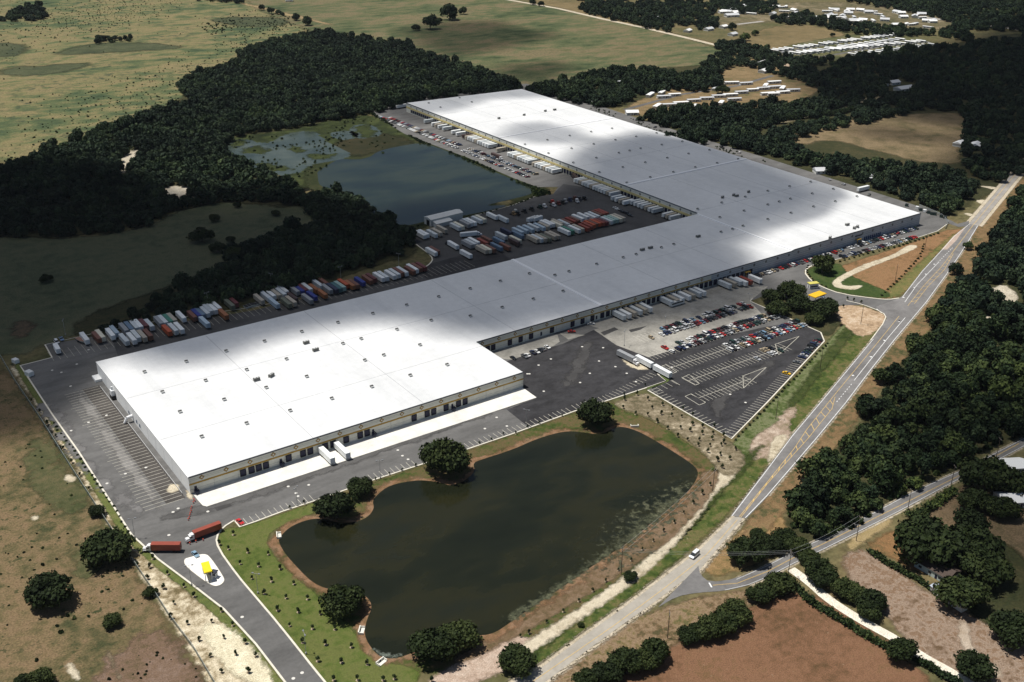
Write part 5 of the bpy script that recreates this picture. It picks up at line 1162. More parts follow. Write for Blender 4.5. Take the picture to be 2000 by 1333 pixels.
WT = [Proto('woodland_tree', [('crown', crown('wood_crown', 40+i, 1500, .078, 15, rh, .62, (.18,.42), m_woodl), []), ('trunk', trunk('wood_trunk', 9+i, .5, .045, 4), [])]) for i, rh in enumerate((.9, 1.05, 1.2, .85, 1.1))]
PINE = [Proto('woodland_tree', [('crown', crown('pine_crown', 60+i, 620, .095, 8, 1.5, .42, (.22,.40), m_pine, z0=.7), []), ('trunk', trunk('pine_trunk', 30+i, 1.3, .05, 5, .35), [])]) for i in range(2)]
trng = random.Random(5); NTREE = [0]
def oak(px, py, wpx, label, group=None, zc=None, squash=1.0, prot=None):
    """crown centre and crown width as measured in the photo"""
    g = P(px, py, 5.); dist = math.sqrt(g[0]**2+g[1]**2+(H-5)**2); R = wpx*dist/F/2*1.06
    zc = .62*R if zc is None else zc
    g = P(px, py, zc); NTREE[0] += 1
    return (prot or trng.choice(OAK)).put(g[0], g[1], 0, trng.uniform(0, 6.28), None, label, 'tree', group, (R, R, R*squash*trng.uniform(.92, 1.06)))
oak(868,893,100, 'broad oak on the pond bank promontory nearest the front docks', squash=1.1)
oak(655,988,84, 'left half of the twin crowned oak on the small pond headland'); oak(704,950,56, 'smaller right hand oak of the pair on the small pond headland')
oak(1160,806,77, 'round oak between the front yard kerb and the upper pond corner', squash=1.1); oak(668,1172,84, 'dark oak on the lawn side islet of the pond', squash=1.05)
oak(845,1262,100, 'large dark oak on the near end of the pond bank'); oak(895,1240,80, 'big oak leaning over the near pond shore, behind the largest one')
oak(1010,1284,78, 'oak between the near pond bank and the pale highway'); oak(207,1062,95, 'largest oak beside the fence, just left of the red container truck')
oak(97,1147,92, 'lone round oak in the scrub field at the left'); oak(188,996,33, 'small tree on the fence line above the largest fence oak'); oak(293,1156,28, 'small round tree standing on the fence line below the drive')
oak(218,1211,38, 'young bushy tree alone in the scrub field', squash=.9); oak(78,1322,44, 'bushy tree at the bottom edge of the scrub field'); oak(42,1326,26, 'low shrub tree beside the bottom edge of the scrub field')
oak(1608,518,46, 'tall dark oak at the tip of the curved entrance lawn', squash=1.35)
for q in ((1508,578,50),(1545,565,56),(1565,590,52),(1520,600,46)): oak(*q, 'dark oak crowding the island between car park and north gate', 'oaks of the car park island')
oak(1615,600,62, 'oak right of the bright yellow gate canopy'); oak(1590,620,38, 'oak below the bright yellow gate canopy')
for q in ((1460,1074,76),(1480,1042,34),(1508,1062,52),(1532,1046,50)): oak(*q, 'oak on the grass triangle between the highway and the side road', 'oaks on the grass triangle')
for q in ((1556,1062,52),(1580,1086,44)): oak(*q, 'oak overhanging the side road by the bend', 'oaks overhanging the side road')
for q in ((1600,1108,66),(1612,1128,56),(1650,1146,58),(1675,1160,50),(1703,1172,62),(1700,1190,50)): oak(*q, 'oak in the row along the far side of the white sand drive', 'oaks along the sand drive')
oak(1810,1052,122, 'widest oak, in the orange yard below the side road'); oak(1900,1062,106, 'massive dark oak behind the house with the brown roof'); oak(1925,1105,90, 'dark oak right of the brown roofed house'); oak(1882,1158,98, 'green domed oak over the grey mobile home'); oak(1895,1020,70, 'oak at the shaded yard edge, above the massive dark one')
oak(1980,1225,84, 'oak cut by the right edge beside the sandy lot'); oak(1905,1296,74, 'round oak alone on the sandy lot by the white drive'); oak(1764,1272,62, 'oak standing over the white sand drive on its near side', squash=1.2)
for q in ((1525,1136,58),(1485,1158,54),(1436,1194,66),(1412,1214,60),(1385,1226,62),(1346,1238,48),(1365,1232,44)): oak(*q, 'dense tree in the row dividing the dry brown field from the verge', 'trees along the dry field')
for q in ((1278,1272,66),(1258,1286,56),(1222,1290,70),(1185,1312,62),(1145,1324,54)): oak(*q, 'dark tree in the clump by the wooden pole at the dry field corner', 'trees at the dry field corner')
oak(1232,1124,30, 'small round tree on the sand strip beside a wooden pole'); oak(1135,1220,14, 'tiny bush tree in the green ditch beside the highway')
for q in ((1930,925,100),(1905,975,60),(1960,990,60),(1975,940,70)): oak(*q, 'dark oak hiding the white roofs by the side road', 'oaks hiding the white roofs')
for q, w_ in (((393,457,46),'largest tree standing in the shaded field'), ((424,482,32),'second tree of the shaded field group, right of the largest'), ((463,400,18),'small tree near the top of the shaded field'), ((458,494,40),'tree at the grove side of the shaded field'), ((450,466,18),'smallest tree inside the shaded field group'), ((538,415,20),'little tree in the clearing of the grove'), ((90,543,24),'lone low tree in the middle of the shaded field'), ((418,425,24),'thin tree at the upper rim of the shaded field')): oak(*q, w_)
for q in ((840,44,38),(812,54,18),(878,26,36),(905,22,18),(857,39,16)): oak(*q, 'dark tree in the clump on the far green pasture', 'clump on the far pasture', prot=trng.choice(WT))
for q in ((510,15,14),(530,21,18),(543,24,14),(552,28,10),(578,34,18),(600,42,22)): oak(*q, 'small dark tree in the line between range and far pasture', 'line of trees on the range edge', prot=trng.choice(WT))
oak(1411,174,28, 'round dark tree among the white mobile homes'); oak(1593,264,12, 'single thin pine in the brown field', prot=PINE[0], squash=1.)
for q in ((1430,53,18),(1455,72,22),(1476,65,15),(1627,68,12),(1655,72,12),(1040,4,16),(1057,8,14)): oak(*q, 'separate round tree in the far farm fields', 'separate trees in the far fields', prot=trng.choice(WT))
# the wood east of the highway, tree by tree
EW = [(2060,330),(1990,372),(1965,430),(1925,490),(1895,545),(1842,580),(1822,650),(1765,705),(1705,800),(1655,870),(1610,900),(1570,960),(1540,1000),(1552,1040),(1612,1058),(1715,1000),(1880,905),(1930,880),(2040,830),(2200,700)]
holes = [GS(q) for q in ([(1925,560),(1960,550),(2000,575),(2000,610),(1950,600)], [(1905,610),(1950,625),(1955,640),(1915,632)], [(1930,680),(1985,675),(1990,690),(1930,690)], [(1935,720),(1990,740),(1990,755),(1940,735)], [(1660,850),(1678,880),(1672,905),(1655,880)])]
pts = scatter(GS(EW), 8.6, holes, .95, 3)
fr = []
for x, y in pts:
    v_ = RM @ (np.array([x, y, 6])-np.array([0, 0, H])); fx_ = v_[0]/v_[2]*F+CX
    if fx_ < 2030: fr.append((x, y))
fr.sort(key=lambda p: p[0]**2+p[1]**2)
NW = 228
for i, (x, y) in enumerate(fr[:NW]):
    near_edge = trng.random()
    pr = trng.choice(PINE) if near_edge < .10 else trng.choice(WT); R = trng.choice((4.2,5.2,6.0,6.8,7.8,8.6))*trng.uniform(.9,1.1)*(0.62 if near_edge < .10 else 1); NTREE[0] += 1
    pr.put(x, y, 0, trng.uniform(0, 6.28), None, 'woodland tree among the close packed crowns east of the highway', 'tree', 'trees of the wood east of the highway', (R, R, R*trng.uniform(.9, 1.2)))
for q in ((1866,526,30),(1890,480,24),(1670,885,40),(1635,950,44),(1600,975,48),(1570,1010,50),(1690,800,42),(1720,735,40),(1848,605,34)):
    oak(*q, 'woodland tree among the close packed crowns east of the highway', 'trees of the wood east of the highway', prot=trng.choice(WT))
print('trees', NTREE[0], 'east wood', len(fr))
ug = scatter(GS(EW), 4.6, holes, 1., 77)
# far woods that read as one mass: instanced crowns
FT = bpy.data.collections.new('far_tree_kinds')
for i, rh in enumerate((.8, .95, 1.15, .85, 1.0)):
    o = bpy.data.objects.new('far_tree_kind', crown('far_crown', 80+i, 620, .115, 11, rh, .62, (.2,.46), m_farl, z0=.15)); FT.objects.link(o)
def gn_scatter(name, P3, coll, smin, smax, label, seed=0, zs=(.75,1.45)):
    me = bpy.data.meshes.new(name); me.vertices.add(len(P3)); me.vertices.foreach_set('co', np.asarray(P3, np.float32).ravel())
    rg = np.random.default_rng(seed); s = rg.uniform(smin, smax, len(P3)); sc = np.stack([s*rg.uniform(.85, 1.15, len(P3)), s, s*rg.uniform(*zs, len(P3))], 1)
    a = me.attributes.new('sc', 'FLOAT_VECTOR', 'POINT'); a.data.foreach_set('vector', sc.astype(np.float32).ravel())
    rt = np.zeros((len(P3), 3)); rt[:, 2] = rg.uniform(0, 6.28, len(P3))
    a = me.attributes.new('rot', 'FLOAT_VECTOR', 'POINT'); a.data.foreach_set('vector', rt.astype(np.float32).ravel())
    a = me.attributes.new('pick', 'INT', 'POINT'); a.data.foreach_set('value', rg.integers(0, len(coll.objects), len(P3)).astype(np.int32))
    ng = bpy.data.node_groups.new(name+'_nodes', 'GeometryNodeTree')
    ng.interface.new_socket('Geometry', in_out='INPUT', socket_type='NodeSocketGeometry'); ng.interface.new_socket('Geometry', in_out='OUTPUT', socket_type='NodeSocketGeometry')
    L = ng.links.new; gi = ng.nodes.new('NodeGroupInput'); go = ng.nodes.new('NodeGroupOutput')
    ip = ng.nodes.new('GeometryNodeInstanceOnPoints'); ci = ng.nodes.new('GeometryNodeCollectionInfo'); ci.inputs['Collection'].default_value = coll; ci.inputs['Separate Children'].default_value = True
    def att(nm, t):
        n = ng.nodes.new('GeometryNodeInputNamedAttribute'); n.data_type = t; n.inputs['Name'].default_value = nm; return next(s for s in n.outputs if s.enabled)
    L(gi.outputs[0], ip.inputs['Points']); L(ci.outputs[0], ip.inputs['Instance']); ip.inputs['Pick Instance'].default_value = True
    L(att('pick', 'INT'), ip.inputs['Instance Index']); L(att('sc', 'FLOAT_VECTOR'), ip.inputs['Scale'])
    er = ng.nodes.new('FunctionNodeEulerToRotation'); L(att('rot', 'FLOAT_VECTOR'), er.inputs[0]); L(er.outputs[0], ip.inputs['Rotation'])
    L(ip.outputs[0], go.inputs[0])
    o = obj(name, me); md = o.modifiers.new('scatter', 'NODES'); md.node_group = ng
    tag(o, label, kind='stuff'); return o
def wood(name, poly_px, spacing, s0, s1, label, holes_px=(), seed=1, coll=FT):
    p = scatter(GS(poly_px), spacing, [GS(h) for h in holes_px], .95, seed)
    return gn_scatter(name, np.column_stack([p, np.zeros(len(p))]), coll, s0, s1, label, seed)
wood('forest', [(-500,500),(-300,455),(-100,370),(0,332),(45,316),(75,300),(150,272),(250,238),(340,212),(368,206),(358,188),(352,168),(382,147),(470,126),(466,108),(500,92),(590,72),(650,68),(685,76),(800,92),(850,116),(925,136),(1000,160),(1022,176),(980,185),(900,186),(800,205),(770,214),(720,224),(640,238),(560,254),(450,270),(440,300),(480,322),(560,362),(600,392),(590,402),(440,394),(340,414),(300,440),(160,467),(0,463)], 8.2, 3.4, 7.8,
     'dark forest closing round the marsh and the back of the shaded field', ([(228,322),(245,300),(275,290),(292,297),(270,312),(250,330),(240,345)], [(310,384),(335,360),(365,365),(395,372),(380,388),(340,396)]), 21)
wood('grove', [(590,402),(640,382),(690,385),(700,400),(730,408),(726,420),(755,432),(770,442),(800,455),(806,475),(808,500),(740,512),(640,548),(560,572),(500,585),(420,600),(345,606),(335,590),(390,545),(430,535),(445,490),(480,488),(560,455),(620,435)], 8.0, 4.6, 7.4, 'dark grove between the back pond and the rows of stored trailers', (), 22)
wood('grove', [(150,652),(230,632),(345,606),(420,600),(430,608),(330,622),(200,655)], 6.5, 2.6, 4.4, 'low dark thicket behind the left end of the trailer rows', (), 23)
wood('grove', [(220,635),(330,575),(360,560),(340,605)], 7.5, 3.2, 5.2, 'shaded trees at the corner of the shaded field', (), 24)
oak(758,417,34, 'dark treed islet in the back pond, flat and oval', squash=.6)
NEW = [([(1030,180),(1060,165),(1120,162),(1150,150),(1200,142),(1260,140),(1340,150),(1400,140),(1412,165),(1380,182),(1330,178),(1270,182),(1230,198),(1195,214),(1150,208),(1090,196)], ()),
       ([(1245,238),(1290,222),(1330,212),(1400,215),(1450,212),(1500,200),(1540,208),(1600,196),(1640,212),(1610,232),(1560,232),(1500,252),(1450,262),(1480,278),(1540,292),(1600,312),(1700,318),(1780,330),(1880,342),(1905,362),(1880,400),(1850,425),(1800,400),(1700,366),(1600,338),(1500,308),(1400,280),(1320,256)], ([(1570,330),(1640,345),(1700,362),(1640,365)],)),
       ([(1250,285),(1330,262),(1400,285)], ()),
       ([(1510,262),(1600,246),(1690,226),(1740,222),(1745,232),(1640,250),(1560,272),(1545,280)], ()),
       ([(1485,270),(1560,250),(1600,246),(1580,256),(1530,268),(1510,280)], ()),
       ([(1370,128),(1400,110),(1440,100),(1500,122),(1580,140),(1600,150),(1640,118),(1720,108),(1830,92),(1900,90),(2000,100),(2400,60),(2600,400),(2000,340),(1960,360),(1905,345),(1880,318),(1880,270),(1890,240),(1860,218),(1800,216),(1745,230),(1690,225),(1640,210),(1610,190),(1560,160),(1500,145),(1440,130),(1400,142)], ([(1725,158),(1790,165),(1785,190),(1740,190)],)),
       ([(1128,24),(1150,6),(1250,10),(1330,4),(1400,12),(1390,36),(1410,52),(1360,62),(1330,70),(1260,56),(1180,36)], ([(1300,55),(1360,52),(1360,72),(1310,72)],)),
       ([(1385,5),(1470,0),(1520,12),(1500,30),(1440,28),(1405,22)], ()), ([(1500,40),(1560,28),(1640,44),(1700,50),(1800,62),(1830,70),(1740,74),(1640,64),(1600,52),(1520,48)], ()),
       ([(1600,-10),(1760,-14),(2100,-20),(2300,30),(2000,60),(1880,60),(1840,40),(1760,22),(1680,10)], ()),
       ([(1830,70),(1880,48),(2000,62),(2400,40),(2400,80),(2000,95),(1900,88)], ([(1890,60),(2000,64),(2000,82),(1900,80)],)),
       ([(1060,-10),(1300,-14),(1400,-8),(1300,2),(1130,2)], ()), ([(1385,82),(1450,88),(1500,96),(1480,102),(1430,104),(1392,96)], ()), ([(1440,104),(1500,100),(1540,112),(1600,120),(1640,112),(1620,125),(1560,138),(1500,128)], ())]
for i, (q, h) in enumerate(NEW):
    wood('far_woodland', q, 9.5 if i in (0, 1, 2, 3, 4) else 12.5, 4.6, 7.6, 'dark woodland in the distance beyond the warehouse', h, 30+i)
# the rest of the east wood, behind the nearest trees
if len(fr) > NW: gn_scatter('far_woodland', np.array([(x, y, 0) for x, y in fr[NW:]]), FT, 4.6, 7.4, 'remoter crowns of the wood east of the highway', 55)
wood('far_woodland', [(2,42),(40,16),(80,14),(88,38),(60,42),(20,44)], 12, 5, 8, 'dark clump of trees at the top left edge of the range', (), 50)
wood('far_woodland', [(180,78),(215,70),(258,78),(250,84),(190,88)], 13, 3.5, 5.5, 'thin clump of trees over a dark hollow in the range', (), 51)
wood('far_woodland', [(380,2),(470,-4),(480,8),(440,6)], 13, 4, 7, 'trees on the far rim of the range', (), 52)
patch('range_hollow', [(98,106),(140,92),(220,82),(300,84),(365,92),(330,98),(240,102),(150,108)], soil('hollow_scrub', [(.035,.045,.025),(.06,.07,.035),(.09,.095,.05)], .02,.08,.5, edge=(.03,.6)), .022, 14)
patch('range_hollow', [(0,132),(80,128),(200,122),(120,145),(0,152)], bpy.data.materials['hollow_scrub'], .022, 14)
patch('range_hollow', [(-60,85),(40,82),(60,100),(20,112),(-60,110)], bpy.data.materials['hollow_scrub'], .022, 14)
patch('range_hollow', [(400,38),(480,32),(560,36),(560,52),(470,54)], bpy.data.materials['hollow_scrub'], .022, 14)
# scrub bushes
SH = bpy.data.collections.new('shrub_kinds')
for i in range(3):
    o = bpy.data.objects.new('shrub_kind', crown('shrub_crown', 120+i, 130, .24, 5, .8, .5, (.35,.5), m_woodl, z0=-.1)); SH.objects.link(o)
gn_scatter('undergrowth', np.column_stack([ug, np.zeros(len(ug))]), SH, 1.2, 2.9, 'low undergrowth filling the gaps of the east wood', 78)
def bushes(poly_px, spacing, s0, s1, keep, label, seed, sc=.03):
    p = scatter(GS(poly_px), spacing, (), 1.6, seed); rg = np.random.default_rng(seed)
    w_ = np.sin(p[:, 0]*sc+seed)*np.cos(p[:, 1]*sc*1.3+2)+.6*np.sin(p[:, 0]*sc*2.7-p[:, 1]*sc*2.1)
    k = rg.random(len(p)) < keep*np.clip(.5+w_, .04, 1.6); p = p[k]
    return gn_scatter('scrub', np.column_stack([p, np.zeros(len(p))]), SH, s0, s1, label, seed)
bushes([(-300,760),(20,790),(100,900),(200,1030),(330,1230),(400,1340),(300,1500),(-500,1500)], 4.2, .35, 1.0, .22, 'low scrub bushes dotting the dry field at the left', 3, .05)
bushes([(40,1250),(130,1190),(160,1215),(120,1245)], 3, .5, 1.2, .6, 'palmetto cluster in the scrub field below the lone oak', 4, .1)
bushes([(270,1270),(380,1280),(400,1340),(250,1345)], 3, .3, .7, .5, 'low weeds in the scrub field near the fence', 6, .1)
bushes([(-400,-20),(440,-20),(480,10),(620,65),(460,120),(370,190),(340,235),(120,300),(-200,370),(-500,400)], 8, .45, 1.4, .45, 'scattered scrub over the open range', 5, .007)
bushes([(350,30),(560,25),(610,62),(470,110),(400,60)], 9, .8, 2., .7, 'denser scrub at the range edge', 8, .02)
bushes([(440,300),(470,272),(560,256),(640,236),(735,225),(800,275),(790,284),(700,318),(625,335),(600,345),(560,362),(500,345)], 5, .6, 1.8, .28, 'reeds and low growth around the marsh', 9, .04)
bushes([(1046,386),(1036,368),(972,340),(853,289),(821,280),(730,222),(722,222),(790,262),(850,287),(917,313),(972,338),(1004,352),(1060,372),(1080,380)], 2.0, 1.0, 2.1, 1.6, 'shrubs on the bank between pond and car lines', 10, .05)
bushes([(806,442),(905,426),(1000,401),(1046,382),(1046,386),(1000,405),(905,430),(806,446)], 2.6, .6, 1.2, 1.2, 'shrubs along the yard side of the back pond', 12, .05)
bushes([(1000,165),(1040,170),(1158,208),(1331,264),(1500,314),(1500,322),(1330,272),(1158,215)], 3, .6, 1.3, .5, 'weeds along the lane behind the north wing', 13, .05)
# young planted trees
SAP = [Proto('young_tree', [('crown', crown('sapling_crown', 140+i, 110, .16, 4, 1.4, .26, (.28,.42), m_youngl, z0=.45), []), ('trunk', trunk('sapling_trunk', 50+i, 1.1, .045, 3, .2), []),
       ('mulch_ring', (lambda m: (m.poly([(.5*math.cos(t), .5*math.sin(t), .06) for t in [k*math.pi/4 for k in range(8)]]), m.mesh('mulch_ring', plain('mulch_ring_sand', (.34,.27,.18), .9)))[1])(MB()), [])]) for i in range(3)]
SHR = [crown('round_shrub', 150+i, 110, .24, 5, .85, .5, (.35,.5), m_youngl, z0=-.1) for i in range(2)]
def saps(zz, pts, label, group, z=.04, s=(1.05,1.5)):
    for x, y in pts:
        g = G(*zz(x, y)); k = trng.uniform(*s); trng.choice(SAP).put(g[0], g[1], z, trng.uniform(0, 6), None, label, 'young tree', group, (k, k, k*trng.uniform(.9, 1.15)))
s6 = Z(500,990,3.886); s5 = Z(0,990,3.886); s7 = Z(1000,990,3.886); s3 = Z(1000,660,3.92); s2 = Z(500,660,3.92)
saps(s6, [(20,455),(118,570),(185,475),(288,590),(228,697),(65,665),(390,705),(320,803),(165,790),(490,818),(258,908),(428,930),(598,935),(355,1035),(530,1050),(722,1070),(468,1175),(650,1185),(845,1200),(95,365),(590,1320),(770,1320),(965,1320),(1050,1310),(1330,1330)], 'young tree planted on the green lawn between drive and pond', 'young trees on the lawn')
saps(s5, [(1770,215),(1665,290),(1880,350),(1735,325),(1825,438),(1915,550)], 'young tree planted on the green lawn between drive and pond', 'young trees on the lawn')
saps(s5, [(1045,450),(1140,465),(1275,515),(1120,550),(1245,625),(1320,740),(1475,685),(1300,850),(1425,895),(1610,880),(1400,610),(1680,800),(1515,1018),(1700,1000),(1765,905),(1600,1140),(1790,1125),(1860,1040),(1680,1260),(1885,1260),(1940,1140),(1160,400)], 'young tree on the sandy ground between fence and drive', 'young trees along the drive')
saps(s7, [(1303,55),(1232,125),(1152,190),(1072,265),(990,330),(902,412),(808,487),(712,570),(612,645),(505,722),(388,800),(265,882),(130,965),(65,990)], 'small round tree in the single row on the pale sand strip', 'row on the sand strip', s=(.85,1.05))
saps(s3, [(860,480),(955,440),(1040,480),(850,540),(945,590),(1075,545),(1040,600),(1150,520),(1145,590),(1110,650),(1225,550),(1220,600),(1190,700),(1310,555),(1300,610),(1290,700),(1270,760),(1385,600),(1380,670),(1365,720),(1345,790),(1460,690),(1455,740),(1435,790),(1425,830),(1550,690),(1540,740),(1530,780),(1515,830),(1500,880),(1620,760),(1620,810),(1600,830),(1595,900),(1570,945),(1710,860),(1665,935),(1610,1000),(1515,1130),(1455,1200),(1385,1270)], 'young tree in the planted sandy ground below the car park', 'young trees below the car park')
saps(s3, [(30,740),(120,690),(208,660),(295,625),(383,605),(1020,370),(860,440)], 'young tree on the grass edge of the front yard kerb', 'young trees along the yard kerb', s=(.8,1.))
saps(s2, [(1895,745),(1805,785),(1710,815),(1225,985),(1120,1020),(1020,1050),(915,1090),(370,1270),(260,1310)], 'young tree on the grass edge of the front yard kerb', 'young trees along the yard kerb', s=(.8,1.))
saps(Z(1450,460,7.84), [(1605,985),(1705,1010),(1820,1040),(1540,1110)], 'young tree by the sand works at the north gate', 'young trees at the north gate')
saps(Z(0,660,3.92), [(245,490),(305,575),(365,665),(428,760),(488,855),(550,960),(615,1060),(685,1165)], 'young tree on the sandy strip inside the left fence', 'young trees inside the left fence')
def shrub_line(px, step, s0, s1, label, group):
    p = densify(GS(px), step)
    for x, y in p:
        o = obj('shrub', trng.choice(SHR)); k = trng.uniform(s0, s1); o.location = (x+trng.uniform(-.3,.3), y+trng.uniform(-.3,.3), .04); o.scale = (k, k, k*.9); o.rotation_euler = (0, 0, trng.uniform(0, 6))
        tag(o, label, 'shrub', group)
shrub_line([(104,828),(152,890),(221,990),(250,1040)], 4.2, .7, 1.05, 'dark shrub in the line along the left yard kerb', 'shrubs along the left kerb')
shrub_line([(1436,860),(1504,790),(1616,672)], 4.2, .8, 1.2, 'shrub in the line outside the right kerb of the car park', 'shrubs along the car park kerb')
shrub_line([(1640,512),(1705,494),(1756,482),(1832,457)], 4.4, .9, 1.4, 'shrub in the line along the east front kerb', 'shrubs along the east front kerb')
shrub_line([(1722,578),(1745,556),(1770,531),(1797,502),(1805,478)], 5, .9, 1.35, 'dark shrub in the slanting line across the brown verge', 'shrubs across the brown verge')
shrub_line([(1578,520),(1575,533),(1590,550),(1612,561)], 3.4, .8, 1.2, 'shrub inside the curved kerb of the entrance lawn', 'shrubs on the entrance lawn')
def hedge(px, w, h, label, seed):
    p = densify(GS(px), 1.0); rg = np.random.default_rng(seed); n = len(p)*90
    k = rg.integers(0, len(p), n); c = np.array(p)[k]; hh = np.array([h*(.7+.5*math.sin(i*.37)**2) for i in range(len(p))])[k]
    q = np.column_stack([c+rg.normal(size=(n, 2))*w*.3, rg.random(n)**.6*hh]); nr = rg.normal(size=(n, 3)); nr[:, 2] += .6; nr /= np.linalg.norm(nr, axis=1)[:, None]
    t = np.cross(nr, rg.normal(size=(n, 3))); t /= np.linalg.norm(t, axis=1)[:, None]; b = np.cross(nr, t); s = rg.uniform(.18, .42, n)[:, None]
    v = np.stack([q-t*s-b*s, q+t*s-b*s, q+t*s+b*s, q-t*s+b*s], 1).reshape(-1, 3)
    me = fast_mesh('hedge', v, np.arange(4*n).reshape(-1, 4), m_woodl); at = me.attributes.new('tint', 'FLOAT', 'FACE'); at.data.foreach_set('value', rg.random(n).astype(np.float32))
    tag(obj('hedge', me), label, 'hedge')
hedge([(1538,1140),(1560,1155),(1585,1180),(1620,1200),(1660,1225),(1700,1250),(1735,1268)], 2.4, 2.2, 'rough hedge on the dry field side of the white sand drive', 1)
hedge([(1790,1292),(1830,1315),(1880,1345)], 2.4, 2.2, 'short hedge at the bottom edge beside the white drive', 2)
hedge([(1700,1080),(1730,1100),(1765,1120),(1780,1128)], 2.2, 1.8, 'hedge between the orange yard and the sandy lot', 3)
hedge([(1780,1126),(1800,1140),(1815,1150),(1828,1160)], 1.8, 1.6, 'row of bushes under the light walled house', 4)
hedge([(1775,1008),(1790,1012),(1830,985),(1862,962)], 3.5, 2.6, 'long dark hedge beside the side road', 5)
hedge([(1480,985),(1560,940)], .01, .01, 'x', 6) if False else None
hedge([(1468,250),(1530,236),(1590,230),(1640,224),(1700,206)], 5, 5, 'tall hedge along the pale paddock', 7)
# ------------------------------------------------------------------ road paint
mk = MB(); my = MB(); ZK = ZP+.040
def wl(px, w=.3, m=None): (m or mk).ribbon(densify(GS(px), 8), w, ZK)
def inset(Lp, w, side):
    A = [Vector(p) for p in densify([G(*p) for p in Lp], 8)]; out = []
    for i, p in enumerate(A):
        d = (A[min(i+1, len(A)-1)]-A[max(i-1, 0)]).normalized(); out.append((p.x-d.y*w*side, p.y+d.x*w*side))
    return out
mk.ribbon(inset(HL[7:13], .55, -1), .28, ZK); mk.ribbon(inset(HL[13:18], .55, -1), .28, ZK); mk.ribbon(inset(HR[7:18], .6, 1), .3, ZK)
wl([(1768,621),(1734.7,660),(1668,744)]); wl([(1834,512),(1791,557),(1767,591)])
def dashes(a, b, n, w=.35, l=.45):
    a, b = Vector(G(*a)), Vector(G(*b))
    for i in range(n):
        p = a+(b-a)*((i+.2)/n); q = a+(b-a)*((i+.2+l)/n); mk.ribbon([p, q], w, ZK)
dashes((1664,750),(1632.6,787.6), 8); dashes((1861,484),(1834,511), 8)
wl([(1712,604),(1722,612)], .5); wl([(1385,1139),(1390,1148)], .6)
def arrow(px, py, px2, py2):
    a, b = Vector(G(px, py)), Vector(G(px2, py2)); d = (b-a).normalized(); n = Vector((-d.y, d.x))
    q = lambda s, t: (a.x+d.x*s+n.x*t, a.y+d.y*s+n.y*t, ZK)
    mk.poly([q(-1.6,-.18), q(.6,-.18), q(.6,.5), q(0,.5), q(1.0,1.5), q(2.0,.5), q(1.4,.5), q(1.0,-.18), q(1.0,-.2)][:8])
for q in ((1823.5,515.6,1807,535),(1807,535,1784,561),(1784.5,561,1765,584),(1766,583,1784,561),(1755,627,1726,664),(1726,664,1700,696),(1700,696,1667,736),(1667,736,1700,696)): arrow(*q)
for off in (-.16, .16): my.ribbon(inset([(1985.5,338),(1950,381),(1902,438.5),(1858.6,496)], off, 1), .16, ZK)
yl = lambda px, w=.24: my.ribbon(densify(GS(px), 8), w, ZK)
LA = [(1858.6,496),(1838,522.7),(1803,560),(1773,598)]; LB = [(1862,496),(1844.5,527.8),(1812.7,560),(1786,594)]
LC = [(1630,772),(1576.5,838.6),(1551,877),(1500,940.6),(1444,1010)]; LD = [(1631,776),(1625,799),(1576.5,859),(1528,912.5),(1500,944),(1447,1011)]
yl([(1756,618),(1714,670),(1676,716),(1630,772)])
for q in (LA, LB, LC, LD): yl(q)
def hatch(A_, B_, n):
    a = densify(GS(A_), 1.5); b = densify(GS(B_), 1.5)
    for i in range(1, n):
        p = a[int(i/n*(len(a)-1))]; q = b[int(min(1, (i+.35)/n)*(len(b)-1))]
        if math.hypot(p[0]-q[0], p[1]-q[1]) > .9: my.ribbon([p, q], .36, ZK+.002)
hatch(LA, LB, 15); hatch(LC, LD, 17)
yl([(1440,1016),(1380,1084),(1300,1148),(1200,1222),(1064,1316),(1000,1360)], .22)
SC = [(1392,1144),(1440,1140),(1499,1117),(1560,1085),(1610,1062),(1660,1037),(1730,1002),(1800,967),(1900,916),(1990,867)]
for off in (-.13, .13): my.ribbon(inset(SC, off, 1), .13, ZK)
mk.ribbon(inset(SD[3:], .45, 1), .16, ZK); mk.ribbon(inset(SU[3:], .4, -1), .16, ZK)
tag(mk.build('road_marking', plain('road_paint_white', (.74,.74,.72), .7, var=.12, scale=.6)), kind='structure')
tag(my.build('road_marking', plain('road_paint_yellow', (.58,.40,.15), .7, var=.15, scale=.6)), kind='structure')
# ------------------------------------------------------------------ fence, poles, lamps
def fence(px, h, label, step=3.0, mesh_c=(.12,.16,.14)):
    p = densify(GS(px), step); r = tag(empty('chain_link_fence', (*p[0], 0)), label, 'fence')
    m, nt, b = new_mat('chain_link'); b.inputs['Base Color'].default_value = (*mesh_c, 1); b.inputs['Roughness'].default_value = .6
    t = N(nt, 'ShaderNodeBsdfTransparent'); mx = N(nt, 'ShaderNodeMixShader', i_0=.55); nt.links.new(t.outputs[0], mx.inputs[1]); nt.links.new(b.outputs[0], mx.inputs[2]); nt.links.new(mx.outputs[0], nt.nodes['Material Output'].inputs[0])
    a = MB(); o0 = p[0]; lo = lambda q, z: (q[0]-o0[0], q[1]-o0[1], z)
    for u, v in zip(p[:-1], p[1:]): a.quad(lo(u,.05), lo(v,.05), lo(v,h), lo(u,h))
    a.build('wire_mesh', m, r); ra = MB()
    for u, v in zip(p[:-1], p[1:]): ra.tube(lo(u,h), lo(v,h), .06, .06, 5, cap=False)
    mg = plain('galvanised', (.42,.47,.45), .5, .3); ra.build('top_rail', mg, r)
    po = MB()
    for u in p: po.tube(lo(u,0), lo(u,h+.1), .06, .06, 5)
    pm = MB(); pm.tube((0,0,0),(0,0,h+.1),.06,.06,5); pmesh = pm.mesh('fence_post', mg)
    for i, u in enumerate(p[::max(1, len(p)//90)]):
        o = obj('post', pmesh, r); o.location = lo(u, 0)
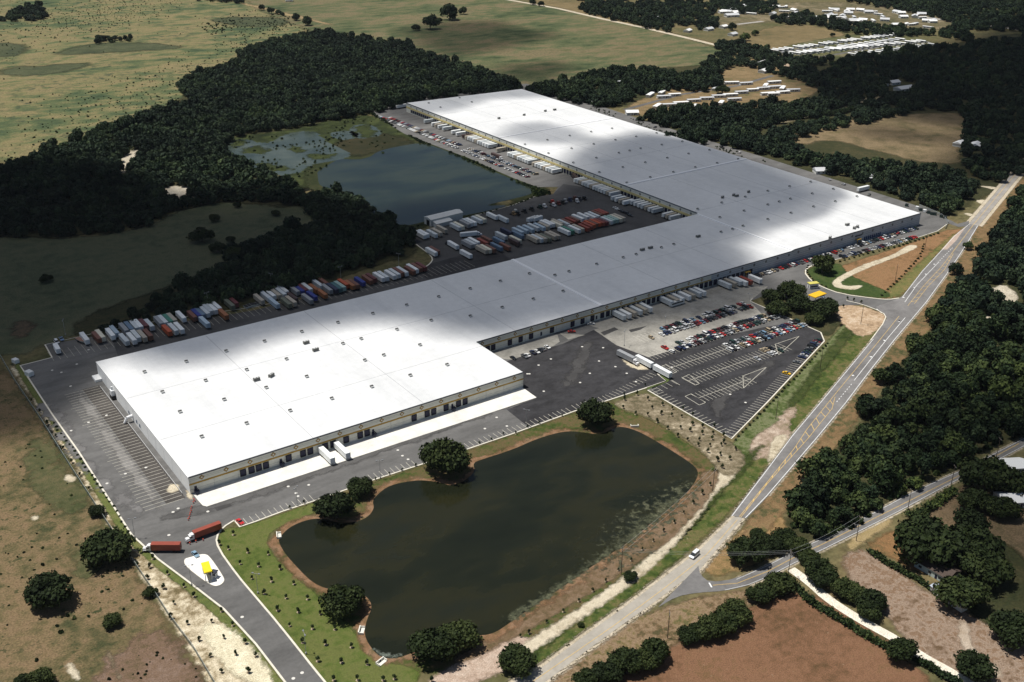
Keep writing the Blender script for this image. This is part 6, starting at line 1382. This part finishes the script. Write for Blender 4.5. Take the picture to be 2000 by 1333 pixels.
fence([(-60,600),(0,697),(30,748),(80,822),(140,918),(200,1010),(250,1085),(300,1158),(330,1205),(380,1272),(420,1340),(470,1420)], 2.2, 'long chain link fence between the scrub field and the left sand strip')
fence([(1620,1196),(1680,1237),(1740,1268)], 1.3, 'low wire fence beside the dry field hedge') if False else None
fence([(1795,404),(1838,422),(1852,436),(1846,448)], 2.0, 'pale fence round the corner of the east yard', 2.5, (.4,.42,.42))
def pole_proto(h, arms):
    p = MB(); p.tube((0,0,0),(0,0,h),.17,.11,8)
    parts = [('shaft', p.mesh('pole_shaft', plain('pole_wood', (.10,.075,.055), .9)), [])]
    ins = MB(); am = plain('crossarm_wood', (.13,.10,.075), .9)
    for z, l in arms:
        a = MB(); a.box(-l,l,-.06,.06,z,z+.14); c = a.mesh('crossarm', am)
        k = MB()
        for x in (-l+.1,-l*.4,l*.4,l-.1): k.tube((x,0,z+.14),(x,0,z+.38),.06,.05,6)
        parts.append(('crossarm', c, [('insulators', k.mesh('insulators', plain('porcelain', (.6,.6,.58), .3)))]))
    return Proto('utility_pole', parts)
UP1 = pole_proto(12.5, [(11.8, 1.3)]); UP2 = pole_proto(13.0, [(12.3, 1.4), (11.2, 1.2)])
for q, pr, rz, w_ in (((1213,1122),UP1,.6,'on the sand strip between the dark pond and the highway'),((1391.6,960),UP1,.6,'at the right corner of the pond bank'),((1601.5,722),UP1,.6,'on the green verge beside the car park kerb'),((1515,819),UP1,.6,'at the lower corner of the car park verge'),
        ((1681,634),UP2,.6,'by the sand works at the north gate'),((1748,551),UP1,.6,'on the brown verge in line with its shrubs'),((1806,487),UP1,.6,'at the far end of the brown verge'),((1538.6,1127),UP2,1.0,'where the sand drive meets the side road'),((1672,1057),UP1,1.0,'beside the side road above the orange yard'),
        ((1771.5,1003),UP1,1.0,'by the long dark hedge of the side road'),((1856,955),UP1,1.0,'at the shaded stretch of the side road'),((1303.6,1247),UP2,.9,'among the trees at the dry field corner'),((1944,900),UP1,1.0,'nearest the right edge along the side road')):
    pr.put(*G(*q), 0, rz, None, 'wooden utility pole '+w_, 'utility pole', 'utility poles')
def wires(a, b, za, zb, label, offs=(-1,0,1)):
    A, B = Vector((*G(*a), za)), Vector((*G(*b), zb)); d = (B-A); n = Vector((-d.y, d.x, 0)).normalized(); m = MB()
    for k in offs:
        q = [A+n*k+d*(i/10)+Vector((0,0,-1.4*math.sin(math.pi*i/10))) for i in range(11)]
        for u, v in zip(q[:-1], q[1:]): m.tube(u, v, .035, .035, 4, cap=False)
    tag(m.build('power_line', plain('wire_grey', (.35,.36,.35), .5)), label, 'power line')
wires((1213,1122),(1538.6,1127), 12.0, 12.2, 'thin wires crossing the highway to the sand drive pole'); wires((1538.6,1127),(1672,1057), 12.2, 12.0, 'wires along the side road from the drive to the orange yard', (-1, 1)); wires((1213,1122),(1391.6,960), 12.1, 12.1, 'wires running along the pond side sand strip', (-1, 1))
lp = MB(); lp.tube((0,0,0),(0,0,.8),.32,.32,8); lp.tube((0,0,.8),(0,0,9.6),.10,.07,7)
la = MB(); la.tube((-1.2,0,9.6),(1.2,0,9.6),.05,.05,5)
hd = MB(); hd.box(-.4,.4,-.22,.22,9.55,9.75)
mh = hd.mesh('lamp_head', plain('lamp_head_grey', (.20,.21,.22), .5))
lh = MB(); lh.box(-1.75,-.95,-.25,.25,9.52,9.78); lr_ = MB(); lr_.box(.95,1.75,-.25,.25,9.52,9.78)
LPP = Proto('lamp_post', [('shaft', lp.mesh('lamp_shaft', plain('lamp_shaft_grey', (.36,.36,.35), .5)), []), ('arm', la.mesh('lamp_arm', bpy.data.materials['lamp_shaft_grey']), []), ('lamp_head', lh.mesh('lamp_head', bpy.data.materials['lamp_head_grey']), []), ('lamp_head', lr_.mesh('lamp_head', bpy.data.materials['lamp_head_grey']), [])])
for q, w_ in (((1219,676),'on the pale concrete near the truck line'),((1298,647),'at the left end of the top car park row'),((1349,640),'in the upper car rows'),((1462,603),'at the far corner of the car park'),((374.5,1144),'on the west kerb of the entrance drive'),((263.8,1051),'beside the largest fence oak'),((597.8,1278),'on the lawn near the bottom of the drive'),((504,1160),'on the lawn edge of the drive'),
        ((581,989),'at the left stalls of the front kerb'),((743,935),'between the twin oak and the broad oak on the kerb'),((1028,834),'on the front kerb right of the broad oak'),((666,548),'behind the orange trailers of the back line'),((531,562),'behind the white trailers of the back line'),((779,522),'near the curved kerb of the back lot'),((843,470),'at the entry of the storage yard'),((407,600),'behind the blue trailers of the back line'),((128,655),'at the left end of the back lot'),((1483,560),'between the dark island and the south docks')):
    LPP.put(*G(*q), ZP, trng.uniform(0, 3), None, 'grey double headed lamp post '+w_, 'lamp post', 'lamp posts')
# ------------------------------------------------------------------ gatehouses
m_yel = plain('canopy_yellow', (.78,.62,.02), .5, var=.05); m_yel2 = plain('canopy_gold', (.74,.44,.02), .5, var=.05); m_bw = plain('booth_white', (.7,.7,.68), .6)
def canopy(c, z, mat, label, posts=True):
    q = [Vector(P(*p, z)) for p in c]; ctr = sum(q, Vector())/4; r = tag(empty('gate_canopy', (ctr.x, ctr.y, ZP+.16)), label, 'canopy')
    ex = (q[1]-q[0]+q[2]-q[3])/2; ey = (q[3]-q[0]+q[2]-q[1])/2; an = math.atan2(ex.y, ex.x); r.rotation_euler = (0, 0, an)
    wx, wy = ex.length/2, abs(ey.dot(Vector((-math.sin(an), math.cos(an), 0))))/2; zz_ = z-ZP-.16
    m = MB(); m.box(-wx,wx,-wy,wy,zz_-.5,zz_); m.build('roof', mat, r)
    m = MB(); m.box(-wx+.25,wx-.25,-wy+.25,wy-.25,zz_+.002,zz_+.06); m.build('roof_deck', mat, r)
    for sx in (-1, 1):
        for sy in (-1, 1): m = MB(); m.box(sx*wx*.8-.15,sx*wx*.8+.15,sy*wy*.8-.15,sy*wy*.8+.15,0,zz_-.5); m.build('post', m_bw, r)
    return r
canopy([(391,1099.4),(406.6,1096.8),(415.6,1114.8),(400,1120)], 5.0, m_yel, 'bright yellow canopy roof on the white gatehouse island')
canopy([(1578.8,576),(1599.9,567.8),(1615,573.5),(1591.6,581.8)], 5.0, m_yel2, 'golden yellow canopy roof among the dark oaks of the north gate')
def booth(px, z0, sx, sy, h, rz, roofc, label):
    r = tag(empty('gate_booth', (*G(*px), z0), rz), label, 'booth')
    m = MB(); m.box(-sx,sx,-sy,sy,0,h); m.build('wall', m_bw, r)
    m = MB()
    for s in (-1, 1): m.box(-sx*.8,sx*.8,s*sy-(.03 if s > 0 else 0)-.0,s*sy+(.03 if s > 0 else 0)+(.0 if s > 0 else .0),1.1,2.1)
    m = MB(); m.box(-sx*.8,sx*.8,-sy-.03,-sy-.002,1.1,2.1); m.build('window', m_glass, r); m = MB(); m.box(-sx*.8,sx*.8,sy+.002,sy+.03,1.1,2.1); m.build('window', m_glass, r)
    m = MB(); m.box(-sx-.02,-sx-.002,-.4,.4,0,2.1); m.build('door', m_navy, r)
    m = MB(); m.box(-sx-.3,sx+.3,-sy-.3,sy+.3,h+.002,h+.3); m.build('roof', roofc, r)
booth((420,1128), ZP+.16, .9, .8, 2.5, -.9, plain('booth_roof_dark', (.03,.035,.05), .6), 'tiny dark roofed booth at the narrow end of the gatehouse island')
booth((1587,563), ZP+.03, 3.2, 1.6, 3.4, -.35, plain('booth_roof_yellow', (.55,.50,.12), .6), 'low white booth with a pale yellow roof at the north gate')
# ------------------------------------------------------------------ storage shed by the back pond
A, B, C = Vector(G(842,443.5)), Vector(G(904,428.5)), Vector(G(832,438.5)); ex = (B-A); an = math.atan2(ex.y, ex.x); L = ex.length; Dp = max(9.0, (C-A).length)
sh_ = tag(empty('storage_shed', (A.x, A.y, ZP), an), 'long pale metal shed with a lean-to between storage yard and back pond', 'shed')
m_shed = plain('shed_metal', (.60,.60,.56), .5, var=.06, scale=.5); m_shr = plain('shed_roof_metal', (.66,.66,.63), .45, var=.06, scale=.3)
m = MB(); m.box(0,L,0,Dp,0,5.4); m.build('wall', m_shed, sh_)
m = MB(); m.prism([(-.3,5.42),(Dp/2,6.7),(Dp+.3,5.42)], 0, 1); m2 = MB(); m2.v = [(x if False else y*0+(-.3 if y == 0 else L+.3), xz, z) for xz, y, z in m.v]; m2.f = m.f; m2.m = m.m; m2.build('roof', m_shr, sh_)
m = MB(); m.box(-.06,-.005,2,6.0,0,4.2); m.build('door', m_black, sh_)
m = MB(); m.box(L*.05,L*.55,-5,-.02,0,3.2); m.build('lean_to_wall', m_shed, sh_); m = MB(); m.quad((L*.04,-5.3,3.22),(L*.56,-5.3,3.22),(L*.56,-.01,4.2),(L*.04,-.01,4.2)); m.quad((L*.04,-5.3,3.0),(L*.56,-5.3,3.0),(L*.56,-5.3,3.22),(L*.04,-5.3,3.22)); m.build('lean_to_roof', m_shr, sh_)
# ------------------------------------------------------------------ houses and mobile homes
m_hw = plain('home_wall', (.62,.62,.58), .7); m_hr = [plain('home_roof_white', (.82,.82,.80), .5), plain('home_roof_grey', (.55,.56,.57), .6), plain('home_roof_brown', (.14,.085,.06), .8), plain('home_roof_tan', (.45,.34,.24), .7)]
m_hg = plain('home_glass', (.03,.035,.045), .3)
def house_proto(name, lx, ly, h, rh, rm, wm=None):
    w_ = MB(); w_.box(-lx/2,lx/2,-ly/2,ly/2,0,h); 
    r = MB(); e = .35
    r.v = [(-lx/2-e,-ly/2-e,h),(lx/2+e,-ly/2-e,h),(lx/2+e,ly/2+e,h),(-lx/2-e,ly/2+e,h),(-lx/2-e,0,h+rh),(lx/2+e,0,h+rh)]
    r.f = [(0,1,5,4),(2,3,4,5),(0,4,3),(1,2,5),(3,2,1,0)]; r.m = [0]*5
    g = MB()
    for i in range(3):
        x = -lx*.33+i*lx*.3; g.box(x-.7,x+.7,-ly/2-.05,-ly/2-.004,1.0,2.1); g.box(x-.7,x+.7,ly/2+.004,ly/2+.05,1.0,2.1)
    d = MB(); d.box(lx*.16-.5,lx*.16+.5,-ly/2-.06,-ly/2-.004,.1,2.2)
    return Proto(name, [('wall', w_.mesh('house_wall', wm or m_hw), []), ('roof', r.mesh('house_roof', rm), []), ('windows', g.mesh('house_windows', m_hg), []), ('door', d.mesh('house_door', m_navy), [])])
MH = [house_proto('mobile_home', 17, 4.4, 2.9, .5, m_hr[0]), house_proto('mobile_home', 14, 4.2, 2.9, .5, m_hr[0]), house_proto('mobile_home', 16, 4.4, 2.9, .5, m_hr[1])]
HS = [house_proto('house', 13, 9, 3.0, 2.0, m_hr[0]), house_proto('house', 14, 9, 3.0, 2.2, m_hr[1]), house_proto('house', 12, 8, 3.0, 2.0, m_hr[2]), house_proto('house', 14, 9, 3., 2., m_hr[3])]
hr_ = random.Random(3)
zf = Z(1000,0,3.92); zr = Z(1500,0,3.92)
rz0 = math.atan2(G(1480,150)[1]-G(1330,182)[1], G(1480,150)[0]-G(1330,182)[0])
for zz, pts in ((zf, [(1057,738),(1145,722),(1160,752),(1242,737),(1110,825),(1205,815),(1290,800),(1390,780),(1490,765),(1580,748),(1670,738),(1755,718),(1840,700),(1920,688),(1680,645),(1500,668),(1790,650),(1330,848),(1395,828),(1700,772),(1940,668),(1955,728),(1560,690),(1600,800)]), (zr, [(45,678),(110,688),(190,702),(110,718),(40,732),(45,640)])):
    for x, y in pts: hr_.choice(MH).put(*G(*zz(x, y)), 0, rz0+hr_.choice((0, 0, .9))+hr_.uniform(-.1,.1)-.5, None, 'white mobile home in the nearer park beyond the warehouse roof', 'mobile home', 'mobile homes of the nearer park')
for a, b, n in (((42,398),(985,272),27),((150,422),(870,345),15),((215,418),(1170,325),24),((660,428),(1262,352),13),((480,380),(1010,310),12)):
    A, B = Vector(G(*zr(*a))), Vector(G(*zr(*b))); d = B-A; an = math.atan2(d.y, d.x)
    for i in range(n):
        if hr_.random() < .9: hr_.choice(MH).put(*(A+d*(i/(n-1)))[:2], 0, an-1.25+hr_.uniform(-.08,.08), None, 'white mobile home in the long rows of the far bright park', 'mobile home', 'mobile homes of the far park')
for i in range(74):
    px = hr_.uniform(1400, 1850); t = (px-1400)/450; lo_, hi_ = 8+t*22, 26+t*34
    if 1500 < px < 1860 or px < 1470:
        hr_.choice(HS[:2]+MH).put(*G(px, hr_.uniform(lo_, hi_)), 0, hr_.uniform(0, 3.1), None, 'small pale building of the distant settlement near the top edge', 'house', 'buildings of the distant settlement')
for px, w_, k, rz in (((1428.6,33),'largest white barn of the far farm',1,-.3),((1441,27),'white barn behind the largest one of the far farm',0,-.3),((1411,26),'small white barn left of the far farm',0,-.3),((1413,55),'white cottage below the far farm',0,.2),((1384,60),'white house left of the round trees',1,.1),((1431,70),'white sided house in the tan far field',1,.2),
        ((1343,63),'white house where the dirt road meets the trees',0,.4),((1286,38),'grey roof among the trees over the dirt road',1,.4),((1488.5,126),'white house at the bend by the upper wood',0,.3),((1491,142),'white cottage beneath the upper wood',0,.3),((1587,149),'pale house on a small green lawn',0,.2),((1640,205),'house with a tan roof beside the pale paddock',3,.1),((1596,215),'white roofed shed at the pale paddock',0,.1),
        ((1532,134),'tan roofed house under dark trees',3,.2),((1765,177),'long dim roof in the shaded right hand wood',1,-.1),((1745,165),'second dim roof in the shaded right hand wood',1,-.1),((1722,169),'pale gable at the left of the shaded wood roofs',0,-.1),((1874,285),'white cottage at the edge of the dark right wood',0,.2),((1234,224),'white house touching the far warehouse edge',0,-.5),((1168,206),'small white house by the lane behind the roof',0,-.5),
        ((1210,166),'grey house hidden in the wood beyond the roof',1,.2),((1334,162),'white gabled house behind the round tree wood',0,.2),((565,3),'lone white shed at the top edge of the pasture',0,-.4),((1905,288),'low pale roof by the far right trees',0,.4),((1605,338),'grey roof behind the lane of the north wing',1,-.5),((1690,352),'dim house in the wood behind the north wing',1,-.4)):
    HS[k].put(*G(*px), 0, rz, None, w_, 'house', None, (1.6,1.3,1.1) if 'largest' in w_ or 'long' in w_ else None)
hp = house_proto('house', 15, 9, 3.0, 2.0, plain('shingle_brown', (.075,.055,.045), .9, var=.2, scale=1.5), plain('wall_pale_teal', (.52,.60,.57), .7))
a, b = Vector(G(1798.5,1115)), Vector(G(1834.5,1136)); d = b-a; n = Vector((-d.y, d.x)).normalized(); c = (a+b)/2+n*4.6
hp.put(c.x, c.y, 0, math.atan2(d.y, d.x), None, 'house with a dark brown roof and pale teal wall between oaks', 'house')
mp = house_proto('mobile_home', 15, 3.4, 2.8, .3, plain('roof_steel_blue', (.42,.46,.52), .5))
a, b = Vector(G(1832,1160)), Vector(G(1872,1187)); d = b-a; mp.put(*((a+b)/2)[:2], 0, math.atan2(d.y, d.x), None, 'grey mobile home under the green domed oak', 'mobile home')
for q, w_ in (((1972,916),'white roof behind oaks, the upper one by the right edge'),((1975,982),'white roof behind oaks, the lower one by the right edge')):
    HS[0].put(*G(*q), 0, -.5, None, w_, 'house')
# ------------------------------------------------------------------ small things
def boxthing(name, px, sx, sy, h, rz, mats, label, cat, z=ZV, parts=()):
    m = MB(); m.box(-sx/2,sx/2,-sy/2,sy/2,.12,h,0); m.box(-sx/2-.06,sx/2+.06,-sy/2-.06,sy/2+.06,h+.002,h+.08,1)
    for x in (-sx*.4, sx*.4): m.box(x-.1,x+.1,-sy/2+.05,sy/2-.05,0,.12,1)
    o = m.build(name, mats); o.location = (*G(*px), z); o.rotation_euler = (0, 0, rz)
    d = MB(); d.box(-sx*.3,sx*.3,-sy/2-.04,-sy/2-.003,.3,h*.85); d.build('door', mats[1], o)
    return tag(o, label, cat)
ms = [plain('site_box_white', (.82,.83,.80), .5), plain('site_box_trim', (.66,.67,.66), .5)]
boxthing('storage_container', (58,734), 4.2, 3.0, 2.5, 1.9, ms, 'white site box on the asphalt by the left kerb', 'container'); boxthing('storage_container', (31,709), 3.6, 2.6, 2.2, 1.9, ms, 'white site box on the grass above the left kerb corner', 'container', .05)
md_ = [plain('skip_green', (.03,.06,.05), .7), plain('skip_dark', (.015,.02,.02), .7)]; zt = Z(1680,390,7.84)
for i, (x, y, wt) in enumerate(((710,105,0),(870,145,1),(925,175,0),(985,195,1),(1045,215,0),(1095,235,0),(1140,240,0),(1240,275,0),(1300,295,0))):
    boxthing('dumpster', zt(x, y), 2.6, 2.2, 1.9, .4, ms if wt else md_, '%s dumpster, %s from the left behind the east corner' % ('white' if wt else 'dark', nth(i+1)), 'dumpster')
for i, q in enumerate(((1085,188),(1100,193),(1130,205),(1280,250),(1340,270),(1410,290),(1445,300),(1620,352),(1648,362),(1698,382))):
    car(*G(*q), ZV, .4+(i % 3)*.5, '%s from the left on the lane behind the north wing' % nth(i+1), 'cars on the rear lane')
mb = MB(); mb.tube((0,0,0),(0,0,.35),.3,.3,8,0,cap=False); mb.tube((0,0,.35),(0,0,.65),.29,.28,8,1,cap=False); mb.tube((0,0,.65),(0,0,1.0),.28,.26,8,0); bm_ = mb.mesh('traffic_barrel', [plain('barrel_red', (.55,.07,.03), .5), plain('barrel_white', (.8,.8,.78), .5)])
for q in ((378,984),(381,981),(379,978),(375,993),(373,997),(374,1001),(372,1005),(371,1009),(370,1014),(368,1017),(371,1064),(372,1060),(383,1060),(397,1057),(371,1056)):
    o = obj('traffic_barrel', bm_); o.location = (*G(*q), ZV); tag(o, 'red and white traffic barrel in the line before the gatehouse', 'traffic barrel', 'traffic barrels')
def headwall(px, rz, label):
    m = MB(); m.box(-2,2,-.2,.2,0,1.1); m.box(-2,-1.7,-1.8,-.21,0,.8); m.box(1.7,2,-1.8,-.21,0,.8); m.box(-1.68,1.68,-1.8,-.21,0,.15)
    o = m.build('drain_headwall', plain('headwall_concrete', (.70,.68,.60), .8)); o.location = (*G(*px), .05); o.rotation_euler = (0, 0, rz); tag(o, label, 'headwall')
    k = MB(); k.tube((0,-.24,.55),(0,-.30,.55),.4,.4,10); k.build('pipe_mouth', m_black, o)
headwall((541,1048), 1.2, 'pale concrete drain at the lawn end of the pond'); headwall((1240,835), 2.6, 'pale concrete drain at the upper right pond corner'); headwall((742,1293), .3, 'pale concrete drain at the nearest pond tip'); headwall((702,1233), .9, 'pale concrete drain below the islet oak')
# utility covers in the pavement
mc = MB(); mc.poly([(.85*math.cos(t), .85*math.sin(t), 0) for t in [k*math.pi/5 for k in range(10)]]); cm_ = mc.mesh('drain_cover', plain('cover_concrete', (.62,.60,.55), .8))
for q in ((139,842),(173,826),(208,812),(209,945),(245,926),(285,914),(138,755),(102,724),(120,728),(150,712),(173,684),(348,994),(338,1001),(406,1000),(330,1046),(563,951),(578,964),(582,970),(603,948),(777,880),(786,891),(797,898),(1030,731),(1076,702),(1052,714),(1034,731),(1133,748),(1224,730),(1137,678),(1170,706),(1202,717),(1242,746),(1062,765),(1152,730),(1178,680),(1426,771),(1456,787),(1312,718),(1382,657),(970,816),(947,838),(990,833),(590,1315),(473,1206),(573,1326)):
    o = obj('drain_cover', cm_); o.location = (*G(*q), ZP+.05); o.scale = (.8,.8,1); tag(o, 'pale round drain cover set in the dark pavement', 'drain cover', 'drain covers')
# ------------------------------------------------------------------ the air itself
hz = MB(); hz.box(-2600, 5200, -900, 6500, -1.0, 285.0)
m = bpy.data.materials.new('air'); m.use_nodes = True; nt = m.node_tree; nt.nodes.remove(nt.nodes['Principled BSDF'])
v = nt.nodes.new('ShaderNodeVolumePrincipled'); v.inputs['Color'].default_value = (.80,.88,1,1); v.inputs['Density'].default_value = .000016; v.inputs['Anisotropy'].default_value = .2
nt.links.new(v.outputs[0], nt.nodes['Material Output'].inputs['Volume'])
tag(hz.build('haze', m), kind='stuff')
